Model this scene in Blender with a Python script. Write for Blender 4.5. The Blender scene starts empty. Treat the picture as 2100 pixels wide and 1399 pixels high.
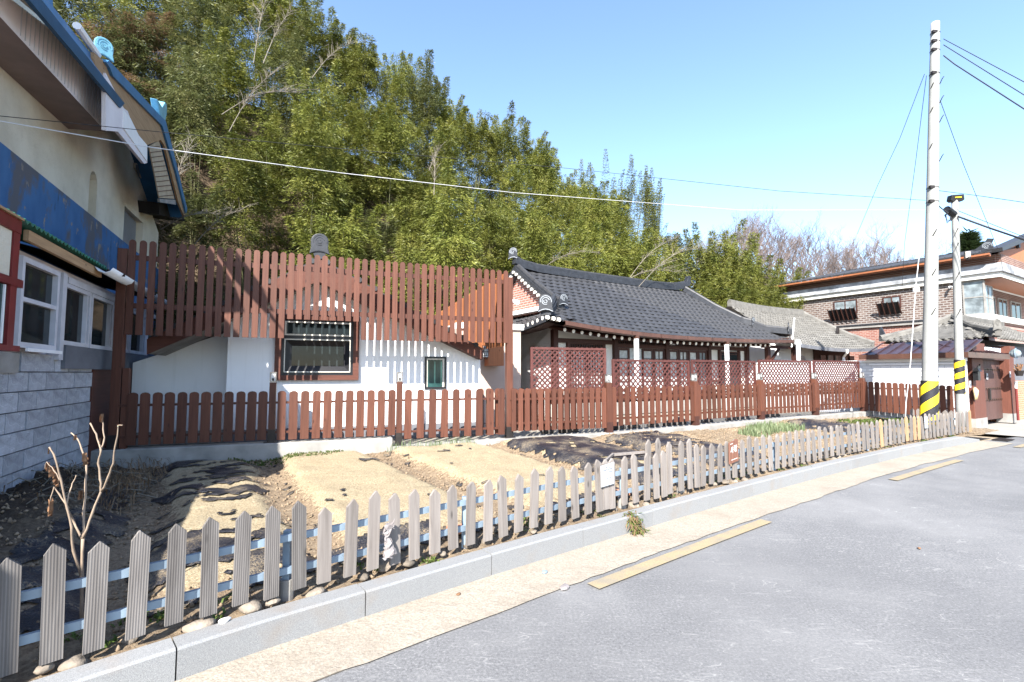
import bpy, math, random
import numpy as np
from mathutils import Vector, Matrix
random.seed(7); np.random.seed(7)
R = math.radians
col = bpy.context.scene.collection
sc = bpy.context.scene

# ------------------------------------------------------------------ camera, sky, sun, exposure
FPX = 1000.0; HOR = 765.0; EYE = 1.55
PITCH = math.atan((HOR - 699.5) / FPX)
cam_d = bpy.data.cameras.new('camera'); cam = bpy.data.objects.new('camera', cam_d); col.objects.link(cam)
cam_d.sensor_width = 36.0; cam_d.lens = 36.0 * FPX / 2100.0; cam_d.clip_end = 2000; cam_d.clip_start = .05
cam.location = (0, 0, EYE); cam.rotation_euler = (math.pi / 2 + PITCH, 0, 0)
sc.camera = cam
SUN = Vector((.327, 1.23, -1.0)).normalized()          # the way the sunlight travels
sun_el = math.asin(-SUN.z)
world = bpy.data.worlds.new('World'); sc.world = world; world.use_nodes = True
wn = world.node_tree.nodes; wl = world.node_tree.links
bg = wn['Background']; sky = wn.new('ShaderNodeTexSky')
sky.sky_type = 'NISHITA'; sky.sun_disc = False; sky.sun_elevation = sun_el
sky.sun_rotation = math.atan2(-SUN.x, -SUN.y)
sky.air_density = 1.0; sky.dust_density = .9; sky.ozone_density = 2.6; sky.altitude = 300
wl.new(sky.outputs[0], bg.inputs[0]); bg.inputs[1].default_value = .104
sun_d = bpy.data.lights.new('sun', 'SUN'); sun_d.energy = 4.2; sun_d.angle = R(.5); sun_d.color = (1, .955, .89)
sun = bpy.data.objects.new('sun', sun_d); col.objects.link(sun)
sun.rotation_euler = SUN.to_track_quat('-Z', 'Y').to_euler(); sun.location = (-10, -30, 40)
sc.view_settings.view_transform = 'Standard'; sc.view_settings.look = 'None'
sc.view_settings.exposure = 2.08; sc.view_settings.gamma = 1; sc.view_settings.use_curve_mapping = False

# ------------------------------------------------------------------ object helpers
def setp(o, label=None, cat=None, group=None, kind=None):
    if label: o['label'] = label
    if cat: o['category'] = cat
    if group: o['group'] = group
    if kind: o['kind'] = kind
    return o

def empty(name, loc=(0, 0, 0), rz=0.0, label=None, cat=None, group=None, kind=None, parent=None):
    o = bpy.data.objects.new(name, None); col.objects.link(o)
    o.location = loc; o.rotation_euler = (0, 0, rz); o.empty_display_size = .2
    if parent: o.parent = parent
    return setp(o, label, cat, group, kind)

class MB:
    """collects simple shapes and links them as one mesh object"""
    def __init__(s, off=(0, 0, 0)):
        s.v = []; s.f = []; s.off = Vector(off); s.smooth = False
    def raw(s, vs, fs):
        n = len(s.v); s.v += [tuple(p) for p in vs]; s.f += [tuple(i + n for i in f) for f in fs]; return s
    def box(s, x0, x1, y0, y1, z0, z1):
        return s.raw([(x0, y0, z0), (x1, y0, z0), (x1, y1, z0), (x0, y1, z0), (x0, y0, z1), (x1, y0, z1), (x1, y1, z1), (x0, y1, z1)],
                     [(0, 3, 2, 1), (4, 5, 6, 7), (0, 1, 5, 4), (1, 2, 6, 5), (2, 3, 7, 6), (3, 0, 4, 7)])
    def hexa(s, b, t):
        return s.raw(list(b) + list(t), [(0, 3, 2, 1), (4, 5, 6, 7), (0, 1, 5, 4), (1, 2, 6, 5), (2, 3, 7, 6), (3, 0, 4, 7)])
    def beam(s, a, b, w, h, up=(0, 0, 1)):
        a = Vector(a); b = Vector(b); d = (b - a).normalized(); up = Vector(up)
        if abs(d.dot(up)) > .98: up = Vector((0, 1, 0))
        sx = d.cross(up).normalized() * w / 2; sy = sx.cross(d).normalized() * h / 2
        return s.hexa([a - sx - sy, a + sx - sy, b + sx - sy, b - sx - sy], [a - sx + sy, a + sx + sy, b + sx + sy, b - sx + sy])
    def tube(s, pts, rad, n=8, cap=True):
        pts = [Vector(p) for p in pts]; m = len(pts)
        rad = rad if isinstance(rad, (list, tuple)) else [rad] * m
        base = len(s.v); prev = None
        for i, p in enumerate(pts):
            d = (pts[min(i + 1, m - 1)] - pts[max(i - 1, 0)]).normalized()
            if prev is None:
                a = Vector((0, 0, 1)) if abs(d.z) < .9 else Vector((1, 0, 0)); u = d.cross(a).normalized()
            else:
                u = (prev - d * prev.dot(d)).normalized()
            prev = u; w = d.cross(u)
            for k in range(n):
                t = 2 * math.pi * k / n
                s.v.append(tuple(p + (u * math.cos(t) + w * math.sin(t)) * rad[i]))
        for i in range(m - 1):
            for k in range(n):
                a = base + i * n + k; b = base + i * n + (k + 1) % n
                s.f.append((a, b, b + n, a + n))
        if cap:
            s.f.append(tuple(base + k for k in range(n))[::-1]); s.f.append(tuple(base + (m - 1) * n + k for k in range(n)))
        return s
    def prism(s, poly, d, origin=(0, 0, 0), ax=(1, 0, 0), ay=(0, 0, 1), az=(0, 1, 0)):
        """extrudes a 2-D outline (in ax, ay) from depth d[0] to d[1] along az"""
        o = Vector(origin); ax = Vector(ax); ay = Vector(ay); az = Vector(az); n = len(poly)
        vs = [o + ax * p[0] + ay * p[1] + az * d[0] for p in poly] + [o + ax * p[0] + ay * p[1] + az * d[1] for p in poly]
        fs = [tuple(range(n)), tuple(range(2 * n - 1, n - 1, -1))] + [(i, (i + 1) % n, (i + 1) % n + n, i + n)[::-1] for i in range(n)]
        return s.raw(vs, fs)
    def sheet(s, P):
        """grid of points P[i][j]"""
        n = len(P); m = len(P[0])
        return s.raw([p for r in P for p in r], [(i * m + j, i * m + j + 1, (i + 1) * m + j + 1, (i + 1) * m + j) for i in range(n - 1) for j in range(m - 1)])
    def mesh(s, name, smooth=None):
        me = bpy.data.meshes.new(name)
        off = s.off
        me.from_pydata([(x - off.x, y - off.y, z - off.z) for x, y, z in s.v], [], s.f)
        if smooth or s.smooth:
            me.polygons.foreach_set('use_smooth', [True] * len(me.polygons))
        me.update(); return me
    def build(s, name, mat, parent=None, smooth=False, bevel=0.0, fix=True):
        me = s.mesh(name, smooth); o = bpy.data.objects.new(name, me); col.objects.link(o)
        if mat: me.materials.append(mat)
        if parent: o.parent = parent
        if fix: recalc(me)
        if bevel:
            b = o.modifiers.new('bevel', 'BEVEL'); b.width = bevel; b.segments = 2; b.limit_method = 'ANGLE'
        return o

def recalc(me):
    import bmesh
    bm = bmesh.new(); bm.from_mesh(me); bmesh.ops.recalc_face_normals(bm, faces=bm.faces); bm.to_mesh(me); bm.free()

def inst(name, me, parent=None, loc=(0, 0, 0), rot=(0, 0, 0), scale=(1, 1, 1), matrix=None):
    o = bpy.data.objects.new(name, me); col.objects.link(o)
    if parent: o.parent = parent
    if matrix is not None: o.matrix_local = matrix
    else:
        o.location = loc; o.rotation_euler = rot; o.scale = scale
    return o

def npmesh(name, V, F, mat=None, smooth=False):
    me = bpy.data.meshes.new(name)
    V = np.asarray(V, np.float32); F = np.asarray(F, np.int32); k = F.shape[1]
    me.vertices.add(len(V)); me.vertices.foreach_set('co', V.ravel())
    me.loops.add(F.size); me.loops.foreach_set('vertex_index', F.ravel())
    me.polygons.add(len(F)); me.polygons.foreach_set('loop_start', np.arange(0, F.size, k, dtype=np.int32))
    me.polygons.foreach_set('loop_total', np.full(len(F), k, np.int32))
    if smooth: me.polygons.foreach_set('use_smooth', np.ones(len(F), bool))
    me.update(calc_edges=True)
    if mat: me.materials.append(mat)
    return me

# numpy value noise
_perm = np.random.RandomState(3).rand(256, 256)
def vnoise(x, y):
    x = np.asarray(x, float); y = np.asarray(y, float)
    xi = np.floor(x).astype(int); yi = np.floor(y).astype(int); fx = x - xi; fy = y - yi
    fx = fx * fx * (3 - 2 * fx); fy = fy * fy * (3 - 2 * fy)
    g = lambda a, b: _perm[a % 256, b % 256]
    return (g(xi, yi) * (1 - fx) + g(xi + 1, yi) * fx) * (1 - fy) + (g(xi, yi + 1) * (1 - fx) + g(xi + 1, yi + 1) * fx) * fy
def fbm(x, y, o=4):
    s = 0; a = .5; t = 0
    for k in range(o):
        s = s + a * vnoise(x * 2 ** k + 17 * k, y * 2 ** k + 31 * k); t += a; a *= .5
    return s / t

# ------------------------------------------------------------------ where a pixel of the picture lies in the place
_cp, _sp = math.cos(PITCH), math.sin(PITCH)
def ray(px, py):
    a = px - 1050; b = 699.5 - py
    return Vector((a, FPX * _cp - b * _sp, FPX * _sp + b * _cp)) / FPX
def ground(px, py, z=0.0):
    d = ray(px, py); t = (z - EYE) / d.z
    return Vector((d.x * t, d.y * t, z))
def at_depth(px, py, Y):
    d = ray(px, py); t = Y / d.y
    return Vector((d.x * t, Y, EYE + d.z * t))

class Frame:
    def __init__(s, O, D):
        s.O = Vector((O[0], O[1])); s.D = Vector((D[0], D[1])).normalized(); s.N = Vector((-s.D.y, s.D.x))
        s.rz = math.atan2(s.D.y, s.D.x)
    def w(s, u, v, z=0.0):
        p = s.O + s.D * u + s.N * v; return Vector((p.x, p.y, z))
    def loc(s, P):
        r = Vector((P[0], P[1])) - s.O
        return Vector((r.dot(s.D), r.dot(s.N), P[2] if len(P) > 2 else 0))
    def uz(s, px, py, v):
        """point (u, z) seen at the pixel on the plane v = const"""
        d = ray(px, py); dn = d.x * s.N.x + d.y * s.N.y; t = (v + s.O.dot(s.N)) / dn
        return (Vector((d.x * t, d.y * t)) - s.O).dot(s.D), EYE + d.z * t
    def vz(s, px, py, u):
        d = ray(px, py); dn = d.x * s.D.x + d.y * s.D.y; t = (u + s.O.dot(s.D)) / dn
        return (Vector((d.x * t, d.y * t)) - s.O).dot(s.N), EYE + d.z * t
    def root(s, name, off, **k):
        return empty(name, s.w(off[0], off[1], off[2]), s.rz, **k)

FF = Frame((-5.67, 7.02), (.942, .334))      # brown fence and white house
FH = Frame((.83, 11.9), (.853, .522))        # tiled-roof house, right-hand buildings
FW = Frame((-2.7, 0), (-.418, .908))         # house on the left: u runs away from us, v into the house
# ------------------------------------------------------------------ materials
class NT:
    def __init__(s, name):
        s.m = bpy.data.materials.new(name); s.m.use_nodes = True; s.t = s.m.node_tree; s.n = s.t.nodes; s.l = s.t.links
        s.b = s.n['Principled BSDF']; s.b.inputs['Specular IOR Level'].default_value = .3
    def node(s, typ, **k):
        n = s.n.new('ShaderNode' + typ)
        for a, b in k.items():
            if a in n.inputs: n.inputs[a].default_value = b
            else: setattr(n, a, b)
        return n
    def ln(s, a, b): s.l.new(a, b)
    def coord(s, scale=(1, 1, 1), kind='Object', rot=(0, 0, 0)):
        c = s.n.new('ShaderNodeTexCoord'); m = s.n.new('ShaderNodeMapping'); m.inputs['Scale'].default_value = scale; m.inputs['Rotation'].default_value = rot
        s.ln(c.outputs[kind], m.inputs[0]); return m.outputs[0]
    def noise(s, vec, scale, detail=4, rough=.55, dist=0):
        n = s.n.new('ShaderNodeTexNoise'); n.inputs['Scale'].default_value = scale; n.inputs['Detail'].default_value = detail
        n.inputs['Roughness'].default_value = rough; n.inputs['Distortion'].default_value = dist
        if vec: s.ln(vec, n.inputs['Vector'])
        return n.outputs['Fac']
    def ramp(s, fac, stops):
        r = s.n.new('ShaderNodeValToRGB'); e = r.color_ramp.elements
        while len(e) < len(stops): e.new(.5)
        for i, (p, c) in enumerate(stops):
            e[i].position = p; e[i].color = (*c, 1) if len(c) == 3 else c
        s.ln(fac, r.inputs[0]); return r.outputs[0]
    def mix(s, fac, a, b, mode='MIX'):
        n = s.n.new('ShaderNodeMix'); n.data_type = 'RGBA'; n.blend_type = mode
        for sock, val in ((n.inputs[0], fac), (n.inputs[6], a), (n.inputs[7], b)):
            if hasattr(val, 'links') or isinstance(val, bpy.types.NodeSocket): s.ln(val, sock)
            elif isinstance(val, (int, float)): sock.default_value = val
            else: sock.default_value = (*val, 1) if len(val) == 3 else val
        return n.outputs[2]
    def math(s, op, a, b=0.0, clamp=False):
        n = s.n.new('ShaderNodeMath'); n.operation = op; n.use_clamp = clamp
        for sock, val in ((n.inputs[0], a), (n.inputs[1], b)):
            if isinstance(val, bpy.types.NodeSocket): s.ln(val, sock)
            else: sock.default_value = val
        return n.outputs[0]
    def rand(s):
        return s.n.new('ShaderNodeObjectInfo').outputs['Random']
    def vary(s, colr, amt=.25):
        """brightness differs from piece to piece"""
        f = s.math('ADD', s.math('MULTIPLY', s.rand(), 2 * amt), 1 - amt)
        n = s.n.new('ShaderNodeVectorMath'); n.operation = 'SCALE'; s.ln(colr, n.inputs[0]); s.ln(f, n.inputs['Scale']); return n.outputs[0]
    def bump(s, h, strength=.3, dist=.01):
        n = s.n.new('ShaderNodeBump'); n.inputs['Strength'].default_value = strength; n.inputs['Distance'].default_value = dist
        s.ln(h, n.inputs['Height']); s.ln(n.outputs[0], s.b.inputs['Normal']); return s
    def out(s, colr, rough=.8, metal=0):
        if isinstance(colr, bpy.types.NodeSocket): s.ln(colr, s.b.inputs['Base Color'])
        else: s.b.inputs['Base Color'].default_value = (*colr, 1)
        if isinstance(rough, bpy.types.NodeSocket): s.ln(rough, s.b.inputs['Roughness'])
        else: s.b.inputs['Roughness'].default_value = rough
        s.b.inputs['Metallic'].default_value = metal
        return s.m

def plain(name, c, rough=.7, scale=6, amt=.25, bump=.15, bscale=40, metal=0, vary=.08, kind='Object', bdist=.004):
    t = NT(name); v = t.coord(kind=kind)
    n = t.noise(v, scale, 5); lo = tuple(x * (1 - amt) for x in c); hi = tuple(min(1, x * (1 + amt)) for x in c)
    k = t.ramp(n, [(.3, lo), (.7, hi)])
    if vary: k = t.vary(k, vary)
    if bump: t.bump(t.noise(v, bscale, 3), bump, bdist)
    return t.out(k, rough, metal)

def wood(name, c1, c2, along='z', rough=.65, groove=0, vary=.15, knots=True, scale=1.0):
    t = NT(name)
    s = {'z': (14, 14, .8), 'x': (.8, 14, 14)}[along]
    v0 = t.coord(); v = t.coord(tuple(a * scale for a in s))
    off = t.node('VectorMath', operation='ADD'); r = t.rand(); cx = t.node('CombineXYZ')
    for i in range(3): t.ln(t.math('MULTIPLY', r, 37.0 + i * 11), cx.inputs[i])
    t.ln(v, off.inputs[0]); t.ln(cx.outputs[0], off.inputs[1]); v = off.outputs[0]
    n = t.noise(v, 2.2, 6, .6, .6)
    k = t.ramp(n, [(.25, c1), (.72, c2)])
    if knots:
        vo = t.node('TexVoronoi'); vo.inputs['Scale'].default_value = 1.0
        off2 = t.node('VectorMath', operation='ADD'); kv = t.coord({'z': (9, 9, 3), 'x': (3, 9, 9)}[along]); t.ln(kv, off2.inputs[0]); t.ln(cx.outputs[0], off2.inputs[1])
        t.ln(off2.outputs[0], vo.inputs['Vector'])
        kf = t.ramp(vo.outputs['Distance'], [(.05, (1, 1, 1)), (.13, (0, 0, 0))])
        k = t.mix(t.math('MULTIPLY', kf, .75), k, tuple(x * .35 for x in c1))
    k = t.vary(k, vary)
    h = n
    if groove:
        sp = t.node('SeparateXYZ'); t.ln(v0, sp.inputs[0])
        g = t.math('SINE', t.math('MULTIPLY', sp.outputs[0], groove)); g = t.math('MULTIPLY', g, g)
        k = t.mix(t.math('MULTIPLY', t.math('SUBTRACT', 1.0, g, True), .38), k, tuple(x * .3 for x in c1)); h = t.math('ADD', t.math('MULTIPLY', n, .3), g)
        t.bump(h, .45, .003)
    else: t.bump(h, .25, .003)
    return t.out(k, rough)

def brick(name, c1, c2, mortar, axes='xz', w=.2, h=.075, m=.012, dirt=.3, offset=.5):
    t = NT(name); c = t.node('TexCoord'); sp = t.node('SeparateXYZ'); t.ln(c.outputs['Object'], sp.inputs[0]); cb = t.node('CombineXYZ')
    t.ln(sp.outputs['xyz'.index(axes[0])], cb.inputs[0]); t.ln(sp.outputs['xyz'.index(axes[1])], cb.inputs[1])
    b = t.node('TexBrick'); t.ln(cb.outputs[0], b.inputs['Vector'])
    b.inputs['Color1'].default_value = (*c1, 1); b.inputs['Color2'].default_value = (*c2, 1); b.inputs['Mortar'].default_value = (*mortar, 1)
    b.inputs['Scale'].default_value = 1; b.inputs['Brick Width'].default_value = w; b.inputs['Row Height'].default_value = h
    b.inputs['Mortar Size'].default_value = m; b.inputs['Mortar Smooth'].default_value = .1; b.inputs['Bias'].default_value = 0; b.offset = offset
    n = t.noise(c.outputs['Object'], 1.3, 5)
    k = t.mix(t.math('MULTIPLY', t.math('SUBTRACT', n, .4, True), dirt * 3), b.outputs['Color'], tuple(x * .5 for x in c1))
    t.bump(t.math('SUBTRACT', 1.0, b.outputs['Fac']), .5, .008)
    return t.out(k, .85)

M = {}
M['stain'] = wood('red_brown_stained_wood', (.060, .021, .0125), (.106, .040, .024), 'z', .55, vary=.22)
M['stain_x'] = wood('red_brown_stained_rail', (.055, .019, .012), (.086, .031, .019), 'x', .55, vary=.1, knots=False)
M['darkwood'] = wood('dark_brown_timber', (.032, .012, .009), (.058, .023, .016), 'z', .6, knots=False)
M['lattice'] = plain('brown_lattice_stain', (.075, .026, .022), .6, 8, .2)
M['bargeboard'] = wood('brown_boards', (.06, .022, .015), (.10, .035, .022), 'x', .6, knots=False)
M['orangewood'] = wood('orange_pine_boards', (.24, .085, .035), (.34, .125, .05), 'z', .6)
M['picket_grey'] = wood('weathered_grey_decking', (.085, .077, .072), (.185, .172, .163), 'z', .85, groove=math.pi / .0115, vary=.22)
M['picket_plain'] = wood('weathered_grey_board', (.115, .100, .090), (.215, .192, .175), 'z', .85, vary=.2)
M['picket_new'] = wood('fresh_tan_board', (.26, .155, .085), (.36, .225, .13), 'z', .8, vary=.12)
M['fascia_wood'] = wood('bare_plywood', (.26, .16, .085), (.44, .29, .16), 'x', .8)
t = NT('white_render'); v = t.coord(); k = t.ramp(t.noise(v, 1.2, 5), [(.3, (.74, .74, .735)), (.7, (.80, .80, .80))])
k = t.mix(t.math('MULTIPLY', t.math('SUBTRACT', t.noise(t.coord((5, 5, .35)), 1.4, 6, .65), .55, True), 1.5), k, (.50, .49, .46))
zz = t.node('SeparateXYZ'); t.ln(v, zz.inputs[0]); lowf = t.math('MULTIPLY', t.math('SUBTRACT', .55, zz.outputs[2], True), t.math('MULTIPLY', t.noise(t.coord((3, 3, 2)), 2, 6, .7), 1.1), True)
k = t.mix(lowf, k, (.42, .38, .32)); t.bump(t.noise(v, 30, 3), .1, .004); M['white'] = t.out(k, .85)
M['white_panel'] = plain('white_plaster', (.58, .565, .52), .85, 1.5, .06, .1, 30, vary=0)
M['pink'] = plain('pale_pink_render', (.42, .32, .265), .85, 2, .08, .1)
M['conc'] = plain('pale_concrete', (.235, .225, .208), .9, 3, .28, .5, 40, kind='Object')
M['conc_dark'] = plain('grey_plinth', (.12, .125, .14), .9, 3, .2, .2)
M['granite'] = None
M['metal_lb'] = plain('blue_grey_steel', (.22, .29, .36), .45, 5, .1, .05, metal=.3)
M['dark_metal'] = plain('dark_steel', (.035, .03, .028), .45, 6, .3, .1, metal=.5)
M['white_paint'] = plain('white_paint', (.75, .75, .75), .45, 6, .06, .05)
M['old_white'] = plain('dull_white_window_paint', (.50, .50, .53), .5, 5, .12, .1)
M['black_frame'] = plain('black_window_frame', (.012, .012, .014), .35, 6, .2, .03)
M['cream_seal'] = plain('cream_window_trim', (.55, .52, .45), .5, 5, .05, .02)
M['black'] = plain('black_plastic', (.012, .012, .013), .4, 6, .2, .05)
M['red_frame'] = plain('dark_red_steel', (.14, .018, .018), .45, 6, .2, .1)
M['green_roof'] = plain('green_corrugated_sheet', (.03, .14, .09), .35, 8, .2, .1)
M['blue_trim'] = plain('blue_roof_metal', (.045, .15, .30), .4, 3, .2, .05)
M['blue_dark'] = plain('dark_blue_gutter', (.018, .06, .12), .5, 3, .2, .05)
M['glazed_tile'] = plain('pale_turquoise_glazed_tile', (.16, .36, .45), .3, 10, .25, .3, 30)
M['soffit'] = plain('tan_soffit', (.38, .31, .22), .7, 4, .15, .1)
M['siding'] = plain('lilac_white_siding', (.66, .62, .63), .6, 3, .08, .05, vary=.03)
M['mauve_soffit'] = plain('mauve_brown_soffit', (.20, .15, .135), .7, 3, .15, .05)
M['brown_metal'] = plain('brown_sheet_metal', (.085, .042, .030), .4, 5, .2, .08, metal=.2)
M['maroon_metal'] = plain('maroon_standing_seam', (.055, .032, .036), .35, 4, .25, .1, metal=.3)
M['orange_metal'] = plain('copper_coloured_gutter', (.23, .085, .038), .45, 5, .15, .05)
M['tile_black'] = plain('charcoal_roof_tile', (.036, .036, .038), .5, 10, .22, .25, 40, vary=.16)
M['tile_grey'] = plain('weathered_grey_roof_tile', (.115, .110, .100), .9, 5, .3, .3, 30, vary=.25)
M['tile_trim'] = plain('blue_black_ridge_tile', (.024, .026, .031), .45, 8, .3, .3, 30)
M['emblem'] = plain('chalky_white_relief', (.25, .27, .29), .6, 8, .2, .1)
M['rafter_white'] = plain('white_painted_end', (.72, .69, .62), .6, 8, .1, .05)
M['curtain'] = plain('sheer_curtain', (.40, .42, .41), .9, 12, .25, .2)
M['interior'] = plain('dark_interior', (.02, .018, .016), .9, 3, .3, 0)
M['stone'] = plain('field_stone', (.17, .142, .112), .9, 7, .4, .8, 18, vary=.35, bdist=.02)
M['stone_dark'] = plain('dark_garden_rock', (.085, .075, .07), .85, 7, .4, .8, 14, vary=.3, bdist=.03)
M['twig'] = plain('bare_twig', (.25, .19, .14), .85, 9, .25, .2, vary=.2)
M['dead_leaf'] = plain('dry_brown_leaf', (.16, .085, .045), .85, 14, .35, .3, vary=.3)
M['bark_far'] = plain('grey_pink_bark', (.13, .105, .098), .9, 3, .25, 0, vary=.2)
M['culm'] = plain('bamboo_cane', (.075, .075, .03), .6, 5, .35, .1, vary=.2)
M['culm_dead'] = plain('bleached_dead_cane', (.155, .135, .105), .8, 5, .25, .1, vary=.2)
M['bag'] = plain('crumpled_white_plastic', (.21, .19, .187), .4, 20, .12, .6, 60, bdist=.01)
M['sign_brown'] = wood('brown_sign_board', (.10, .045, .03), (.17, .08, .055), 'z', .8)
M['sign_white'] = plain('white_sign_sheet', (.34, .36, .39), .4, 5, .03, 0)
M['sign_text'] = plain('grey_print', (.10, .11, .13), .7, 5, .1, 0)
M['sign_chalk'] = plain('white_lettering', (.5, .49, .47), .7, 5, .05, 0)
M['lamp_glass'] = plain('frosted_lamp_cover', (.42, .43, .43), .15, 5, .1, 0)
M['lamp_metal'] = plain('dull_lamp_housing', (.24, .22, .20), .35, 6, .15, .05, metal=.7)
M['yellow_wrap'] = plain('yellow_warning_wrap', (.85, .58, .02), .5, 5, .08, .1)
M['black_wrap'] = plain('black_mesh_wrap', (.018, .018, .022), .6, 90, .9, .6, 160)
M['cable'] = plain('black_cable', (.02, .02, .022), .5, 5, .1, 0)
M['cable_white'] = plain('pale_cable', (.55, .55, .55), .5, 5, .1, 0)
M['red_paint'] = plain('red_paint', (.12, .02, .018), .4, 6, .15, .05)
M['cane_mallet'] = plain('pale_dried_gourd', (.55, .42, .24), .7, 8, .2, .1)
M['pane_grey'] = plain('dusty_grey_pane', (.17, .18, .20), .3, 4, .15, .03)

def glass_mat(name, c, rough=.06):
    t = NT(name); t.b.inputs['Specular IOR Level'].default_value = .22
    n = t.noise(t.coord(), 3, 3); k = t.ramp(n, [(.35, tuple(x * .6 for x in c)), (.65, tuple(x * 1.4 for x in c))])
    return t.out(k, rough)
M['glass_dark'] = glass_mat('dark_window_glass', (.014, .02, .022))
M['glass_green'] = glass_mat('green_tinted_glass', (.018, .05, .048))
M['glass_pale'] = glass_mat('pale_frosted_glass', (.15, .175, .185), .2)

# road
t = NT('worn_asphalt'); v = t.coord(kind='Object')
n1 = t.noise(v, .8, 6, .6); n2 = t.noise(v, 60, 4, .85); n3 = t.noise(v, 7, 5, .65, 1.0); n4 = t.noise(v, 230, 2, .7)
k = t.ramp(n2, [(.30, (.052, .052, .054)), (.46, (.112, .112, .114)), (.56, (.142, .142, .144)), (.72, (.28, .278, .27))])
k = t.mix(t.ramp(n4, [(.60, (0, 0, 0)), (.72, (.5, .5, .5))]), k, (.34, .335, .32))
k = t.mix(t.math('MULTIPLY', t.math('SUBTRACT', n1, .42, True), 2.2, True), k, (.205, .203, .20))
for (ang, sc_, str_, wd, cc, ms) in ((-35, .9, 5, .0035, .9, 1.3), (-20, 1.7, 3, .004, .75, 2.1), (-62, 1.3, 4, .003, .8, 1.7), (10, 2.6, 2.5, .004, .6, 3.1), (-45, 4.5, 3, .006, .6, 2.4)):
    vs = t.coord((1.0, str_, 1), rot=(0, 0, R(ang))); a_ = t.noise(vs, sc_, 3, .5, .6)
    line = t.math('SUBTRACT', 1.0, t.math('DIVIDE', t.math('ABSOLUTE', t.math('SUBTRACT', a_, .5)), wd), True)
    gate_ = t.ramp(t.noise(v, ms, 5, .7), [(.49, (0, 0, 0)), (.60, (1, 1, 1))]); k = t.mix(t.math('MULTIPLY', t.math('MULTIPLY', line, gate_), cc * .85), k, (.34, .335, .32))
for (ang, sc_) in ((-35, 5.0), (20, 7.0)):
    vs = t.coord((1.0, 6, 1), rot=(0, 0, R(ang))); a_ = t.noise(vs, sc_, 6, .75, 1.0)
    k = t.mix(t.math('MULTIPLY', t.ramp(a_, [(.60, (0, 0, 0)), (.70, (1, 1, 1))]), .5), k, (.33, .325, .315))
pt = t.ramp(t.noise(v, .28, 5, .6), [(.44, (0, 0, 0)), (.56, (1, 1, 1))]); k = t.mix(t.math('MULTIPLY', pt, .35), k, (.095, .095, .098))
t.bump(n2, .2, .003); M['asphalt'] = t.out(k, .9)

def sandy(name, c1, c2, c3, f=180, bs=.5):
    t = NT(name); v = t.coord()
    a = t.noise(v, f, 3, .7); b = t.noise(v, 2.3, 6, .6); c = t.noise(v, 14, 5, .6)
    k = t.ramp(a, [(.28, c1), (.5, c2), (.74, c3)])
    k = t.mix(t.math('MULTIPLY', t.math('SUBTRACT', b, .45, True), 2.2), k, c1)
    k = t.mix(t.math('MULTIPLY', t.math('SUBTRACT', c, .55, True), 1.6), k, c3)
    t.bump(t.math('ADD', a, t.math('MULTIPLY', c, 2.0)), bs, .012)
    return t, t.out(k, .95)
_, M['gutter_sand'] = sandy('sandy_gutter', (.185, .155, .12), (.26, .228, .184), (.335, .305, .258), 70, .5)
_, M['yard'] = sandy('pale_yard_gravel', (.19, .172, .14), (.26, .235, .195), (.33, .30, .255), 90, .5)
_, M['pave'] = sandy('pale_concrete_drive', (.22, .205, .18), (.265, .248, .222), (.31, .29, .265), 60, .2)
# garden: husk mulch on the beds, brown clods between them (the split is an attribute of the ground itself)
t = NT('garden_soil_and_husk'); v = t.coord(); at = t.node('Attribute', attribute_name='husk'); a2 = t.node('Attribute', attribute_name='damp')
f1 = t.noise(v, 62, 4, .85); f2 = t.noise(v, 26, 6, .7); f3 = t.noise(v, 5, 5)
husk = t.ramp(f1, [(.30, (.13, .09, .047)), (.46, (.28, .222, .135)), (.64, (.42, .36, .245))])
husk = t.mix(t.math('MULTIPLY', t.math('SUBTRACT', f3, .5, True), 1.3), husk, (.20, .135, .072))
soil = t.ramp(f2, [(.3, (.10, .068, .042)), (.5, (.20, .148, .096)), (.7, (.30, .235, .155))])
edge = t.math('ADD', at.outputs['Fac'], t.math('MULTIPLY', t.math('SUBTRACT', f2, .5), 2.2), True)
k = t.mix(t.ramp(edge, [(.4, (0, 0, 0)), (.6, (1, 1, 1))]), soil, husk)
k = t.mix(a2.outputs['Fac'], k, t.ramp(f2, [(.3, (.02, .014, .010)), (.7, (.07, .048, .032))]))
t.bump(t.math('ADD', f1, t.math('MULTIPLY', f2, 1.6)), .8, .02); M['garden'] = t.out(k, .95)
# granite kerb
t = NT('granite_kerb'); v = t.coord(kind='Object'); a = t.noise(v, 240, 2, .7); b = t.noise(v, 4, 5)
k = t.ramp(a, [(.3, (.120, .124, .128)), (.5, (.188, .192, .194)), (.72, (.26, .262, .26))])
k = t.mix(t.math('MULTIPLY', t.math('SUBTRACT', b, .55, True), 1.4), k, (.19, .14, .095)); k = t.vary(k, .06); t.bump(a, .3, .003); M['granite'] = t.out(k, .8)
# road paint
t = NT('faded_yellow_road_paint'); v = t.coord(); a = t.noise(v, 130, 3, .7); b = t.noise(v, 6, 5)
k = t.ramp(a, [(.3, (.19, .15, .09)), (.6, (.29, .232, .142))]); k = t.mix(t.math('MULTIPLY', t.math('SUBTRACT', b, .42, True), 2.6, True), k, (.165, .155, .135)); M['road_yellow'] = t.out(k, .85)
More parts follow.
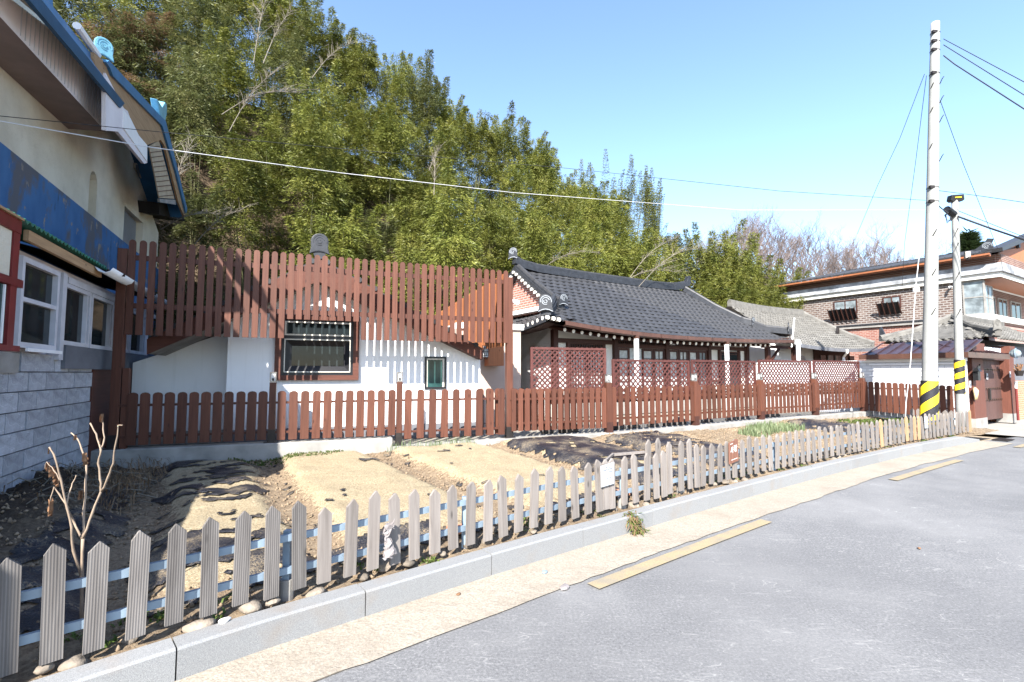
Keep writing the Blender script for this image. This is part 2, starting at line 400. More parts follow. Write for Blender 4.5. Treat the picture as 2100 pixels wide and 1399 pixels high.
# painted concrete blocks
t = NT('whitewashed_block'); v = t.coord(); a = t.noise(v, 7, 6, .65); b = t.noise(v, 60, 3)
k = t.ramp(a, [(.3, (.20, .205, .22)), (.5, (.36, .375, .41)), (.7, (.43, .45, .49))]); k = t.mix(t.math('MULTIPLY', t.math('SUBTRACT', t.noise(t.coord((6, 6, 1.2)), 1.2, 6, .7), .56, True), 2.4), k, (.13, .12, .11))
ln_ = t.math('SUBTRACT', 1.0, t.math('DIVIDE', t.math('ABSOLUTE', t.math('SUBTRACT', t.noise(v, 3.2, 2, .5, .4), .5)), .012), True); k = t.mix(t.math('MULTIPLY', ln_, .45), k, (.62, .64, .68))
k = t.vary(k, .16); t.bump(t.math('ADD', b, a), .8, .014); M['block'] = t.out(k, .9)
# flaking blue paint
t = NT('flaking_blue_paint'); v = t.coord((1, 1, .55)); a = t.noise(v, 1.0, 8, .66, .3); b = t.noise(t.coord((3, 3, .5)), 1.3, 7, .7)
k = t.ramp(t.noise(v, 3, 4), [(.3, (.035, .10, .23)), (.7, (.06, .15, .31))])
k = t.mix(t.ramp(a, [(.515, (0, 0, 0)), (.58, (1, 1, 1))]), k, (.10, .10, .115)); k = t.mix(t.ramp(b, [(.60, (0, 0, 0)), (.66, (1, 1, 1))]), k, (.02, .02, .024))
k = t.mix(t.ramp(t.noise(v, 5, 6), [(.63, (0, 0, 0)), (.66, (1, 1, 1))]), k, (.25, .21, .17)); t.bump(a, .3, .01); M['blue_wall'] = t.out(k, .75)
# cream render
t = NT('old_cream_render'); v = t.coord(); a = t.noise(v, 2.2, 6); b = t.noise(v, 28, 4, .7)
k = t.ramp(a, [(.3, (.52, .47, .37)), (.65, (.64, .59, .48))]); k = t.mix(t.math('MULTIPLY', t.math('SUBTRACT', t.noise(v, 9, 6, .7), .56, True), 2.0), k, (.40, .36, .27)); t.bump(b, .6, .02); M['cream'] = t.out(k, .9)
M['brick_gable'] = brick('pink_brick', (.25, .085, .06), (.30, .105, .075), (.33, .26, .23), 'yz', .21, .075, .014, .1)
M['brick_side'] = brick('mixed_brown_brick', (.065, .040, .033), (.135, .092, .073), (.23, .21, .195), 'yz', .23, .10, .022, .3)
M['brick_front'] = brick('mixed_brown_brick_front', (.12, .045, .035), (.18, .085, .06), (.25, .2, .17), 'xz', .2, .075, .014, .3)
M['brick_low'] = brick('red_brown_brick', (.17, .06, .045), (.24, .11, .08), (.30, .22, .19), 'yz', .2, .075, .012, .3)
M['white_brick'] = brick('white_painted_brick', (.50, .50, .51), (.56, .56, .565), (.40, .40, .42), 'yz', .24, .085, .010, .06)
# mulch film
t = NT('black_mulch_film'); v = t.coord(); a = t.noise(v, 14, 5, .7, 1.5); b = t.noise(v, 3, 5); d = t.noise(v, 90, 3, .7)
k = t.ramp(b, [(.35, (.012, .013, .018)), (.7, (.035, .036, .044))]); k = t.mix(t.ramp(t.math('ADD', t.math('MULTIPLY', d, .6), t.math('MULTIPLY', b, .5)), [(.56, (0, 0, 0)), (.66, (.55, .55, .55))]), k, (.33, .26, .16))
vh = t.node('TexVoronoi'); vh.inputs['Scale'].default_value = 4.5; t.ln(v, vh.inputs['Vector']); k = t.mix(t.ramp(t.math('ADD', vh.outputs['Distance'], t.math('MULTIPLY', d, .08)), [(.13, (1, 1, 1)), (.16, (0, 0, 0))]), k, (.24, .18, .11))
t.bump(a, .9, .03); M['film'] = t.out(k, .38)
# foliage
def leafmat(name, c1, c2, c3, trans=.35, vary=.3):
    t = NT(name); t.n.remove(t.b); out = t.n['Material Output']
    v = t.coord(kind='Object'); n = t.noise(v, 1.1, 5, .65); n2 = t.noise(v, 9, 2)
    k = t.ramp(n, [(.3, c1), (.52, c2), (.72, c3)]); k = t.vary(k, vary)
    k = t.mix(t.math('MULTIPLY', t.math('SUBTRACT', n2, .5, True), .8), k, c3)
    d = t.node('BsdfDiffuse'); tr = t.node('BsdfTranslucent'); g = t.node('BsdfGlossy'); g.inputs['Roughness'].default_value = .45
    t.ln(k, d.inputs[0]); t.ln(k, tr.inputs[0]); g.inputs[0].default_value = (.5, .52, .45, 1)
    m1 = t.node('MixShader'); m1.inputs[0].default_value = trans; t.ln(d.outputs[0], m1.inputs[1]); t.ln(tr.outputs[0], m1.inputs[2])
    m2 = t.node('MixShader'); m2.inputs[0].default_value = .035; t.ln(m1.outputs[0], m2.inputs[1]); t.ln(g.outputs[0], m2.inputs[2]); t.ln(m2.outputs[0], out.inputs[0])
    return t.m
M['bamboo'] = leafmat('bamboo_leaves', (.052, .072, .016), (.132, .143, .028), (.245, .226, .060), .26)
M['bamboo_dull'] = leafmat('dull_bamboo_leaves', (.05, .065, .024), (.095, .105, .035), (.16, .14, .06))
M['dry_leaves'] = leafmat('dry_tan_leaves', (.16, .10, .055), (.24, .16, .09), (.30, .22, .14))
M['weed'] = leafmat('green_weeds', (.05, .09, .02), (.09, .13, .03), (.16, .18, .06))
M['onion'] = leafmat('grey_green_shoots', (.09, .13, .06), (.14, .18, .09), (.22, .25, .14))
M['conifer'] = leafmat('dark_pine_needles', (.02, .035, .015), (.035, .055, .02), (.06, .08, .03))
_, M['hill'] = sandy('leaf_litter', (.035, .024, .014), (.06, .042, .026), (.10, .072, .045), 6, .5)
_, M['hill_far'] = sandy('brown_woodland_floor', (.09, .068, .052), (.12, .092, .072), (.16, .125, .10), 3, .3)
_, M['land'] = sandy('open_ground', (.20, .16, .11), (.26, .21, .15), (.32, .27, .20), 20, .3)
M['gate_wood'] = wood('gate_planks', (.062, .032, .027), (.095, .05, .042), 'z', .6, knots=False)
M['gate_post'] = wood('gate_post_timber', (.085, .03, .02), (.135, .05, .033), 'z', .6, knots=False)
M['stained_cornice'] = plain('stained_cornice', (.26, .27, .285), .85, 2.5, .5, .3)
M['green_dark'] = plain('dark_green_sheet', (.015, .05, .035), .5, 5, .3, .1)
M['brick_gate'] = brick('orange_brick', (.36, .14, .07), (.42, .19, .10), (.35, .28, .22), 'xz', .2, .07, .01, .15)
M['rubble_orange'] = plain('broken_orange_brick', (.36, .17, .10), .85, 8, .2, .4)
M['clod'] = plain('loose_soil', (.19, .14, .092), .95, 5, .45, .3, vary=0)
# ------------------------------------------------------------------ ground, road, kerb
def flat(name, pts, z, mat, label=None, kind='structure', parent=None):
    mb = MB(); mb.raw([(p[0], p[1], z) for p in pts], [tuple(range(len(pts)))])
    o = mb.build(name, mat, parent, fix=False)
    if o.data.polygons[0].normal.z < 0: o.data.flip_normals()
    if kind: o['kind'] = kind
    if label: o['label'] = label
    return o
flat('ground', [(-260, -120), (320, -120), (320, 420), (-260, 420)], -.06, M['land'], 'open ground all round')

KP = [(-5.2, -1.0), (-4.0, .22), (-3.1, 1.14), (-2.4, 1.86), (-1.81, 2.44), (-1.38, 2.84), (-.94, 3.2), (-.39, 3.65), (.21, 4.12), (1.15, 4.84), (2.70, 6.0), (4.37, 7.2), (6.2, 8.45), (8.3, 9.8), (10.75, 11.25)]
def catmull(P, n=12):
    out = []; P = [Vector((*p, 0)) for p in P]
    for i in range(len(P) - 1):
        a = P[max(i - 1, 0)]; b = P[i]; c = P[i + 1]; d = P[min(i + 2, len(P) - 1)]
        for k in range(n):
            t = k / n
            out.append(.5 * ((2 * b) + (c - a) * t + (2 * a - 5 * b + 4 * c - d) * t * t + (3 * b - a - 3 * c + d) * t ** 3))
    out.append(P[-1]); return out
KC = catmull(KP); KL = [0.0]
for a, b in zip(KC, KC[1:]): KL.append(KL[-1] + (b - a).length)
KTOT = KL[-1]
def K(s, off=0.0, z=0.0):
    """point on the kerb line; off > 0 lies on the garden side"""
    import bisect
    s = min(max(s, 0), KTOT - 1e-6); i = max(0, min(bisect.bisect_right(KL, s) - 1, len(KC) - 2))
    t = (s - KL[i]) / (KL[i + 1] - KL[i]); p = KC[i].lerp(KC[i + 1], t)
    a = KC[max(i - 3, 0)]; b = KC[min(i + 4, len(KC) - 1)]; d = (b - a).normalized()
    n = Vector((-d.y, d.x, 0)); q = p + n * off; q.z = z; return q, d, n
def strip(name, s0, s1, o0, o1, z, mat, step=.3, parent=None, kind='structure'):
    n = max(2, int((s1 - s0) / step)); P = []
    for i in range(n + 1):
        s = s0 + (s1 - s0) * i / n; P.append([K(s, o0, z)[0], K(s, o1, z)[0]])
    o = MB().sheet(P).build(name, mat, parent, fix=False)
    if o.data.polygons[0].normal.z < 0: o.data.flip_normals()
    if kind: o['kind'] = kind
    return o
KH = .165
# road: a big sheet whose left edge follows the kerb
edge = [K(KTOT * i / 60, 0.02)[0] for i in range(61)]
road_pts = [(p.x, p.y) for p in edge] + [(13.2, 12.4), (24, 18.5), (60, 40), (140, 80), (140, -60), (-30, -60), (-12, -9)]
flat('road', road_pts, 0.0, M['asphalt'], 'worn grey asphalt road with pale scratches')
o = strip('gutter_strip', 0, KTOT, .02, -.47, .005, M['gutter_sand']); o['label'] = 'sandy strip of gutter between kerb and asphalt'
# the wavering sand that has crept over the asphalt
P = []
for i in range(161):
    s = KTOT * i / 160; w = .50 + .10 * (fbm(s * 1.3, 3.0) - .5) + .03 * (fbm(s * 9, 9.0) - .5)
    P.append([K(s, -.40, .009)[0], K(s, -float(w), .009)[0]])
o = MB().sheet(P).build('gutter_sand', M['gutter_sand'], fix=False)
if o.data.polygons[0].normal.z < 0: o.data.flip_normals()
o['kind'] = 'structure'
def s_of(p):
    best = min(range(len(KC)), key=lambda i: (KC[i].x - p[0]) ** 2 + (KC[i].y - p[1]) ** 2); return KL[best]
for k, (pa, pb, la) in enumerate([((.50, 3.72), (2.62, 5.30), 'nearest faded yellow dash painted beside the gutter'),
                              ((5.42, 7.12), (7.87, 8.78), 'middle yellow dash painted beside the gutter'),
                              ((10.5, 10.35), (12.4, 11.4), 'farthest yellow dash, by the drain grate')]):
    n = 10; P = []
    sa = s_of(pa); sb = s_of(pb)
    if k == 2:
        d = Vector((.85, .52, 0)); nn = Vector((-d.y, d.x, 0)); a = Vector((10.45, 10.30, .013)); P = [[a, a - nn * .12], [a + d * 2.4, a + d * 2.4 - nn * .12]]
    else:
        for i in range(n + 1):
            s = sa + (sb - sa) * i / n; P.append([K(s, -.555 - .07 * k, .013)[0], K(s, -.675 - .07 * k, .013)[0]])
    o = MB().sheet(P).build('lane_marking', M['road_yellow'], fix=False)
    if o.data.polygons[0].normal.z < 0: o.data.flip_normals()
    o['kind'] = 'structure'; o['label'] = la
# kerb of separate granite stones
kerb = empty('kerb', K(0)[0], kind='structure', label='pale granite kerb curving along the garden')
s = 0.0; gap = .008
while s < KTOT - .3:
    e = min(s + 1.0, KTOT); n = 6; P = []
    mb = MB(K(0)[0])
    pts = [[K(s + (e - s - gap) * i / n, o_, 0)[0] for i in range(n + 1)] for o_ in (0, .14)]
    hh = KH + random.uniform(-.004, .004)
    vs = []; fs = []
    for i in range(n + 1):
        h2 = hh if s < KTOT - 1.3 else hh * (1 - .75 * i / n) + .01
        a, b = pts[0][i], pts[1][i]
        vs += [(a.x, a.y, -.05), (a.x, a.y, h2 - .012), (a.x * .91 + b.x * .09, a.y * .91 + b.y * .09, h2), (b.x, b.y, h2), (b.x, b.y, -.05)]
    for i in range(n):
        q = i * 5
        for j in range(4): fs.append((q + j, q + j + 5, q + j + 6, q + j + 1))
    fs += [(0, 1, 2, 3, 4), tuple(range(n * 5, n * 5 + 5))[::-1]]
    mb.raw(vs, fs); mb.build('kerb_stone', M['granite'], kerb); s = e

# concrete drive by the gate, drain grate
o = flat('pavement', [tuple(FH.w(9.75, -9.5)[:2]), tuple(FH.w(9.75, -4.2)[:2]), tuple(FH.w(40, -4.2)[:2]), tuple(FH.w(40, -5.6)[:2]), tuple(FH.w(12.2, -5.9)[:2]), tuple(FH.w(10.6, -7.0)[:2])], .02, M['pave'], 'pale concrete apron in front of the wooden gate')
g = ground(2058, 902, .02); gr = empty('drain_grate', g, FH.rz, 'rusty iron drain grate in the gutter at the end of the kerb', 'drain grate')
mb = MB()
for i in range(9): mb.box(-.22, .22, -.10 + i * .025, -.09 + i * .025, 0, .012)
mb.build('bar', M['dark_metal'], gr); mb = MB(); mb.box(-.25, .25, -.13, -.105, 0, .014).box(-.25, .25, .115, .14, 0, .014).box(-.25, -.22, -.105, .115, 0, .014).box(.22, .25, -.105, .115, 0, .014); mb.build('rim', M['dark_metal'], gr)

# ------------------------------------------------------------------ footing posts of the brown fence (x, y) and its level
FZ = .44                                             # top of the concrete footing, left part
def wp(px, py, z): p = ground(px, py, z); return (p.x, p.y)
PL = [FF.w(0, 0), FF.w(2.03, 0), FF.w(3.98, 0), FF.w(5.92, 0)]       # left run: 4 posts
PR = [Vector((-.09, 9.0, 0)), Vector((1.87, 9.60, 0)), Vector((3.95, 10.67, 0)), Vector((6.0, 11.9, 0)), Vector((8.0, 13.0, 0)), Vector((10.2, 14.3, 0))]
PE = Vector((11.32, 12.47, 0))
fr = (PL[0] - FF.D.to_3d() * .45)
FL = [Vector((fr.x, fr.y, 0)), PR[0], PR[1], PR[2], PR[3], PR[4], PR[5]]
def footing(pts, z, w0, w1, name, z0=-.05, kind='structure'):
    P = []
    for i, p in enumerate(pts):
        a = pts[max(i - 1, 0)]; b = pts[min(i + 1, len(pts) - 1)]; d = (b - a).normalized(); n = Vector((-d.y, d.x, 0))
        q0 = p - n * w0; q1 = p + n * w1; zz = z[i] if isinstance(z, list) else z
        P.append([Vector((q0.x, q0.y, z0)), Vector((q0.x, q0.y, zz - .01)), Vector((q0.x, q0.y, zz)) + n * .012, Vector((q1.x, q1.y, zz)), Vector((q1.x, q1.y, z0))])
    mb = MB().sheet(P); m = len(P)
    mb.f.append((0, 1, 2, 3, 4)); mb.f.append(tuple(range((m - 1) * 5, m * 5))[::-1])
    o = mb.build(name, M['conc'], fix=True); o['kind'] = kind; return o
stepP = FF.w(3.86, 0)
n_ = 8
footing([FL[0].lerp(stepP, i / n_) + FF.N.to_3d() * 0 for i in range(n_ + 1)], FZ + .03, .13, .16, 'concrete_footing')['label'] = 'higher left part of the low concrete footing under the brown fence'
rest = [FF.w(3.865, 0), FF.w(4.9, 0)] + [PR[0].lerp(PR[0], 0), PR[1], PR[2], PR[3], PR[4], PR[5] + (PR[5] - PR[4]).normalized() * .2]
footing(rest, [.33, .35, .37, .40, .42, .43, .44, .44], .16, .17, 'concrete_footing')['label'] = 'low right part of the concrete footing under the brown fence'
# yard behind the fence
yard = [tuple((p + FF.N.to_3d() * .1)[:2]) for p in FL] + [tuple(FH.w(9.4, -2.2)[:2]), tuple(FH.w(9.5, 4)[:2]), tuple(FH.w(20, 8)[:2]), tuple(FH.w(0, 16)[:2]), (-14, 20), (-9, 9)]
flat('yard', yard, .33, M['yard'], 'pale gravel yard behind the brown fence')

# ------------------------------------------------------------------ garden: a height field with beds
def seg_dist(X, Y, pts):
    best = np.full(X.shape, 1e9); side = np.zeros(X.shape)
    for a, b in zip(pts, pts[1:]):
        ax, ay, bx, by = a.x, a.y, b.x, b.y; dx, dy = bx - ax, by - ay; L2 = dx * dx + dy * dy
        t = np.clip(((X - ax) * dx + (Y - ay) * dy) / L2, 0, 1); ex = X - ax - t * dx; ey = Y - ay - t * dy
        d = np.hypot(ex, ey); cr = dx * (Y - ay) - dy * (X - ax)
        m = d < best; best = np.where(m, d, best); side = np.where(m, np.sign(cr), side)
    return best * side
kp = [KC[i] for i in range(0, len(KC), 3)] + [KC[-1]]
FLx = FL + [PE]
QD = np.array((.82, .57))
BEDS = [(-1.35, -.35, .10), (-.16, 1.0, .10), (1.12, 2.68, .11), (2.82, 4.52, .11), (4.62, 6.2, .13), (6.42, 7.95, .12), (8.2, 9.6, .06), (9.9, 11.4, .07), (11.7, 13.2, .13), (13.5, 14.6, .06)]
def sstep(a, b, x):
    t = np.clip((x - a) / (b - a), 0, 1); return t * t * (3 - 2 * t)
def garden_fields(X, Y):
    dk = seg_dist(X, Y, kp); df = seg_dist(X, Y, FL)      # dk > 0 behind kerb, df < 0 in front of the footing
    q = X * QD[0] + Y * QD[1]
    far = np.clip((q + 1.5) / 8, 0, 1); t = np.clip(dk / np.maximum(dk - df, .2), 0, 1)
    base = .13 + t * (.04 + .15 * far)
    wq = q + .16 * (fbm(X * .9 + 5, Y * .9) - .5) * 2 + .10 * (fbm(X * 3.5, Y * 3.5 + 9) - .5)
    bed = np.zeros(X.shape); husk = np.zeros(X.shape)
    span = sstep(.42, .95, dk) * sstep(.12, .42, -df)
    for a, b, h in BEDS:
        e = sstep(a, a + .28, wq) * (1 - sstep(b - .28, b, wq)); bed = np.maximum(bed, h * e * span)
        if b < 6.5 and a > -.5: husk = np.maximum(husk, e * span)
    n1 = fbm(X * 3, Y * 3, 4) - .5; n2 = fbm(X * 14, Y * 14, 3) - .5
    rough = 1 - .7 * np.clip(husk, 0, 1)
    z = base + bed + n1 * .05 + n2 * .035 * rough
    # heap of rubble and dead stalks against the block wall
    W = (X - FW.O.x) * FW.D.x + (Y - FW.O.y) * FW.D.y; V = -((X - FW.O.x) * FW.N.x + (Y - FW.O.y) * FW.N.y)
    heap = sstep(1.5, .0, V) if False else 1 - sstep(0, 1.25, V)
    z = z + heap * .20 * (1 - sstep(5.9, 7.0, W)) + heap * n2 * .16
    return z, husk, heap, q, dk, df
x0, x1, y0, y1, st = -6.6, 12.0, -.9, 14.4, .04
xs = np.arange(x0, x1, st); ys = np.arange(y0, y1, st); X, Y = np.meshgrid(xs, ys)
Z, HUSK, HEAP, Q, DK, DF = garden_fields(X, Y)
wallv = -((X - FW.O.x) * FW.N.x + (Y - FW.O.y) * FW.N.y)
dE = (X - PR[5].x) * FH.D.x + (Y - PR[5].y) * FH.D.y          # in front of the end run: behind u = const
MASK = (DK > .07) & (DF < -.06) & (wallv > -.12) & (dE < .05)
def grid_mesh(name, mask, Zf, mat, attrs=None, solid=False):
    ny, nx = X.shape; fm = mask[:-1, :-1] & mask[1:, :-1] & mask[:-1, 1:] & mask[1:, 1:]
    I = np.arange(ny * nx).reshape(ny, nx)
    F = np.stack([I[:-1, :-1][fm], I[:-1, 1:][fm], I[1:, 1:][fm], I[1:, :-1][fm]], 1)
    used = np.unique(F); remap = np.full(ny * nx, -1); remap[used] = np.arange(len(used))
    V = np.stack([X.ravel(), Y.ravel(), Zf.ravel()], 1)[used]
    me = npmesh(name, V, remap[F], mat, True)
    for k, arr in (attrs or {}).items():
        a = me.attributes.new(k, 'FLOAT', 'POINT'); a.data.foreach_set('value', arr.ravel()[used].astype(np.float32))
    return me
me = grid_mesh('garden_ground', MASK, Z, M['garden'], {'husk': HUSK * np.where(Q < 7, 1, .0) + sstep(7, 9, Q) * .35 * (1 - sstep(12, 13, Q)), 'damp': np.clip(HEAP * 1.3, 0, 1)})
o = inst('garden_ground', me); setp(o, 'dug garden soil with straw-coloured husk spread over the beds', kind='structure')
def gz(x, y):
    return float(garden_fields(np.array([[x]]), np.array([[y]]))[0][0, 0])

# black mulch film lying over or showing through the husk
n_a = fbm(X * 1.1 + Y * .6, Y * 2.2 - X * 1.3 + 40, 4); n_b = fbm(X * 6, Y * 6, 3); ridge = fbm((X * .8 + Y * .57) * 1.2, (X * -.57 + Y * .82) * 7, 4)
pat = {0: ('black mulch film over the bed beside the bare sapling', None), 1: ('torn black film half buried in husk on the shaded left bed', None),
       2: ('scraps of black film poking through the first sunny husk bed', None), 3: ('scraps of black film along the second sunny husk bed', None),
       4: ('black plastic mulch sheet on the bed behind the white sign', None), 5: ('black plastic mulch sheet on the bed behind the brown sign', None),
       8: ('black plastic mulch sheet on the far bed near the big pole', None)}
for bi, (lab, _) in pat.items():
    a, b, h = BEDS[bi]; wq = Q + .16 * (fbm(X * .9 + 5, Y * .9) - .5) * 2
    inb = (wq > a - .02) & (wq < b + .02) & (DK > .5) & (DF < -.25)
    if bi == 0: m = inb & (n_b > .30) & (wallv > .75) & (DK > .62)
    elif bi == 1: m = inb & (ridge > .445 + .10 * sstep(.5, 1.0, wq)) & (n_b > .33)
    elif bi in (2, 3): m = inb & ((n_a * .5 + n_b * .5 > .635) | ((np.abs(wq - a) < .10) & (ridge > .57)) | ((DK < .85) & (ridge > .56)))
    else: m = (wq > a + .05 + .35 * (n_b - .5)) & (wq < b - .03 + .3 * (n_b - .5)) & (DK > .62) & (DF < -.5) & (n_b > .27)
    m &= MASK
    Zf = Z + .012 + .02 * (n_b - .4) * (1 if bi in (0, 4, 5, 8) else .4)
    me = grid_mesh('mulch_film', m, Zf, M['film'])
    if len(me.polygons):
        o = inst('mulch_film', me); setp(o, lab, 'mulch film', 'mulch film on the garden beds', 'stuff' if bi in (1, 2, 3) else None)
        so = o.modifiers.new('thick', 'SOLIDIFY'); so.thickness = .004; so.offset = 1
# ------------------------------------------------------------------ grey picket fence along the kerb
def picket_mesh(name, w, h, th, tip, mat, style='point'):
    a = w / 2
    if style.startswith('skew'):
        rr = random.Random(style + str(w)); m_ = rr.uniform(-.12, .12) * w; e_ = rr.uniform(-.006, .006); poly = [(-a, rr.uniform(-.006, .004)), (a, rr.uniform(-.006, .004)), (a * rr.uniform(.95, 1), h - tip + e_), (m_ + .004, h - rr.uniform(0, .006)), (m_ - .004, h - .002), (-a * rr.uniform(.95, 1), h - tip - e_)]
    elif style == 'point': poly = [(-a, 0), (a, 0), (a, h - tip), (0, h), (-a, h - tip)]
    else:
        poly = [(-a, 0), (a, 0), (a, h - tip)] + [(a * math.cos(t), h - tip + tip * math.sin(t)) for t in (.5, 1.0, 1.57, 2.14, 2.64)] + [(-a, h - tip)]
    mb = MB().prism(poly, (0, th)); me = mb.mesh(name); recalc(me); me.materials.append(mat); return me
base_tab = []
PB = .20
for i in range(1200):
    s = KTOT * i / 1199; p, d, n = K(s, .20, PB)
    if p.y < .6: continue
    r = p - Vector((0, 0, EYE)); f = r.y * _cp + r.z * _sp; base_tab.append((1050 + FPX * r.x / f, s))
bx = np.array([b[0] for b in base_tab]); bs_ = np.array([b[1] for b in base_tab])
GP = [-75, 10, 105, 192, 278, 357, 428, 493, 557, 614, 665, 718, 765, 811, 851, 893, 931, 966, 1002, 1034, 1065, 1096, 1126, 1155, 1182, 1208, 1232, 1244.5, 1257, 1282, 1306, 1328.6, 1344, 1360, 1376, 1399, 1418, 1432, 1444, 1461, 1478.6, 1495, 1509, 1525, 1540, 1554, 1568.6, 1583, 1596, 1610, 1623, 1636, 1648.6, 1660, 1673, 1684, 1697, 1708.6, 1721, 1731, 1744, 1755, 1764, 1774, 1783, 1793, 1801, 1811, 1818.6, 1828.6, 1837, 1846, 1854, 1863, 1871, 1878.6, 1887] + [1895 + 7.6 * i for i in range(16)]
TAN = {1811, 1863, 1878.6, 1887}
gf = empty('picket_fence', K(float(np.interp(105, bx, bs_)), .2, 0)[0], 0, 'low weathered grey picket fence on pale steel rails along the kerb', 'picket fence')
g0 = gf.location.copy()
pm_g = [picket_mesh('picket', .082, .54, .024, .045, M['picket_grey'], 'skew%d' % k) for k in range(4)]
pm_p = [picket_mesh('picket', .080 + .003 * (k % 3), .49 + .005 * (k % 2), .022, .045, M['picket_plain'], 'skew%d' % k) for k in range(6)]
pm_t = picket_mesh('picket', .09, .49, .022, .045, M['picket_new'])
def put_picket(me, s, off, z, lean=0, sc=1, back=0):
    p, d, n = K(s, off, z); th = math.atan2(d.y, d.x)
    o = inst('picket', me, gf, p - g0, (R(random.uniform(-2, 2) + back), R(lean), th), (1, 1, sc)); return o
for i, px in enumerate(GP):
    s = float(np.interp(px, bx, bs_)); near = px < 620
    me = pm_g[i % 4] if px < 640 else pm_t if px in TAN or px > 2005 else random.choice(pm_p)
    lean = random.uniform(-1.6, 1.6) + (-1.5 if 1690 < px < 1800 else 0)
    off = .20
    if px in (1344, 1360): off = .17
    sc_ = random.uniform(.96, 1.03)
    if px == 765: sc_ = 1.09
    if px in (1399, 1376, 1418): sc_ = 1.16
    o = put_picket(me, s, off, PB + random.uniform(-.012, .006), lean, sc_)
    if me is pm_t: o['label'] = 'newer tan picket'
for px, sc_ in ((1349, 1.2), (1372, 1.2)):
    put_picket(pm_p[0], float(np.interp(px, bx, bs_)), .31, PB + .02, 0, sc_)
# return of the fence at its far end
pe, de, ne = K(KTOT - .62, .2, PB)
for i in range(7):
    q = pe + ne * (.13 * (i + 1)) + de * .02 * i
    o = inst('picket', random.choice(pm_p), gf, q - g0, (0, R(random.uniform(-2, 2)), math.atan2(ne.y, ne.x)), (1, 1, 1.0))
for zz, nm in ((.315, 'rail'), (.115, 'rail')):
    segs = [(.2, 5.3), (5.3, 9.4), (9.4, 13.2), (13.2, KTOT - .7)]
    for a, b in segs:
        n = 14; mb = MB(g0); P = [K(a + (b - a) * i / n, .242, PB + zz)[0] for i in range(n + 1)]
        Q2 = [K(a + (b - a) * i / n, .267, PB + zz)[0] for i in range(n + 1)]
        vs = []; fs = []
        for p, q in zip(P, Q2): vs += [(p.x, p.y, p.z - .021), (p.x, p.y, p.z + .021), (q.x, q.y, q.z + .021), (q.x, q.y, q.z - .021)]
        for i in range(n):
            for j in range(4): fs.append((i * 4 + j, i * 4 + (j + 1) % 4, i * 4 + 4 + (j + 1) % 4, i * 4 + 4 + j))
        mb.raw(vs, fs); mb.build('rail', M['metal_lb'], gf)
for px in (-40, 597, 966, 1290, 1410, 1600, 1790, 1960):
    p, d, n = K(float(np.interp(px, bx, bs_)), .295, 0); mb = MB(g0); e = .022
    mb.box(p.x - e, p.x + e, p.y - e, p.y + e, .1, PB + .35).build('steel_post', M['metal_lb'], gf)
    if px in (597, 1410, 1290):
        mb = MB(g0); mb.tube([(p.x, p.y, .05), (p.x, p.y, PB + .05)], .045, 14).build('pipe_sleeve', M['conc'], gf, smooth=False)

# signs on the grey fence -----------------------------------------------------
def sign_root(name, px, lab, cat, off, z):
    s = float(np.interp(px, bx, bs_)); p, d, n = K(s, off, z); return empty(name, p, math.atan2(d.y, d.x), lab, cat)
sg = sign_root('notice_sign', 1245, 'white notice sheet of faint small print screwed over three grey pickets', 'sign', .19, PB + .23)
MB().prism([(-.096, 0), (.092, .012), (.094, .225), (-.098, .205)], (-.006, 0)).build('board', M['sign_white'], sg)
for x_ in (-.022, .018): MB().tube([(x_, -.012, .186), (x_, -.006, .186)], .0035, 8).build('screw', M['dark_metal'], sg)
mb = MB(); rr = random.Random(5)
for zz, a, b, hh in ((.150, -.075, .075, .011), (.122, .01, .075, .010), (.112, -.078, -.045, .007), (.066, -.055, .055, .008), (.050, -.03, .03, .006)):
    x = a
    while x < b:
        w = rr.uniform(.003, .007); k_ = (x + .09) * .10
        mb.box(x, x + w, -.0075, -.0062, zz + k_, zz + k_ + hh * rr.uniform(.5, 1)); x += w + rr.choice((.0018, .0018, .006))
mb.build('print', M['sign_text'], sg)
sg = sign_root('name_sign', 1503, 'brown wooden sign with two white Korean syllables on the grey fence', 'sign', .19, PB + .20)
for i in range(3):
    x = -.105 + i * .07; MB().prism([(x, -.005 + i * .008), (x + .069, .003 + i * .008), (x + .069, .275 + .01 * i), (x, .262 + .018 * i)], (-.016, 0)).build('plank', M['sign_brown'], sg, bevel=.003)
def strokes(mb, segs, w, y, ox, oz, sx, sz):
    for seg in segs:
        pts = [(ox + a * sx, oz + b * sz) for a, b in seg]
        for (a, b), (c, d) in zip(pts, pts[1:]):
            L = math.hypot(c - a, d - b); nx, nz = -(d - b) / L * w / 2, (c - a) / L * w / 2; ex, ez = (c - a) / L * w * .3, (d - b) / L * w * .3
            mb.prism([(a - nx - ex, b - nz - ez), (c - nx + ex, d - nz + ez), (c + nx + ex, d + nz + ez), (a + nx - ex, b + nz - ez)], (y - .0015 - random.uniform(0, .0006), y))
mb = MB()
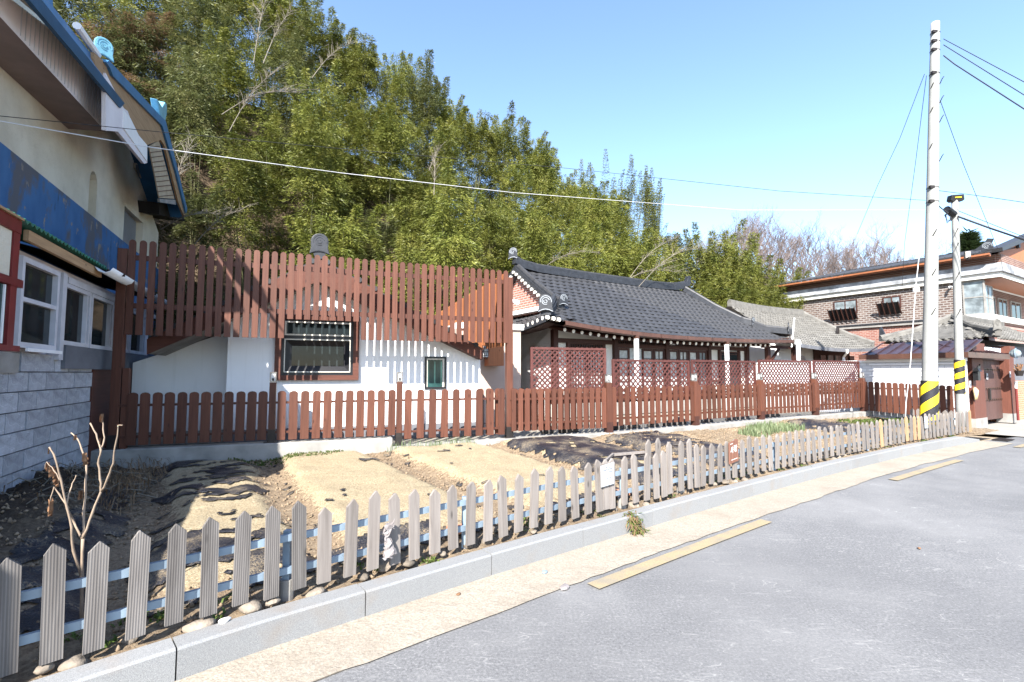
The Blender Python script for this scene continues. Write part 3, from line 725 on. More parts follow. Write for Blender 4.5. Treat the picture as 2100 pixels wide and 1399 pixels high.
# the syllables sa and rang
strokes(mb, [[(.30, .92), (.26, .55), (.02, .12)], [(.24, .52), (.46, .22)], [(.66, 1.0), (.66, -.02)], [(.66, .55), (.86, .55)]], .0085, -.0163, -.078, .135, .075, .075)
rg = [[(.05, .98), (.45, .98), (.45, .80), (.08, .76), (.08, .60), (.50, .60)], [(.74, 1.08), (.74, .50)], [(.74, .80), (.94, .80)]]
ring = [(.46 + .24 * math.cos(t), .24 + .20 * math.sin(t)) for t in [k * math.pi / 6 for k in range(13)]]
strokes(mb, rg + [ring], .0085, -.0163, -.004, .142, .082, .080); mb.build('lettering', M['sign_chalk'], sg)
mb = MB(); rr = random.Random(8)
for zz, a, b in ((.238, -.085, -.02), (.036, -.07, .07)):
    x = a
    while x < b: mb.box(x, x + .006, -.0178, -.0163, zz + (x + .1) * .11, zz + (x + .1) * .11 + .008); x += rr.uniform(.008, .011)
mb.build('small_lettering', M['sign_chalk'], sg)
sg = sign_root('notice_sign', 1899, 'small white notice hung on the grey fence in front of the striped pole', 'sign', .185, PB + .21)
MB().box(-.075, .075, -.006, 0, 0, .24).build('board', M['sign_white'], sg); mb = MB()
for i in range(6): mb.box(-.055, .05 - .02 * (i % 3), -.0075, -.0062, .05 + i * .028, .056 + i * .028)
mb.build('print', M['sign_text'], sg)

# ------------------------------------------------------------------ brown fences
PK_T = 1.27                                            # top of the low brown pickets
pm_low = [picket_mesh('picket', .125, .80, .022, .045, M['stain'], 'round'), picket_mesh('picket', .12, .80, .022, .045, M['stain'], 'round')]
pm_up = picket_mesh('picket', .086, 1.40, .022, .045, M['stain'], 'round')
pm_ups = picket_mesh('picket', .086, 1.15, .022, .045, M['stain'], 'round')
def post(parent, off, u, v, z0, z1, w=.10, mat='stain', foot=True):
    mb = MB(off); mb.box(u - w / 2, u + w / 2, v - w / 2, v + w / 2, z0 + (.17 if foot else 0), z1); mb.build('post', M[mat], parent, bevel=.004)
    if foot:
        f = MB(off).box(u - w / 2 - .006, u + w / 2 + .006, v - w / 2 - .006, v + w / 2 + .006, z0 + .012, z0 + .20)
        f.box(u - .10, u + .10, v - .09, v + .09, z0, z0 + .012).build('post_shoe', M['dark_metal'], parent)
def lamp(P, rz, lab):
    t = empty('post_lamp', P, rz, lab, 'lamp', 'small lamps on top of the fence posts')
    MB().box(-.042, .042, -.042, .042, 0, .02).build('base', M['lamp_metal'], t)
    MB().box(-.034, .034, -.034, .034, .02, .15).build('shade', M['lamp_glass'], t, bevel=.004)
    mb = MB()
    for sx in (-1, 1):
        for sy in (-1, 1): mb.box(sx * .040 - .006, sx * .040 + .006, sy * .040 - .006, sy * .040 + .006, .02, .15)
    mb.build('frame', M['lamp_metal'], t); MB().box(-.046, .046, -.046, .046, .15, .165).build('cap', M['lamp_metal'], t)
    MB().tube([(0, -.036, .03), (0, -.036, .07)], .014, 8).build('bulb', M['dark_metal'], t)

pm_side = picket_mesh('picket', .105, 1.40, .022, .045, M['orangewood'], 'round')
# tall screen on the left: posts and high pickets
sf = FF.root('screen_fence', (0, 0, FZ + .03), label='tall brown slatted screen raised above the white house wall', cat='fence'); so_ = Vector((0, 0, FZ + .03))
post(sf, so_, 0.0, .02, FZ + .03, 3.36, .12); post(sf, so_, 5.965, .02, .37, 3.33, .115)
uA, uB = .12, 5.88; nU = 47
wl_, wr_ = FF.uz(578, 660, 0)[0], FF.uz(733, 660, 0)[0]
for i in range(nU):
    u = uA + (uB - uA) * i / (nU - 1); short = wl_ < u < wr_
    ztop = FF.uz(240, 490, 0)[1] + (FF.uz(1036, 556, 0)[1] - FF.uz(240, 490, 0)[1]) * u / 5.92
    z0 = 2.42 - .03 * u / 6 if short else 2.10
    me = pm_ups if short else pm_up; h = 1.15 if short else 1.40
    inst('picket', me, sf, Vector((u, -.045, z0 - .0)) - so_, (0, R(random.uniform(-.25, .25)), 0), (1, 1, (ztop - z0) / h))
for zz in (3.20, 2.50 - .01):
    MB(so_).box(.06, 5.93, -.02, .018, zz, zz + .075).build('rail', M['stain_x'], sf)
# low brown fence, left run
lf = FF.root('picket_fence', (.2, 0, FZ + .03), label='low brown round-topped picket fence in front of the white house', cat='picket fence'); lo = Vector((.2, 0, FZ + .03))
post(lf, lo, .115, -.0, FZ + .03, 1.62, .08, foot=False)
for k, (pa, pb) in enumerate(((0, 1), (1, 2), (2, 3))):
    ua = (.0, 2.03, 3.98)[k]; ub = (2.03, 3.98, 5.92)[k]; n = (12, 11, 9)[k]
    zb = (FZ + .06, FZ + .05, .42)[k]
    for i in range(n):
        a = ua + (.22 if k == 0 else .14); b = ub - .13; u = a + (b - a) * i / (n - 1)
        inst('picket', random.choice(pm_low), lf, Vector((u, -.075, zb + .02)) - lo, (0, R(random.uniform(-.4, .4)), 0), (1, 1, (PK_T - zb - .02) / .8))
    for zz in (PK_T - .20, zb + .12): MB(lo).box(ua + .05, ub - .05, -.053, -.02, zz, zz + .035).build('rail', M['stain_x'], lf)
for u, z0 in ((2.03, FZ + .03), (3.98, .34)): post(lf, lo, u, 0, z0, 1.40, .095)
lamp(FF.w(2.03, 0, 1.40), FF.rz, 'clear box lamp on the post left of the big window'); lamp(FF.w(3.98, 0, 1.40), FF.rz, 'clear box lamp on the post between the two windows')
# doubled pickets next to the tall post
for i in range(3): inst('picket', pm_low[0], lf, Vector((5.42 + .17 * i, .03, .44)) - lo, (0, 0, 0), (1, 1, (PK_T - .44) / .8))

# right run with lattice panels
rf = empty('lattice_fence', PR[0] + Vector((0, 0, .37)), 0, 'brown picket fence topped with lattice panels in front of the tiled-roof house', 'fence'); ro = rf.location.copy()
zb_ = [.37, .40, .42, .43, .44, .44]
def local_run(a, b):
    d = (b - a); d.z = 0; L = d.length; d.normalize(); n = Vector((-d.y, d.x, 0)); return d, n, L, math.atan2(d.y, d.x)
def frm(a, d, n, x, y, z): return a + d * x + n * y + Vector((0, 0, z))
def obox(mb, a, d, n, x0, x1, y0, y1, z0, z1):
    P = [frm(a, d, n, x, y, z) for z in (z0, z1) for x, y in ((x0, y0), (x1, y0), (x1, y1), (x0, y1))]
    return mb.hexa(P[:4], P[4:])
lamp_lab = ['lamp on the fence post left of the second lattice panel', 'lamp on the fence post under the nearer white downpipe', 'lamp on the fence post at the right corner of the tiled-roof house', 'lamp on the fence post between the last two lattice panels', 'lamp on the corner post by the white brick wall']
for k in range(5):
    a = PR[k].copy(); b = PR[k + 1].copy(); d, n, L, th = local_run(a, b); z0 = zb_[k] + .10
    cnt = [15, 14, 14, 14, 14][k]
    for i in range(cnt):
        x = .11 + (L - .22) * i / (cnt - 1); p = frm(a, d, n, x, -.075, z0 + .02)
        inst('picket', random.choice(pm_low), rf, p - ro, (0, R(random.uniform(-.4, .4)), th), ((.72, .84, .84, .82, .84)[k], 1, (PK_T + .01 * k - z0 - .02) / .8))
    if k == 0:                                            # this panel has a second row of pickets behind
        for i in range(cnt - 1):
            x = .11 + (L - .22) * (i + .5) / (cnt - 1); p = frm(a, d, n, x, .02, z0 + .02)
            inst('picket', pm_low[0], rf, p - ro, (0, 0, th), (.68, 1, (PK_T - z0 - .03) / .8))
    for zz in (PK_T - .22, z0 + .14):
        obox(MB(ro), a, d, n, .04, L - .04, -.052, -.022, zz, zz + .04).build('rail', M['stain_x'], rf)
    # post at the far end
    mb = MB(ro); zt = 1.36 + .01 * k
    obox(mb, a, d, n, L - .06, L + .06, -.09, .03, zb_[k + 1] + .19, zt); mb.build('post', M['stain'], rf, bevel=.004)
    mb = MB(ro); obox(mb, a, d, n, L - .065, L + .065, -.095, .035, zb_[k + 1] - .01, zb_[k + 1] + .2).build('post_shoe', M['dark_metal'] if k < 0 else M['darkwood'], rf)
    lamp(frm(a, d, n, L, -.03, zt), th, lamp_lab[k])
    # lattice
    pxa, pxb, yt = [(1090, 1240, 712), (1257, 1411, 737), (1419, 1547, 738), (1556, 1661, 738), (1668, 1760, 739)][k]
    fr_ = Frame(a, d); yb = .06 if k else .10
    xa, zt2 = fr_.uz(pxa, yt, yb); xb = fr_.uz(pxb, yt, yb)[0]; zt2 = min(zt2, 2.2); zlo = PK_T - (.30 if k else .06)
    lp = empty('lattice_panel', frm(a, d, n, xa, yb, zlo) - ro, th, parent=rf); H_ = zt2 - zlo; Wd = xb - xa
    mb = MB(); e = .022
    mb.box(-e, Wd + e, -.02, .02, H_ - .045, H_).box(-e, Wd + e, -.02, .02, 0, .03).box(-e, e, -.0198, .0198, .03, H_ - .045).box(Wd - e, Wd + e, -.0198, .0198, .03, H_ - .045)
    mb.build('panel_frame', M['lattice'], lp)
    pitch = .125 if k else .105
    for sgn in (1, -1):
        c = -H_
        while c < Wd + H_:
            # line x = c + sgn*z clipped to the frame
            pts = []
            for z in (0, H_):
                x = c + (z if sgn > 0 else H_ - z)
                pts.append((x, z))
            (xa1, za1), (xb1, zb1) = pts
            def clip(xa1, za1, xb1, zb1):
                t0, t1 = 0.0, 1.0; dx = xb1 - xa1
                for lim, s_ in ((0, 1), (Wd, -1)):
                    fa = (xa1 - lim) * s_; fb = (xb1 - lim) * s_
                    if fa < 0 and fb < 0: return None
                    if fa < 0: t0 = max(t0, fa / (fa - fb))
                    if fb < 0: t1 = min(t1, fa / (fa - fb))
                return None if t0 >= t1 else (xa1 + dx * t0, za1 + (zb1 - za1) * t0, xa1 + dx * t1, za1 + (zb1 - za1) * t1)
            r = clip(xa1, za1, xb1, zb1)
            if r and math.hypot(r[2] - r[0], r[3] - r[1]) > .05:
                y = -.006 * sgn
                mb = MB(); mb.beam((r[0], y, r[1]), (r[2], y, r[3]), .009, .030 if k else .026, up=(0, 1, 0)); mb.v = mb.v
                mb2 = MB(); dx, dz = r[2] - r[0], r[3] - r[1]; Ls = math.hypot(dx, dz); nx, nz = -dz / Ls * .015, dx / Ls * .015
                mb2.prism([(r[0] - nx, r[1] - nz), (r[2] - nx, r[3] - nz), (r[2] + nx, r[3] + nz), (r[0] + nx, r[1] + nz)], (y - .0045, y + .0045))
                mb2.build('slat', M['lattice'], lp)
            c += pitch
# end run towards the road
ef = empty('picket_fence', PR[5] + Vector((0, 0, .44)), 0, 'short run of wide brown boards set against the white brick wall', 'picket fence'); eo = ef.location.copy()
d, n, L, th = local_run(PR[5], PE)
pm_wide = picket_mesh('picket', .118, .80, .022, .04, M['stain'], 'round')
for i in range(15):
    x = .12 + i * .146; inst('picket', pm_wide, ef, frm(PR[5], d, n, x, -.05, .47 - i * .006) - eo, (0, 0, th), (1, 1, (PK_T + .04 - .47) / .8))
for zz in (1.10, .62): obox(MB(eo), PR[5], d, n, .06, L + .05, -.028, .0, zz, zz + .035).build('rail', M['stain_x'], ef)
# ------------------------------------------------------------------ generic parts for buildings
def pp(fr, v, pts, f='uz'): return [getattr(fr, f)(a, b, v) for a, b in pts]
def panel(fr, v, pts, th, name, mat, parent, off, bevel=0):
    """a board whose outline is given by picture points, standing at depth v with thickness th (front face at v)"""
    mb = MB(off); mb.prism(pp(fr, v, pts), (v, v + th)); return mb.build(name, mat, parent, bevel=bevel)
def window(parent, off, u0, u1, z0, z1, v, fw, mat_f, mat_g, mull=(), rails=(), dep=.05, name='window', ax='u', recess=.02, trim=None):
    """frame ring + glass + bars, on a plane v = const (ax 'u') or u = const (ax 'v')"""
    def bx(mb, a, b, c, d, e, f):
        return mb.box(a, b, c, d, e, f) if ax == 'u' else mb.box(c, d, a, b, e, f)
    r = empty(name, (0, 0, 0), 0, parent=parent) if False else None
    mb = MB(off)
    bx(mb, u0, u1, v, v + dep, z1 - fw, z1); bx(mb, u0, u1, v, v + dep, z0, z0 + fw); bx(mb, u0, u0 + fw, v, v + dep, z0 + fw, z1 - fw); bx(mb, u1 - fw, u1, v, v + dep, z0 + fw, z1 - fw)
    for m in mull: bx(mb, m - fw * .4, m + fw * .4, v + .003, v + dep, z0 + fw, z1 - fw)
    for z in rails: bx(mb, u0 + fw, u1 - fw, v + .004, v + dep, z - fw * .4, z + fw * .4)
    w = mb.build(name, mat_f, parent)
    g = MB(off); bx(g, u0 + fw, u1 - fw, v + recess, v + recess + .008, z0 + fw, z1 - fw); g.build('pane', mat_g, w); w.children[0].location = (0, 0, 0)
    return w
def shield(name, parent, off, P, rz, s, mat, relief, tilt=0):
    """roof-end tile: arched plate with a raised rim and a curled emblem"""
    root = MB(); out = [(-.5, 0), (-.2, .10), (0, .13), (.2, .10), (.5, 0), (.42, .35)] + [(.44 * math.cos(t), .68 + .44 * math.sin(t)) for t in [k * math.pi / 8 for k in range(9)]] + [(-.42, .35)]
    root.prism([(x * s, z * s) for x, z in out], (-.05 * s, .06 * s)); o = root.build(name, mat, parent, bevel=.01)
    o.location = Vector(P) - Vector(off); o.rotation_euler = (tilt, 0, rz)
    mb = MB()
    for r0, r1, a0, a1 in ((.36, .32, -.2, 3.35), (.24, .20, .3, 5.2), (.12, .08, 2.5, 8.0)):
        n = 14; prev = None
        for k in range(n + 1):
            t = a0 + (a1 - a0) * k / n; rr = r0 + (r1 - r0) * k / n
            p = (rr * math.cos(t) * s, (.68 + rr * math.sin(t)) * s)
            if prev:
                L = math.hypot(p[0] - prev[0], p[1] - prev[1]) or 1; nx, nz = -(p[1] - prev[1]) / L * .02 * s, (p[0] - prev[0]) / L * .02 * s
                mb.prism([(prev[0] - nx, prev[1] - nz), (p[0] - nx, p[1] - nz), (p[0] + nx, p[1] + nz), (prev[0] + nx, prev[1] + nz)], (-.07 * s, -.05 * s))
            prev = p
    mb.prism([(-.44 * s, .04 * s), (-.2 * s, .15 * s), (0, .18 * s), (.2 * s, .15 * s), (.44 * s, .04 * s), (.44 * s, .08 * s), (.2 * s, .20 * s), (0, .23 * s), (-.2 * s, .20 * s), (-.44 * s, .08 * s)], (-.065 * s, -.05 * s))
    mb.build('emblem', relief, o); return o

# ------------------------------------------------------------------ the cream and blue house on the left
O = (5.2, 0, .4); lh = FW.root('house', O, label='two-storey cream house with flaking blue band and a lean-to of whitewashed blocks', cat='house')
# lean-to wall with separate blocks
MB(O).box(3.6, 10.6, .03, .8, .0, 1.74).box(-.2, 3.598, .35, .8, .0, 1.74).build('lean_to_wall', M['conc_dark'], lh)  # second box: unseen near stretch, set back to shape the shadow on the garden
MB(O).box(3.6, 10.6, .06, .8, 1.741, 2.80).box(-.2, 3.598, .36, .8, 1.741, 2.75).build('lean_to_upper_wall', M['siding'], lh)  # its second box, also out of view, follows that shadow-shaping setback
bmesh_ = MB().box(-.193, .193, -.0, .14, -.094, .094).mesh('block'); recalc(bmesh_); bmesh_.materials.append(M['block'])
for r_ in range(8):
    z = .26 + r_ * .2
    u = 3.8 + (.2 if r_ % 2 else 0)
    while u < 7.42:
        if not (r_ == 7 and 4.0 < u < 5.35): inst('block', bmesh_, lh, Vector((u, -.012 + random.uniform(-.006, .006), z)) - Vector(O), (0, random.uniform(-.004, .004), 0))
        u += .4
MB(O).box(4.0, 5.33, -.03, .06, 1.55, 1.745).build('broken_mortar', M['conc'], lh)
MB(O).box(7.42, 10.62, -.02, .03, .2, 1.60).build('dark_plinth', M['bargeboard'], lh)
MB(O).box(6.36, 10.62, -.055, .028, 1.60, 1.88).build('sill_board', M['conc_dark'], lh)
# windows of the lean-to
w = window(lh, O, FW.uz(42, 620, -.075)[0], FW.uz(121, 620, -.075)[0], 1.80, 2.70, -.075, .055, M['old_white'], M['glass_dark'], rails=(2.28,), dep=.12, recess=.05)
MB(O).box(5.30, 6.12, -.10, -.08, 1.765, 1.80).build('sill', M['white_paint'], w)
MB(O).box(6.16, 6.27, -.06, .05, 1.70, 2.72).build('jamb', M['old_white'], lh)
for a, b in [(FW.uz(p_, 650, -.045)[0], FW.uz(q_, 650, -.045)[0]) for p_, q_ in ((128, 186), (187.5, 233), (235, 268), (269.5, 300))]:
    window(lh, O, a, b, 1.885, 2.62, -.045, .05, M['old_white'], M['glass_dark'], mull=(a + (b - a) * .86,) if a < 9 else (), dep=.1, recess=.045)
MB(O).box(6.34, 10.6, -.05, .05, 2.625, 2.70).build('window_head', M['old_white'], lh)
# lean-to roof: green corrugated near us, dark felt and a white gutter beyond
def corrugated(u0, u1, v0, z0, v1, z1, n, amp, name, mat):
    P = []
    for i in range(n + 1):
        u = u0 + (u1 - u0) * i / n; h = amp * math.sin(i * math.pi / 2)
        P.append([(u, v0, z0 + h), (u, v1, z1 + h)])
    o = MB(O).sheet(P).build(name, mat, lh, fix=False); so = o.modifiers.new('t', 'SOLIDIFY'); so.thickness = .012; return o
corrugated(4.4, 6.95, -.24, 2.93, .82, 3.28, 108, .016, 'corrugated_roof', M['green_roof'])
MB(O).box(4.9, 6.9, -.20, -.16, 2.80, 2.90).build('roof_batten', M['fascia_wood'], lh)
corrugated(6.9, 10.6, -.20, 2.94, .82, 3.20, 150, .012, 'felt_roof', M['black'])
P = [[(u, -.30 + .10 * math.sin(t), 2.92 - .10 * math.cos(t) ) for t in (-1.3, -.7, 0, .7, 1.3)] for u in (6.62, 10.5)]
o = MB(O).sheet(P).build('gutter', M['white_paint'], lh, smooth=True, fix=False); o.modifiers.new('t', 'SOLIDIFY').thickness = .008
for u in (7.05, 7.9, 8.8): MB(O).box(u - .01, u + .01, -.41, -.19, 2.86, 2.90).build('gutter_strap', M['dark_metal'], lh)
# red steel porch at the very left
rp = FW.root('porch', (4.3, -.25, 1.7), label='dark red steel framed porch with cream panel and greenish glass at the left edge', cat='porch'); r0 = (4.3, -.25, 1.7)
pe = lambda p_, y_: FW.uz(p_, y_, -.27)[0]
MB(r0).box(3.7, pe(45, 475), -.27, .3, 2.78, 2.90).build('top_beam', M['red_frame'], rp, bevel=.006)
MB(r0).box(3.7, pe(43, 475), -.29, .25, 2.90, 2.92).build('roof_sheet', M['fascia_wood'], rp)
MB(r0).box(pe(29, 520), pe(42, 520), -.262, -.20, 1.78, 2.78).build('post', M['red_frame'], rp); MB(r0).box(pe(42, 520) + .02, pe(42, 520) + .08, -.16, -.10, 1.78, 2.78).build('post', M['red_frame'], rp)
MB(r0).box(3.7, pe(48, 580), -.27, -.20, 2.31, 2.38).build('rail', M['red_frame'], rp); MB(r0).box(3.7, pe(41, 715), -.27, -.12, 1.74, 1.79).build('rail', M['red_frame'], rp)
MB(r0).box(3.7, pe(28, 520), -.25, -.23, 2.381, 2.779).build('panel', M['cream'], rp); MB(r0).box(3.7, pe(16, 650), -.25, -.24, 1.80, 2.30).build('pane', M['glass_green'], rp); MB(r0).box(pe(8, 650), pe(11, 650), -.262, -.251, 1.80, 2.30).build('glazing_bar', M['white_paint'], rp)
MB(r0).box(pe(17, 650), pe(40, 650), -.16, .2, 1.80, 2.30).build('side_panel', M['interior'], rp)
# upper storey
zb = 4.34
arc = [(9.79 + .19 * math.cos(t), 4.95 + .22 * math.sin(t)) for t in (0, .5, 1.0, 1.57, 2.14, 2.64, 3.14)][::-1]
MB(O).prism([(3.5, zb), (9.60, zb)] + arc + [(9.98, zb), (11.62, zb), (11.62, 5.12), (13.1, 5.16), (13.1, zb), (14.61, zb), (14.61, 5.3), (3.5, 5.3)], (.80, .94)).build('wall', M['cream'], lh)
MB(O).box(3.5, 14.61, .941, 7.0, zb, 5.3).build('wall', M['cream'], lh)
top = MB(O); top.prism([(4.9, 5.3), (14.61, 5.3), (14.61, 5.32), (11.0, 6.7), (4.9, 6.7)], (.80, 7.0)).build('wall', M['cream'], lh)
MB(O).box(3.5, 14.66, .77, 6.99, .2, zb - .004).build('blue_wall', M['blue_wall'], lh)
# arched niche, windows
ar = [(9.60, 4.36), (9.98, 4.36), (9.98, 4.95)] + [(9.79 + .19 * math.cos(t), 4.95 + .22 * math.sin(t)) for t in (.5, 1.0, 1.57, 2.14, 2.64)] + [(9.60, 4.95)]
MB(O).box(11.62, 12.95, .90, .94, zb, 5.12).build('pane', M['pane_grey'], lh)
for pts, m_ in (([(276, 345), (276, 334), (292, 337), (291, 367)], 'soffit'),):
    w = panel(FW, .775, pts, .02, 'window', M['soffit'], lh, O); q = [(x + (3 if k < 2 else -5), y + (3 if k in (1, 2) else 0)) for k, (x, y) in enumerate(pts)]
    g = panel(FW, .765, q, .008, 'pane', M['conc_dark'], w, O); g.location = (0, 0, 0)
# eaves: siding, soffits, blue gutter, end box
panel(FW, .30, [(-60, -30), (13, 48), (217, 270), (220, 150), (25, 0), (-30, -45)], .03, 'siding', M['siding'], lh, O)
for k in range(26):
    u = 5.75 + k * .105; za = 5.2 + (u - 5.47) / 3.04 * .24; zt = 5.5 + (u - 5.55) / 2.9 * .86
    MB(O).box(u, u + .008, .293, .301, za + .01, min(zt, 6.3)).build('siding_joint', M['old_white'], lh)
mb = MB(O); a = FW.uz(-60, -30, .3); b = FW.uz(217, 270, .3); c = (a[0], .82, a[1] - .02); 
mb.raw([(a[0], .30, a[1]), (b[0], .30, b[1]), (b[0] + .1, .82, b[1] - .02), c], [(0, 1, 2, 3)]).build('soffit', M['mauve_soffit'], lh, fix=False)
mb = MB(O); a = FW.uz(-30, -75, 0); b = FW.uz(250, 215, 0); a3 = FW.uz(-30, -60, .3); b3 = FW.uz(222, 152, .3)
mb.raw([(a[0], .02, a[1] + .1), (b[0], .02, b[1] + .02), (b3[0], .31, b3[1]), (a3[0], .31, a3[1])], [(0, 1, 2, 3)]).build('soffit', M['soffit'], lh, fix=False)
panel(FW, -.02, [(20, -60), (60, 0), (247, 222), (256, 212), (85, 0), (50, -50)], .05, 'gutter', M['blue_dark'], lh, O)
P = [FW.uz(85, 0, -.02), FW.uz(248, 206, -.02)]
mb = MB(O); (ua, za), (ub, zb2) = P; ua -= .6; za -= .06
mb.raw([(ua, -.02, za), (ub, -.02, zb2), (ub - .2, .22, zb2 + .42), (ua, .22, za + .36)], [(0, 1, 2, 3)]).build('roof_edge', M['blue_trim'], lh, fix=False)
panel(FW, .0, [(217, 150), (217, 268), (242, 270), (296, 336), (302, 334), (302, 300), (285, 280), (270, 250), (262, 228), (254, 222)], .05, 'eaves_box', M['siding'], lh, O)
panel(FW, -.012, [(253, 225), (253, 262), (298, 326), (302, 332), (302, 298), (285, 278), (268, 243)], .02, 'eaves_box_face', M['white_paint'], lh, O)
# bare plywood bargeboard and blue tiled edge beyond it
panel(FW, .03, [(193, 108), (196, 150), (262, 232), (273, 268), (301, 298), (330, 287), (338, 300), (366, 415), (378, 445), (381, 440), (360, 360), (334, 262), (228, 150), (228, 138)], .04, 'bargeboard', M['fascia_wood'], lh, O)
panel(FW, -.01, [(218, 128), (226, 140), (232, 156), (333, 258), (361, 352), (382, 438), (384, 428), (362, 335), (340, 248), (322, 230), (224, 124)], .10, 'roof_edge', M['blue_trim'], lh, O)
panel(FW, .085, [(306, 300), (326, 288), (358, 408), (327, 406)], .02, 'soffit', M['soffit'], lh, O)
for k in range(11):
    y = 300 + k * 10; MB(O)
    a = FW.uz(306 + k * 1.9, y + 3, .08); b = FW.uz(328 + k * 2.9, y, .08); MB(O).beam((a[0], .08, a[1]), (b[0], .08, b[1]), .006, .012).build('soffit_joint', M['bargeboard'], lh)
panel(FW, .075, [(327, 408), (360, 410), (361, 420), (328, 415)], .04, 'eaves_trim', M['conc'], lh, O)
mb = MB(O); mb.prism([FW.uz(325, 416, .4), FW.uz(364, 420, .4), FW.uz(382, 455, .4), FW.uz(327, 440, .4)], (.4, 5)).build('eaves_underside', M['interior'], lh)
# roof body behind the edges, sloping up and away
mb = MB(O); r1 = FW.uz(340, 262, .1); r2 = FW.uz(378, 436, .1); r0_ = FW.uz(214, 120, .1)
mb.hexa([(4.9, .7, 6.6), (r0_[0], .7, 6.7), (r0_[0], 6, 6.6), (4.9, 6, 6.6)], [(4.9, .72, 6.8), (r0_[0], .72, 6.9), (r0_[0], 6, 7.6), (4.9, 6, 7.6)])
mb.hexa([(r0_[0], .1, r0_[1] - .25), (r1[0], .1, r1[1] - .2), (r1[0], 6, 6.2), (r0_[0], 6, 6.2)], [(r0_[0], .12, r0_[1] - .1), (r1[0], .12, r1[1]), (r1[0], 6, 7.7), (r0_[0], 6, 7.6)])
mb.hexa([(r1[0], .1, r1[1] - .2), (r2[0], .1, r2[1] - .15), (r2[0], 6, r2[1] - .2), (r1[0], 6, 6.2)], [(r1[0], .12, r1[1]), (r2[0], .12, r2[1]), (r2[0], 6, r2[1] + .3), (r1[0], 6, 7.7)])
mb.build('roof', M['blue_trim'], lh)
# glazed ornaments
q = FW.uz(212, 112, .1); o = shield('ridge_end_tile', lh, O, (q[0], .1, q[1] - .05), R(-52), .27, M['glazed_tile'], M['glazed_tile'])
q = FW.uz(186, 103, .15); MB(O).tube([(q[0] - .5, .15, q[1] + .02), (q[0] + .15, .12, q[1] + .03)], .05, 8).build('ridge_tile', M['white_paint'], lh)
q = FW.uz(330, 226, .25); MB(O).prism([(q[0] - .55, q[1] - .02), (q[0] - .1, q[1] + .03), (q[0] + .12, q[1] + .26), (q[0] + .28, q[1] + .30), (q[0] + .32, q[1] + .08), (q[0] + .18, q[1] - .22), (q[0] - .02, q[1] - .40)], (.2, .34)).build('hip_end_tile', M['glazed_tile'], lh, bevel=.02)

# ------------------------------------------------------------------ white house behind the tall screen
O = (3.4, .75, .34); wh = FF.root('house', O, label='small white rendered house with charcoal gable roof behind the brown screen', cat='house')
uL, uR = 1.24, 5.62; VF = .75
def gable(uL, uR, z0, apex, zl, zr, v0, v1, name, mat):
    MB(O).prism([(uL, z0), (uR, z0), (uR, zr), (apex[0], apex[1]), (uL, zl)], (v0, v1)).build(name, mat, wh)
gable(uL, uR, .34, (2.65, 3.24), 2.44, 1.80, VF, 6.2, 'wall', M['white'])
gable(-.25, uL, .34, (1.0, 2.22), 1.72, 2.34, 1.30, 6.2, 'wall', M['white'])
MB(O).box(uL - .002, uR + .012, VF - .03, VF, .34, .60).build('plinth', M['conc_dark'], wh)
MB(O).box(-.25, uL - .004, 1.27, 1.30, .34, .56).build('plinth', M['conc'], wh)
# roof slab, boards
g_ = [FF.uz(a, b, .50) for a, b in ((301, 727), (652, 577), (990, 738), (990, 717), (655, 531), (301, 696))]
fr_out = g_
MB(O).prism(fr_out, (.50, .54)).build('bargeboard', M['bargeboard'], wh)
apu = g_[4][0]; bk = [(u_, z_ + .05) for u_, z_ in g_[:3]] + [(u_, z_ + .03) for u_, z_ in g_[3:]]
MB(O).prism(bk, (.545, 6.6)).build('roof', M['tile_black'], wh)
MB(O).prism([(g_[0][0] + .02, g_[0][1] + .005), (g_[1][0], g_[1][1] - .005), (g_[1][0], g_[1][1] + .04), (g_[0][0] + .02, g_[0][1] + .05)], (.545, 6.5)).build('soffit', M['conc'], wh)
MB(O).prism([(g_[1][0] + .002, g_[1][1] - .005), (g_[2][0] - .02, g_[2][1] + .005), (g_[2][0] - .02, g_[2][1] + .05), (g_[1][0] + .002, g_[1][1] + .04)], (.545, 6.5)).build('soffit', M['bargeboard'], wh)
for sgn in (-1, 1):
    L = (apu - g_[5][0]) if sgn < 0 else (g_[3][0] - apu); zt_ = g_[4][1] + .03; slope = (zt_ - g_[5 if sgn < 0 else 3][1] - .03) / L; n = 11
    for k in range(n):
        f = (k + .5) / n; x = apu + sgn * L * f; z = zt_ - slope * L * f
        MB(O).tube([(x, .48, z - .01), (x, 6.6, z - .01)], .05, 6).build('cover_tile_row', M['tile_black'], wh)
MB(O).tube([(apu, .5, zt_ + .06), (apu, 6.6, zt_ + .06)], .10, 8).build('ridge', M['tile_trim'], wh)
shield('ridge_end_tile', wh, O, (apu, .50, zt_ + .05), 0, .33, M['tile_trim'], M['tile_trim'])
# big window: brown surround, black frame, two lights
u0, u1 = FF.uz(562, 780, .7)[0], FF.uz(735, 780, .7)[0]; z0, z1 = 1.425, 2.56
wb = MB(O); wb.box(u0, u1, .67, .752, z0, z0 + .085).box(u0, u1, .67, .752, z1 - .085, z1).box(u0, u0 + .10, .67, .752, z0 + .085, z1 - .085).box(u1 - .10, u1, .67, .752, z0 + .085, z1 - .085)
win = wb.build('window', M['bargeboard'], wh)
a, b = u0 + .10, u1 - .10
def sub(name, mat, bx, bev=0):
    mb = MB(O)
    for q in bx: mb.box(*q)
    o = mb.build(name, mat, win, bevel=bev); return o
zc0, zc1 = z0 + .085, z1 - .085; zm = 2.14
sub('frame', M['black_frame'], [(a, b, .69, .752, zc0, zc0 + .05), (a, b, .69, .752, zc1 - .03, zc1), (a, b, .69, .752, zm, zm + .06), (a, a + .045, .69, .752, zc0 + .05, zc1 - .03), (b - .045, b, .69, .752, zc0 + .05, zc1 - .03)])
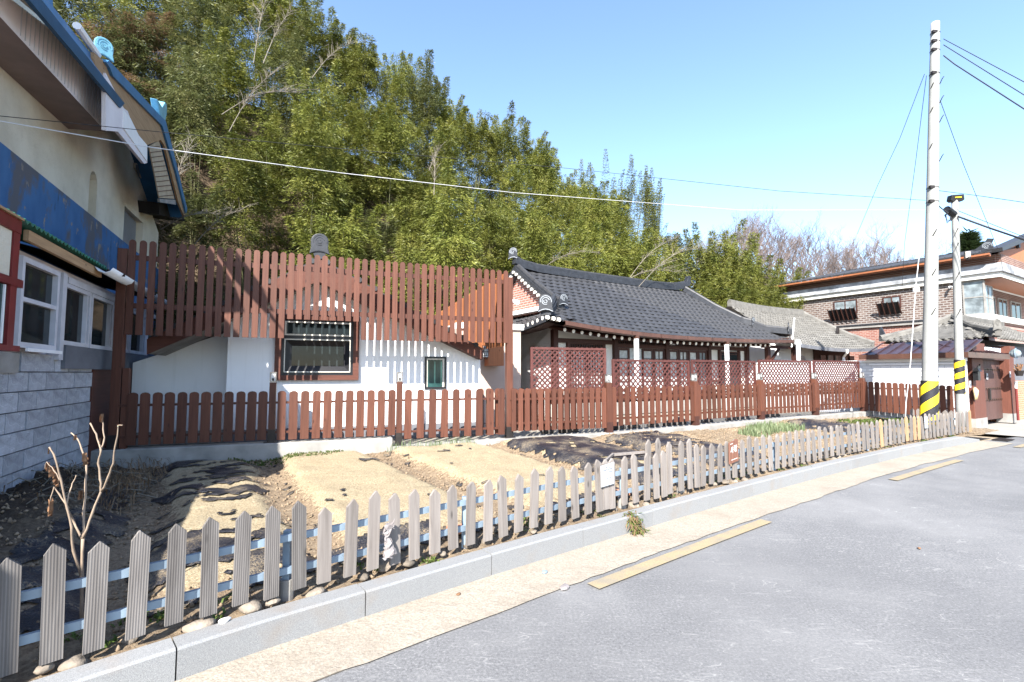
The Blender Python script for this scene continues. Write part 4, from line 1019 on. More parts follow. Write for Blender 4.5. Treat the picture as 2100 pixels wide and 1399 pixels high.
sub('trim', M['cream_seal'], [(a + .045, b - .045, .675, .69, zm - .02, zm), (a + .045, b - .045, .675, .69, zc0 + .05, zc0 + .066), (a + .045, a + .061, .675, .69, zc0 + .066, zm - .02), (b - .061, b - .045, .675, .69, zc0 + .066, zm - .02),
     (a + .045, b - .045, .675, .69, zm + .06, zm + .085), (a + .045, b - .045, .675, .69, zc1 - .055, zc1 - .03), (a + .045, a + .07, .675, .69, zm + .085, zc1 - .055), (b - .07, b - .045, .675, .69, zm + .085, zc1 - .055)])
ia, ib, ja, jb = a + .061, b - .061, zc0 + .066, zm - .02; k = .10
o = MB(O); V8 = [(ia, .69, ja), (ib, .69, ja), (ib, .69, jb), (ia, .69, jb), (ia + k, .738, ja + k), (ib - k, .738, ja + k), (ib - k, .738, jb - k), (ia + k, .738, jb - k)]
o.raw(V8, [(0, 1, 5, 4), (1, 2, 6, 5), (2, 3, 7, 6), (3, 0, 4, 7)]).build('sash', M['black_frame'], win, fix=False)
sub('pane', M['glass_dark'], [(ia + k, ib - k, .734, .742, ja + k, jb - k), (a + .07, b - .07, .715, .722, zm + .085, zc1 - .055)])
# the glass stands proud of the wall body: a shallow dark box behind it
# small window
a, b = FF.uz(871, 760, .72)[0], FF.uz(915, 760, .72)[0]; z0, z1 = 1.25, 1.86
w2 = window(wh, O, a, b, z0, z1, .71, .035, M['black_frame'], M['glass_green'], dep=.045, recess=.03)
t_ = MB(O).box(a + .035, b - .035, .722, .735, z1 - .06, z1 - .035).box(a + .035, a + .055, .722, .735, z0 + .035, z1 - .06).box(b - .07, b - .035, .722, .735, z0 + .035, z1 - .06).build('trim', M['cream_seal'], w2); t_.location = (0, 0, 0)
# caged wall lamp at the corner
P = at_depth(996, 708, 10.2); cl = empty('wall_lamp', P, 0, 'dark caged lamp hanging under the right end of the white house eaves', 'lamp')
MB().tube([(0, 0, -.02), (0, 0, -.25)], [.05, .055], 10).build('glass', M['lamp_glass'], cl)
mb = MB()
for k in range(6):
    t = k * math.pi / 3; mb.tube([(.066 * math.cos(t), .066 * math.sin(t), 0), (.072 * math.cos(t), .072 * math.sin(t), -.14), (.03 * math.cos(t), .03 * math.sin(t), -.29)], .006, 5)
for zz in (-.06, -.14, -.22): mb.tube([(.07 * math.cos(t), .07 * math.sin(t), zz) for t in [i * math.pi / 6 for i in range(13)]], .005, 4)
mb.build('cage', M['dark_metal'], cl)
# return of the tall screen running back from its right-hand post, seen from the side
vr = FF.vz(884, 648, 5.9)[0]; zt = FF.vz(1036, 574, 5.9)[1]
n_ = int((vr - .12) / .128)
for i in range(n_):
    v = .16 + i * .128
    inst('picket', pm_side, sf, Vector((5.90, v, 2.05)) - so_, (0, 0, math.pi / 2), (1, 1, (3.42 - 2.05) / 1.4))
for zz in (3.20, 2.42): MB(so_).box(5.93, 5.97, .08, vr, zz, zz + .075).build('rail', M['orangewood'], sf)
MB(so_).box(5.90, 6.0, vr - .05, vr + .05, .36, 3.3).build('post', M['stain'], sf)
# pink outbuilding
O = (5.6, 2.9, .34); pk = FF.root('shed', O, label='low pale pink outbuilding between the white house and the tiled-roof house', cat='shed')
a = FF.uz(986, 700, 2.9)[0]; b = FF.uz(1068, 700, 2.9)[0]
MB(O).box(a - .6, b, 2.9, 6.0, .34, 2.62).build('wall', M['pink'], pk); MB(O).box(a - .6, b + .06, 2.84, 6.0, 2.62, 2.76).build('parapet', M['white'], pk)
d0 = FF.uz(1001, 708, 2.55)[0]; d1 = FF.uz(1032, 708, 2.55)[0]
MB(O).box(d0, d1, 2.5, 2.85, 1.72, 2.2).build('meter_cabinet', M['orangewood'], pk)
# ------------------------------------------------------------------ tiled roofs
def tile_mesh(w, l, mat, amp=.020, lip=.028, over=.05):
    """one pan-and-roll tile: x across, y up the slope"""
    nx = 7; V = []; F = []
    for j, (y, dz) in enumerate(((-over * .4, -lip), (-over * .4, 0), (l + over * .6, -lip * .9))):
        for i in range(nx):
            x = (i / (nx - 1) - .5) * w * 1.02; sc_ = 1 - (2 * x / w) ** 2; V.append((x, y - (l * .26 * sc_ if j < 2 else 0), amp * math.cos((x / w) * 2 * math.pi) * (.5) + .012 + dz))
    for j in range(2):
        for i in range(nx - 1): F.append((j * nx + i, j * nx + i + 1, (j + 1) * nx + i + 1, (j + 1) * nx + i))
    me = bpy.data.meshes.new('roof_tile'); me.from_pydata(V, [], F); me.update(); me.materials.append(mat); return me
def roof_tiles(parent, off, S, valid, nc, nr, w, l, mat, limit=300, order=None, name='roof_tile', amp=.02):
    tm = tile_mesh(w, l, mat, amp, .028 if amp < .03 else .055); tv = np.array([v.co[:] for v in tm.vertices]); tf = np.array([p.vertices[:] for p in tm.polygons])
    places = []
    for j in range(nr):
        for i in range(nc):
            a = (i + .5 + (.5 if j % 2 else 0)) / nc; b = (j + .15) / nr
            if not valid(a, b): continue
            p = S(a, b); ex = (S(a + .01, b) - S(a - .01, b)).normalized(); ey = (S(a, b + .02) - S(a, b - .02)).normalized(); ez = ex.cross(ey).normalized()
            ex = ey.cross(ez)
            jx = random.uniform(-.006, .006); jt = random.uniform(-.012, .012)
            Mx = Matrix(((ex.x, ey.x, ez.x, p.x - off[0]), (ex.y, ey.y, ez.y, p.y - off[1]), (ex.z, ey.z, ez.z, p.z - off[2]), (0, 0, 0, 1))) @ Matrix.Rotation(jt, 4, 'Z') @ Matrix.Translation((jx, 0, random.uniform(0, .004)))
            places.append((order(a, b) if order else b, Mx))
    places.sort(key=lambda t: t[0])
    for _, Mx in places[:limit]: inst(name, tm, parent, matrix=Mx)
    if places[limit:]:
        Vs = []; Fs = []
        for k, (_, Mx) in enumerate(places[limit:]):
            A = np.array(Mx); Vs.append(tv @ A[:3, :3].T + A[:3, 3]); Fs.append(tf + k * len(tv))
        me = npmesh(name, np.concatenate(Vs), np.concatenate(Fs), mat); o = inst(name, me, parent); o['kind'] = 'stuff'

# ------------------------------------------------------------------ the house with the charcoal tiled roof
O = (5.2, .9, .36); hk = FH.root('house', O, label='traditional Korean house with charcoal tiled roof, white plaster and dark timber front', cat='house')
UE, DV, ZR = 10.9, 3.1, 4.80
def zE(u): t = 2 * u / UE - 1; return 2.66 + (.27 * abs(t) ** 2.2 if t < 0 else .10 * t ** 2)
def zS(u, v):
    e = zE(u); t = v / DV; return e + (ZR - e) * (.86 * t + .14 * t * t)
r0u, r1u = 1.12, UE - 2.15
def S(a, b): u = a * UE; v = b * DV; return Vector((u, v, zS(u, v)))
def valid(a, b):
    u = a * UE; v = b * DV
    lo = v if v < 1.15 else 1.12; hi = UE - v if v < 1.15 else UE - 1.15 - (v - 1.15) * .385
    return lo + .05 < u < hi - .05
roof_tiles(hk, O, S, valid, 42, 15, UE / 42, .245, M['tile_black'], 300, lambda a, b: a * 1.3 + b * .5)
# roof body under the tiles
mb = MB(O); P = []
for i in range(21):
    row = []
    for j in range(7):
        v = DV * j / 6; lo = min(v, 1.12); hi = UE - (v if v < 1.15 else 1.15 + (v - 1.15) * .385); u = lo + (hi - lo) * i / 20
        row.append((u, v, zS(u, v) - .035))
    P.append(row)
mb.sheet(P).build('roof_deck', M['tile_trim'], hk, fix=False)
# back slope and side skirts
back = [[(u, v, zS(u, 2 * DV - v) - .03) for v in (DV, DV * 1.5, DV * 2)] for u in (1.12, UE / 2, UE - 2.1)]
MB(O).sheet(back).build('back_slope', M['tile_black'], hk, fix=False)
def Sl(a, b): v = a * 2 * DV; u = b * 1.12; return Vector((u, v, zS(0, 0) - .27 * (1 - abs(2 * a - 1) ** 2.2) + u / 1.12 * (zS(1.12, 1.15) - 2.93)))
roof_tiles(hk, O, lambda a, b: Sl(1 - a, b), lambda a, b: b * 1.12 < a * 2 * DV and b * 1.12 < (1 - a) * 2 * DV, 24, 5, 2 * DV / 24, .25, M['tile_black'], 80, lambda a, b: -a)
P = [[Sl(a / 10, b / 3) + Vector((0, 0, -.03)) for b in range(4)] for a in range(11)]
for r_ in P[0]: r_.y = max(r_.y, r_.x)
P = [[Vector((p.x, min(max(p.y, p.x), 2 * DV - p.x), p.z)) for p in row] for row in P]
MB(O).sheet(P).build('side_skirt', M['tile_trim'], hk, fix=False)
Pr = [[(UE - p.x * .98, p.y, p.z) for p in row] for row in P]; MB(O).sheet(Pr).build('side_skirt', M['tile_black'], hk, fix=False)
# brick gable
zg = zS(1.12, 1.15); MB(O).prism([(1.15, zg - .15), (2 * DV - 1.15, zg - .15), (2 * DV - 1.15, zg - .02), (DV, ZR - .12), (1.15, zg - .02)], (1.22, 1.40), ax=(0, 1, 0), az=(1, 0, 0)).build('gable', M['brick_gable'], hk)
MB(O).box(1.10, 1.20, 1.2, 2 * DV - 1.2, zg - .12, zg + .0).build('gable_trim', M['white'], hk)
# rake ridges, hip ridges, main ridge
def ridge(pts, w, h, name='ridge', mat='tile_trim'):
    g = empty(name, Vector(pts[0]) - Vector(O), 0, parent=hk); o2 = Vector(pts[0])
    for k, (ww, z0, z1) in enumerate(((w, -.06, h * .45), (w * .78, h * .45, h * .8))):
        vs = []; fs = []
        for i, p in enumerate(pts):
            p = Vector(p); a = Vector(pts[max(i - 1, 0)]); b = Vector(pts[min(i + 1, len(pts) - 1)]); d = (b - a); d.z = 0; d.normalize(); n = Vector((-d.y, d.x, 0)) * ww / 2
            vs += [p - n + Vector((0, 0, z0)), p - n + Vector((0, 0, z1)), p + n + Vector((0, 0, z1)), p + n + Vector((0, 0, z0))]
        for i in range(len(pts) - 1):
            for j in range(4): fs.append((i * 4 + j, i * 4 + (j + 1) % 4, i * 4 + 4 + (j + 1) % 4, i * 4 + 4 + j))
        m = len(pts) - 1; fs += [(0, 1, 2, 3), (m * 4, m * 4 + 3, m * 4 + 2, m * 4 + 1)]
        MB(o2).raw(vs, fs).build('ridge_course', M[mat], g)
    MB(o2).tube([Vector(p) + Vector((0, 0, h * .8)) for p in pts], w * .30, 8).build('cap_tile', M['tile_black'], g)
    return g
rp_ = [(1.0, DV, ZR + .22), (1.3, DV, ZR + .10), (1.9, DV, ZR + .03), (3.5, DV, ZR), (UE - 3.5, DV, ZR), (UE - 2.5, DV, ZR + .04), (UE - 1.95, DV, ZR + .16)]
ridge(rp_, .22, .22)
ridge([(1.12, DV, ZR - .02), (1.12, 2.2, zS(1.12, 2.2)), (1.12, 1.15, zS(1.12, 1.15) + .02), (1.14, .85, zS(1.14, .85) + .08)], .22, .20)
ridge([(1.12, DV, ZR - .02), (1.12, 4.0, zS(1.12, 2.2)), (1.12, 2 * DV - 1.15, zS(1.12, 1.15) + .02)], .22, .20)
ridge([(1.12, 1.18, zS(1.12, 1.18)), (.6, .62, zS(.6, .6)), (.22, .22, zS(.22, .22) + .03), (.02, .02, zE(0) + .10)], .24, .24)
ridge([(UE - 2.0, DV, ZR + .05), (UE - 1.55, 2.0, zS(UE - 1.6, 2.0)), (UE - 1.15, 1.15, zS(UE - 1.15, 1.15)), (UE - .95, .9, zS(UE - .95, .9) + .06)], .2, .18)
ridge([(UE - 1.2, 1.2, zS(UE - 1.2, 1.2)), (UE - .6, .6, zS(UE - .6, .6)), (UE, 0, zE(0) + .06)], .2, .18)
shield('ridge_end_tile', hk, O, (.96, DV, ZR + .30), -FH.rz - R(25), .34, M['tile_trim'], M['emblem'])
shield('ridge_end_tile', hk, O, (1.16, .80, zS(1.14, .8) + .10), R(-5), .30, M['tile_trim'], M['emblem'])
shield('ridge_end_tile', hk, O, (-.02, -.02, zE(0) + .10), -FH.rz - R(4), .40, M['tile_trim'], M['emblem'])
shield('ridge_end_tile', hk, O, (UE - .95, .86, zS(UE - .95, .8) + .10), R(5), .26, M['tile_trim'], M['emblem'])
shield('ridge_end_tile', hk, O, (UE - .12, .05, zE(0) + .10), R(30), .30, M['tile_trim'], M['tile_trim'])
MB(O).prism([(UE - 2.6, ZR + .28), (UE - 1.9, ZR + .34), (UE - 1.75, ZR + .62), (UE - 1.62, ZR + .60), (UE - 1.7, ZR + .2), (UE - 2.6, ZR + .1)], (DV - .1, DV + .1)).build('ridge_finial', M['tile_trim'], hk, bevel=.02)
# white-ended verge tiles: along the left rake, the left skirt and the first of the front eave
end_me = MB().tube([(0, -.02, 0), (0, .12, 0)], .05, 10).mesh('verge_tile'); recalc(end_me); end_me.materials.append(M['rafter_white'])
for k in range(22):
    v = 1.25 + k * .17
    vv = v if v < DV else 2 * DV - v; inst('verge_tile', end_me, hk, Vector((.98, v, zS(1.12, vv) - .10)) - Vector(O), (0, 0, -math.pi / 2), (.9, 1, .9))
MB(O).prism([(1.2, zS(1.12, 1.2) - .20), (DV, ZR - .16), (2 * DV - 1.2, zS(1.12, 1.2) - .20), (2 * DV - 1.2, zS(1.12, 1.2) + .02), (DV, ZR + .05), (1.2, zS(1.12, 1.2) + .02)], (1.02, 1.2), ax=(0, 1, 0), az=(1, 0, 0)).build('verge_board', M['tile_trim'], hk)
for k in range(28):
    v = .08 + k * .215; p = Sl(v / (2 * DV), 0); inst('verge_tile', end_me, hk, Vector((-.03, v, p.z - .02)) - Vector(O), (0, 0, -math.pi / 2))
for k in range(3): inst('verge_tile', end_me, hk, Vector((.03 + k * .17, -.04, zE(.03 + k * .17) - .02 + .0)) - Vector(O))
mb = MB(O); P = [[(0.0, v, Sl(v / 6.2, 0).z - .13) for v in (0, 1, 2, 3.1, 4.2, 5.2, 6.2)], [(0.0, v, Sl(v / 6.2, 0).z + .01) for v in (0, 1, 2, 3.1, 4.2, 5.2, 6.2)]]
o = mb.sheet(P).build('verge_course', M['tile_trim'], hk, fix=False); o.modifiers.new('t', 'SOLIDIFY').thickness = .05
# brown gutter along the front eave in joined lengths
n = 9
for k in range(n):
    a = .55 + (UE - .55) * k / n; b = .55 + (UE - .55) * (k + 1) / n - .02; P = []
    for i in range(6):
        u = a + (b - a) * i / 5; z = zE(u); P.append([(u, .05, z - .02), (u, -.07, z - .015), (u, -.08, z - .12), (u, .02, z - .15)])
    o = MB(O).sheet(P).build('gutter', M['brown_metal'], hk, fix=False); o.modifiers.new('t', 'SOLIDIFY').thickness = .008
P = [[(u, .05, zE(u) - .13), (u, .95, zE(u) + .02)] for u in [UE * i / 24 for i in range(25)]]
MB(O).sheet(P).build('soffit', M['darkwood'], hk, fix=False)
P = [[(.05, v, Sl(v / 6.2, 0).z - .13), (.95, v, Sl(v / 6.2, 0).z + .02)] for v in [6.2 * i / 12 for i in range(13)]]
MB(O).sheet(P).build('soffit', M['darkwood'], hk, fix=False)
# rafters with white ends
rm = MB().tube([(0, 0, 0), (0, .85, .18)], .052, 8).mesh('rafter'); recalc(rm); rm.materials.append(M['darkwood'])
re = MB().tube([(0, -.006, 0), (0, .012, .003)], .050, 10).mesh('rafter_end'); recalc(re); re.materials.append(M['rafter_white'])
u = .75
while u < UE - .9:
    o = inst('rafter', rm, hk, Vector((u, .22, zE(u) - .20)) - Vector(O)); inst('rafter_end', re, o); u += .285
# walls
W0, W1 = .88, 9.6; VF = .9
MB(O).box(W0, W1, VF + .06, 5.2, .36, 2.75).build('wall', M['white_panel'], hk)
MB(O).box(W0, W0 + .1, VF + .0, VF + .05, .6, 2.8)
sw = MB(O).box(W0 - .0, W0 + .06, VF + .12, 5.2, .36, 2.95).build('side_wall', M['white'], hk)
MB(O).box(W0, W1, VF - .25, VF + .06, .36, .72).build('stone_base', M['conc'], hk)
for u in (W0 + .06, 3.14, 5.33, 7.41, 9.55): MB(O).box(u - .075, u + .075, VF - .05, VF + .10, .72, 2.72).build('post', M['darkwood'], hk)
MB(O).box(W0, 3.06, VF - .03, VF + .058, 2.38, 2.50).build('beam', M['darkwood'], hk); MB(O).box(7.49, 9.47, VF - .03, VF + .058, 2.34, 2.46).build('beam', M['darkwood'], hk)
MB(O).box(W0, W1, VF - .04, VF + .095, 2.722, 2.80).build('beam', M['darkwood'], hk); MB(O).box(W0 + .14, 3.06, VF - .03, VF + .058, .72, .95).build('beam', M['darkwood'], hk); MB(O).box(3.22, 9.47, VF - .03, VF + .058, .72, .86).build('beam', M['darkwood'], hk)
def sash(u0, u1, z0, z1, v, cols, rows, mat_g='curtain', fw=.055, zglass=None, name='window'):
    mb = MB(O); mb.box(u0, u1, v, v + .05, z1 - fw, z1).box(u0, u1, v, v + .05, z0, z0 + fw).box(u0, u0 + fw, v, v + .05, z0 + fw, z1 - fw).box(u1 - fw, u1, v, v + .05, z0 + fw, z1 - fw)
    for c in cols: mb.box(c - .012, c + .012, v + .006, v + .046, z0 + fw, z1 - fw)
    for r_ in rows: mb.box(u0 + fw, u1 - fw, v + .008, v + .044, r_ - .012, r_ + .012)
    w = mb.build(name, M['darkwood'], hk); MB(O).box(u0 + fw, u1 - fw, v + .03, v + .036, z0 + fw, z1 - fw).build('pane', M[mat_g], w).location = (0, 0, 0); return w
# lattice door behind the first panel
dl, dr = FH.uz(1168, 750, VF)[0], FH.uz(1237, 750, VF)[0]
MB(O).box(dl - .08, dl, VF - .03, VF + .058, .95, 2.38).build('door_jamb', M['darkwood'], hk); MB(O).box(dr, dr + .08, VF - .03, VF + .058, .95, 2.38).build('door_jamb', M['darkwood'], hk)
for k in range(2):
    a = dl + (dr - dl) / 2 * k + .01; b = a + (dr - dl) / 2 - .02
    sash(a, b, .95, 2.18, VF - .02, [a + (b - a) * i / 6 for i in range(1, 6)], [1.05 + .09 * i for i in (0, 1, 2, 5, 6, 7, 10, 11)], 'curtain', .05, name='door')
sash(dl, dr, 2.19, 2.375, VF - .02, [dl + (dr - dl) * i / 14 for i in range(1, 14)], [], 'interior', .025)
# transoms and sliding sashes
for a, b in ((3.22, 5.25), (5.41, 7.33)):
    sash(a, b, 2.40, 2.70, VF - .01, [a + (b - a) * i / 22 for i in range(1, 22)], [2.52, 2.60], 'interior', .03)
    MB(O).box(a, b, VF - .03, VF + .055, 2.30, 2.398).build('head', M['darkwood'], hk)
    n = 4
    for k in range(n):
        c = a + (b - a) * k / n + .01; d_ = a + (b - a) * (k + 1) / n - .01
        if a < 4 and k == 1:
            MB(O).box(c, d_, VF + .02, VF + .05, .9, 2.29).build('curtain', M['curtain'], hk); continue
        w = sash(c, d_, .87, 2.29, VF + .0, [(c + d_) / 2] if k % 2 else [], [1.98, 1.90, 1.3], 'curtain' if (k + int(a)) % 4 else 'glass_pale', .07)
# right bay
MB(O).box(7.95, 8.03, VF - .03, VF + .058, .86, 2.34).build('post', M['darkwood'], hk); MB(O).box(9.05, 9.13, VF - .03, VF + .058, .86, 2.34).build('post', M['darkwood'], hk)
sash(8.03, 9.05, .87, 2.30, VF - .01, [8.54], [2.2, 1.5], 'glass_dark', .05)
MB(O).box(7.49, 7.94, VF - .02, VF + .058, 1.25, 1.33).build('beam', M['darkwood'], hk)
# white downpipes at the eave
for px, lab in ((1305, 'white downpipe standing in front of the curtained windows'), (1490, 'white downpipe standing in front of the right-hand bay')):
    u, z = FH.uz(px, 700, -.02); t = FH.root('downpipe', (u, -.02, .36), label=lab, cat='downpipe'); oo = (u, -.02, .36)
    MB(oo).box(u - .045, u + .045, -.065, .025, .36, zE(u) - .16).build('pipe', M['white_paint'], t); MB(oo).box(u - .06, u + .06, -.08, .04, zE(u) - .2, zE(u) - .12).build('hopper', M['brown_metal'], t)
# wall light, gable light
u, z = FH.uz(1379, 702, VF - .12); t = FH.root('wall_lamp', (u, VF - .12, z), label='small square lamp on the dark post between the window bays', cat='lamp'); MB().box(-.07, .07, -.05, .07, -.09, .07).build('shade', M['lamp_glass'], t); MB().box(-.03, .03, .07, .12, -.05, .05).build('bracket', M['dark_metal'], t)
P = at_depth(1052, 618, 14.0); t = empty('floodlight', P, R(-20), 'pale floodlight on the brick gable of the tiled-roof house', 'floodlight'); MB().box(-.06, .1, -.1, .0, -.07, .05).build('bracket', M['conc'], t); MB().tube([(.02, -.1, .0), (.22, -.2, -.07)], [.05, .075], 10).build('head', M['white_paint'], t)
# timber shelter under the right end of the eave
O2 = (9.8, .3, .36); sh = FH.root('shelter', O2, label='dark timber shelter with tan underside at the right end of the tiled roof', cat='shelter')
u1_, z1_ = FH.uz(1632, 716, .35)
MB(O2).box(9.62, u1_, .30, .42, 2.44, 2.54).build('beam', M['darkwood'], sh)
for px in (1574, 1628): u = FH.uz(px, 720, .36)[0]; MB(O2).box(u - .07, u + .07, .29, .43, .36, 2.44).build('post', M['darkwood'], sh)
u = FH.uz(1574, 740, .36)[0]; MB(O2).beam((u + .05, .36, 1.85), (u + .75, .36, 2.44), .07, .07).build('brace', M['darkwood'], sh)
MB(O2).raw([(9.6, .0, 2.72), (UE + .15, .0, 2.83), (UE + .35, 2.2, 2.95), (9.6, 2.2, 3.0)], [(0, 1, 2, 3)]).build('underside', M['orangewood'], sh, fix=False)
for k in range(4): MB(O2).beam((9.7 + .3 * k, 0, 2.66 + .03 * k), (9.9 + .3 * k, 2.1, 2.84 + .03 * k), .06, .09).build('rafter', M['darkwood'], sh)
MB(O2).box(9.62, 12.0, 2.2, 2.3, .36, 2.35).build('back_wall', M['white'], sh)

# ------------------------------------------------------------------ old grey-tiled house beyond
O = (14, 1, .3); gh = FH.root('house', O, label='old low house with weathered grey tiled roof between the charcoal roof and the brick house', cat='house')
GU0, GU1, GV0, GV1, GZ0, GZ1 = 11.25, 17.7, .1, 2.7, 2.66, 4.32
def Sg(a, b):
    u = GU0 + (GU1 - GU0) * a; v = GV0 + (GV1 - GV0) * b; sag = .12 * (abs(2 * a - 1) ** 2 - 1) * (1 - b) + .10 * (abs(2 * a - 1) ** 2 - .5) * b
    return Vector((u, v, GZ0 + (GZ1 - GZ0) * (.85 * b + .15 * b * b) + sag))
vg = lambda a, b: a < 1 - .14 * b
roof_tiles(gh, O, Sg, vg, 34, 15, (GU1 - GU0) / 34, .21, M['tile_grey'], 200, lambda a, b: b - a * .3, amp=.05)
P = [[Sg(a / 12, b / 4) - Vector((0, 0, .05)) for b in range(5)] for a in range(13)]
MB(O).sheet(P).build('roof_deck', M['tile_grey'], gh, fix=False)
P = [[Sg(a / 12, 1) + Vector((0, v, -v * .6)) for v in (0, 2.6)] for a in range(13)]; MB(O).sheet(P).build('back_slope', M['tile_grey'], gh, fix=False)
def gridge(pts, w, h, parent, off, name='ridge'):
    mb = MB(off); vs = []; fs = []
    for i, p in enumerate(pts):
        p = Vector(p); a = Vector(pts[max(i - 1, 0)]); b = Vector(pts[min(i + 1, len(pts) - 1)]); d = b - a; d.z = 0; d.normalize(); n = Vector((-d.y, d.x, 0)) * w / 2
        vs += [p - n - Vector((0, 0, .06)), p - n + Vector((0, 0, h)), p + n + Vector((0, 0, h)), p + n - Vector((0, 0, .06))]
    for i in range(len(pts) - 1):
        for j in range(4): fs.append((i * 4 + j, i * 4 + (j + 1) % 4, i * 4 + 4 + (j + 1) % 4, i * 4 + 4 + j))
    m = len(pts) - 1; fs += [(0, 1, 2, 3), (m * 4, m * 4 + 3, m * 4 + 2, m * 4 + 1)]
    g = mb.raw(vs, fs).build(name, M['tile_grey'], parent)
    q = MB(off).tube([Vector(p) + Vector((0, 0, h)) for p in pts], w * .4, 8).build('cap_tile', M['tile_grey'], g); q.location = (0, 0, 0); return g
gridge([Sg(a / 8 * .86 + .0, 1) + Vector((0, 0, .0)) for a in range(9)], .2, .16, gh, O)
gridge([Sg(.86, 1), Sg(.90, .7), Sg(.95, .35), Sg(.995, .02) + Vector((0, 0, .06))], .18, .12, gh, O)
MB(O).prism([(GU1 - .95, GV0), (0, 0)] if False else [(GU1 - .9, 3.30), (GU1 - .78, 3.62), (GU1 - .72, 3.58), (GU1 - .76, 3.25)], (1.2, 1.3)).build('hip_end_tile', M['dark_metal'], gh)
P = [[Sg(a / 30, 0) + Vector((0, -.06, -.01)), Sg(a / 30, 0) + Vector((0, -.05, -.14))] for a in range(31)]
for k in range(15):
    seg = [[(p[0].x, p[0].y, p[0].z), (p[1].x, p[1].y, p[1].z)] for p in P[2 * k:2 * k + 3]]; seg[-1] = [(x - .015, y, z) for x, y, z in seg[-1]]
    o = MB(O).sheet(seg).build('eave_sheet', M['conc_dark'], gh, fix=False); o.modifiers.new('t', 'SOLIDIFY').thickness = .01
MB(O).box(11.5, 17.3, 1.0, 5, .3, 2.85).build('wall', M['white'], gh)
a = FH.uz(1668, 720, .98)[0]; MB(O).box(a, 17.2, .93, 1.0, 1.2, 2.75).build('timber_front', M['darkwood'], gh)
for k in range(5): u = a + .4 + k * .62; MB(O).box(u, u + .4, .90, .93, 1.4, 2.3).build('window', M['glass_pale'] if k in (1, 2) else M['glass_dark'], gh)
u = FH.uz(1650, 735, .98)[0]; w = MB(O).box(u - .22, u + .22, .93, 1.0, 1.6, 2.05).build('window', M['conc'], gh); MB(O).box(u - .17, u + .17, .91, .93, 1.65, 2.0).build('pane', M['glass_dark'], w).location = (0, 0, 0)
u = FH.uz(1746, 725, .0)[0]; t = FH.root('downpipe', (u, 0, .3), label='white downpipe with cranked top on the old grey-tiled house', cat='downpipe'); MB((u, 0, .3)).tube([(u - .35, .0, 2.5), (u - .33, 0, 2.38), (u, .3, 2.2), (u, .3, .3)], .05, 8).build('pipe', M['white_paint'], t)
# thin white mast in front of the roof
P = at_depth(1622, 680, 18.0); t = empty('mast', (P.x, P.y, 2.6), 0, 'thin white pipe mast rising in front of the grey tiled roof', 'mast'); e = at_depth(1629, 652, 18.0); MB((P.x, P.y, 2.6)).tube([(P.x, P.y, 2.5), tuple(e)], .025, 8).build('pipe', M['white_paint'], t)
# small cctv mast with white drum by the shelter
P = at_depth(1638, 740, 17.0); t = empty('gas_vent', (P.x, P.y, .4), 0, 'white capped vent pipe with dark valve beside the timber shelter', 'vent pipe'); oo = Vector((P.x, P.y, .4))
MB(oo).tube([oo, oo + Vector((0, 0, 2.15))], .07, 10).build('pipe', M['white_paint'], t); MB(oo).tube([oo + Vector((0, 0, 2.15)), oo + Vector((0, 0, 2.32))], [.11, .06], 10).build('cap', M['white_paint'], t); MB(oo).box(oo.x + .02, oo.x + .16, oo.y - .12, oo.y - .02, 1.95, 2.15).build('valve', M['dark_metal'], t)
# ------------------------------------------------------------------ white brick wall, maroon canopy, gate
O = (9.55, -3, .4); ww = FH.root('wall', O, label='long white painted brick wall behind the end run of brown boards', cat='wall')
MB(O).box(9.55, 9.75, -5.08, 2.6, .1, 1.86).build('wall', M['white_brick'], ww)
MB(O).box(9.52, 9.78, -2.9, 2.6, 1.86, 1.92).build('coping', M['white'], ww)
for z, d_ in ((1.62, .02), (1.46, .018), (1.78, .02)): MB(O).box(9.55 - d_, 9.55, -5.05, -2.95, z, z + .035).build('pipe', M['white'], ww)
MB(O).box(9.50, 9.80, -5.08, -2.9, 1.86, 1.99).build('beam', M['white'], ww)
O = (9.6, -4, 2.0); cn = FH.root('canopy', O, label='maroon standing-seam canopy over the white wall and gate', cat='canopy')
va = FH.vz(1762, 727, 9.35)[0]; vb = -5.2; zc = 2.05
ue = FH.uz(2066, 712, vb)[0]
MB(O).hexa([(9.35, vb, zc), (10.6, vb, zc + .38), (10.6, va - .5, zc + .38), (9.35, va, zc)], [(9.35, vb, zc + .02), (10.6, vb, zc + .40), (10.6, va - .5, zc + .40), (9.35, va, zc + .02)]).build('roof_sheet', M['maroon_metal'], cn)
MB(O).hexa([(9.35, vb, zc), (ue, vb, zc), (ue, vb + 1.2, zc + .38), (10.6, vb + 1.2, zc + .38)], [(9.35, vb, zc + .022), (ue, vb, zc + .022), (ue, vb + 1.2, zc + .402), (10.6, vb + 1.2, zc + .402)]).build('roof_sheet', M['maroon_metal'], cn)
k = 0
for i in range(9):
    v = va - .15 - i * .27; f = .02
    MB(O).hexa([(9.36, v - .012, zc + .02), (9.36, v + .012, zc + .02), (10.55, v + .012, zc + .40), (10.55, v - .012, zc + .40)], [(9.36, v - .012, zc + .05), (9.36, v + .012, zc + .05), (10.55, v + .012, zc + .43), (10.55, v - .012, zc + .43)]).build('seam', M['maroon_metal'], cn)
for i in range(11):
    u = 9.75 + i * .3
    if u < ue - .1: MB(O).hexa([(u, vb, zc + .02), (u + .024, vb, zc + .02), (u + .024 + .5, vb + 1.15, zc + .39), (u + .5, vb + 1.15, zc + .39)], [(u, vb, zc + .05), (u + .024, vb, zc + .05), (u + .524, vb + 1.15, zc + .42), (u + .5, vb + 1.15, zc + .42)]).build('seam', M['maroon_metal'], cn)
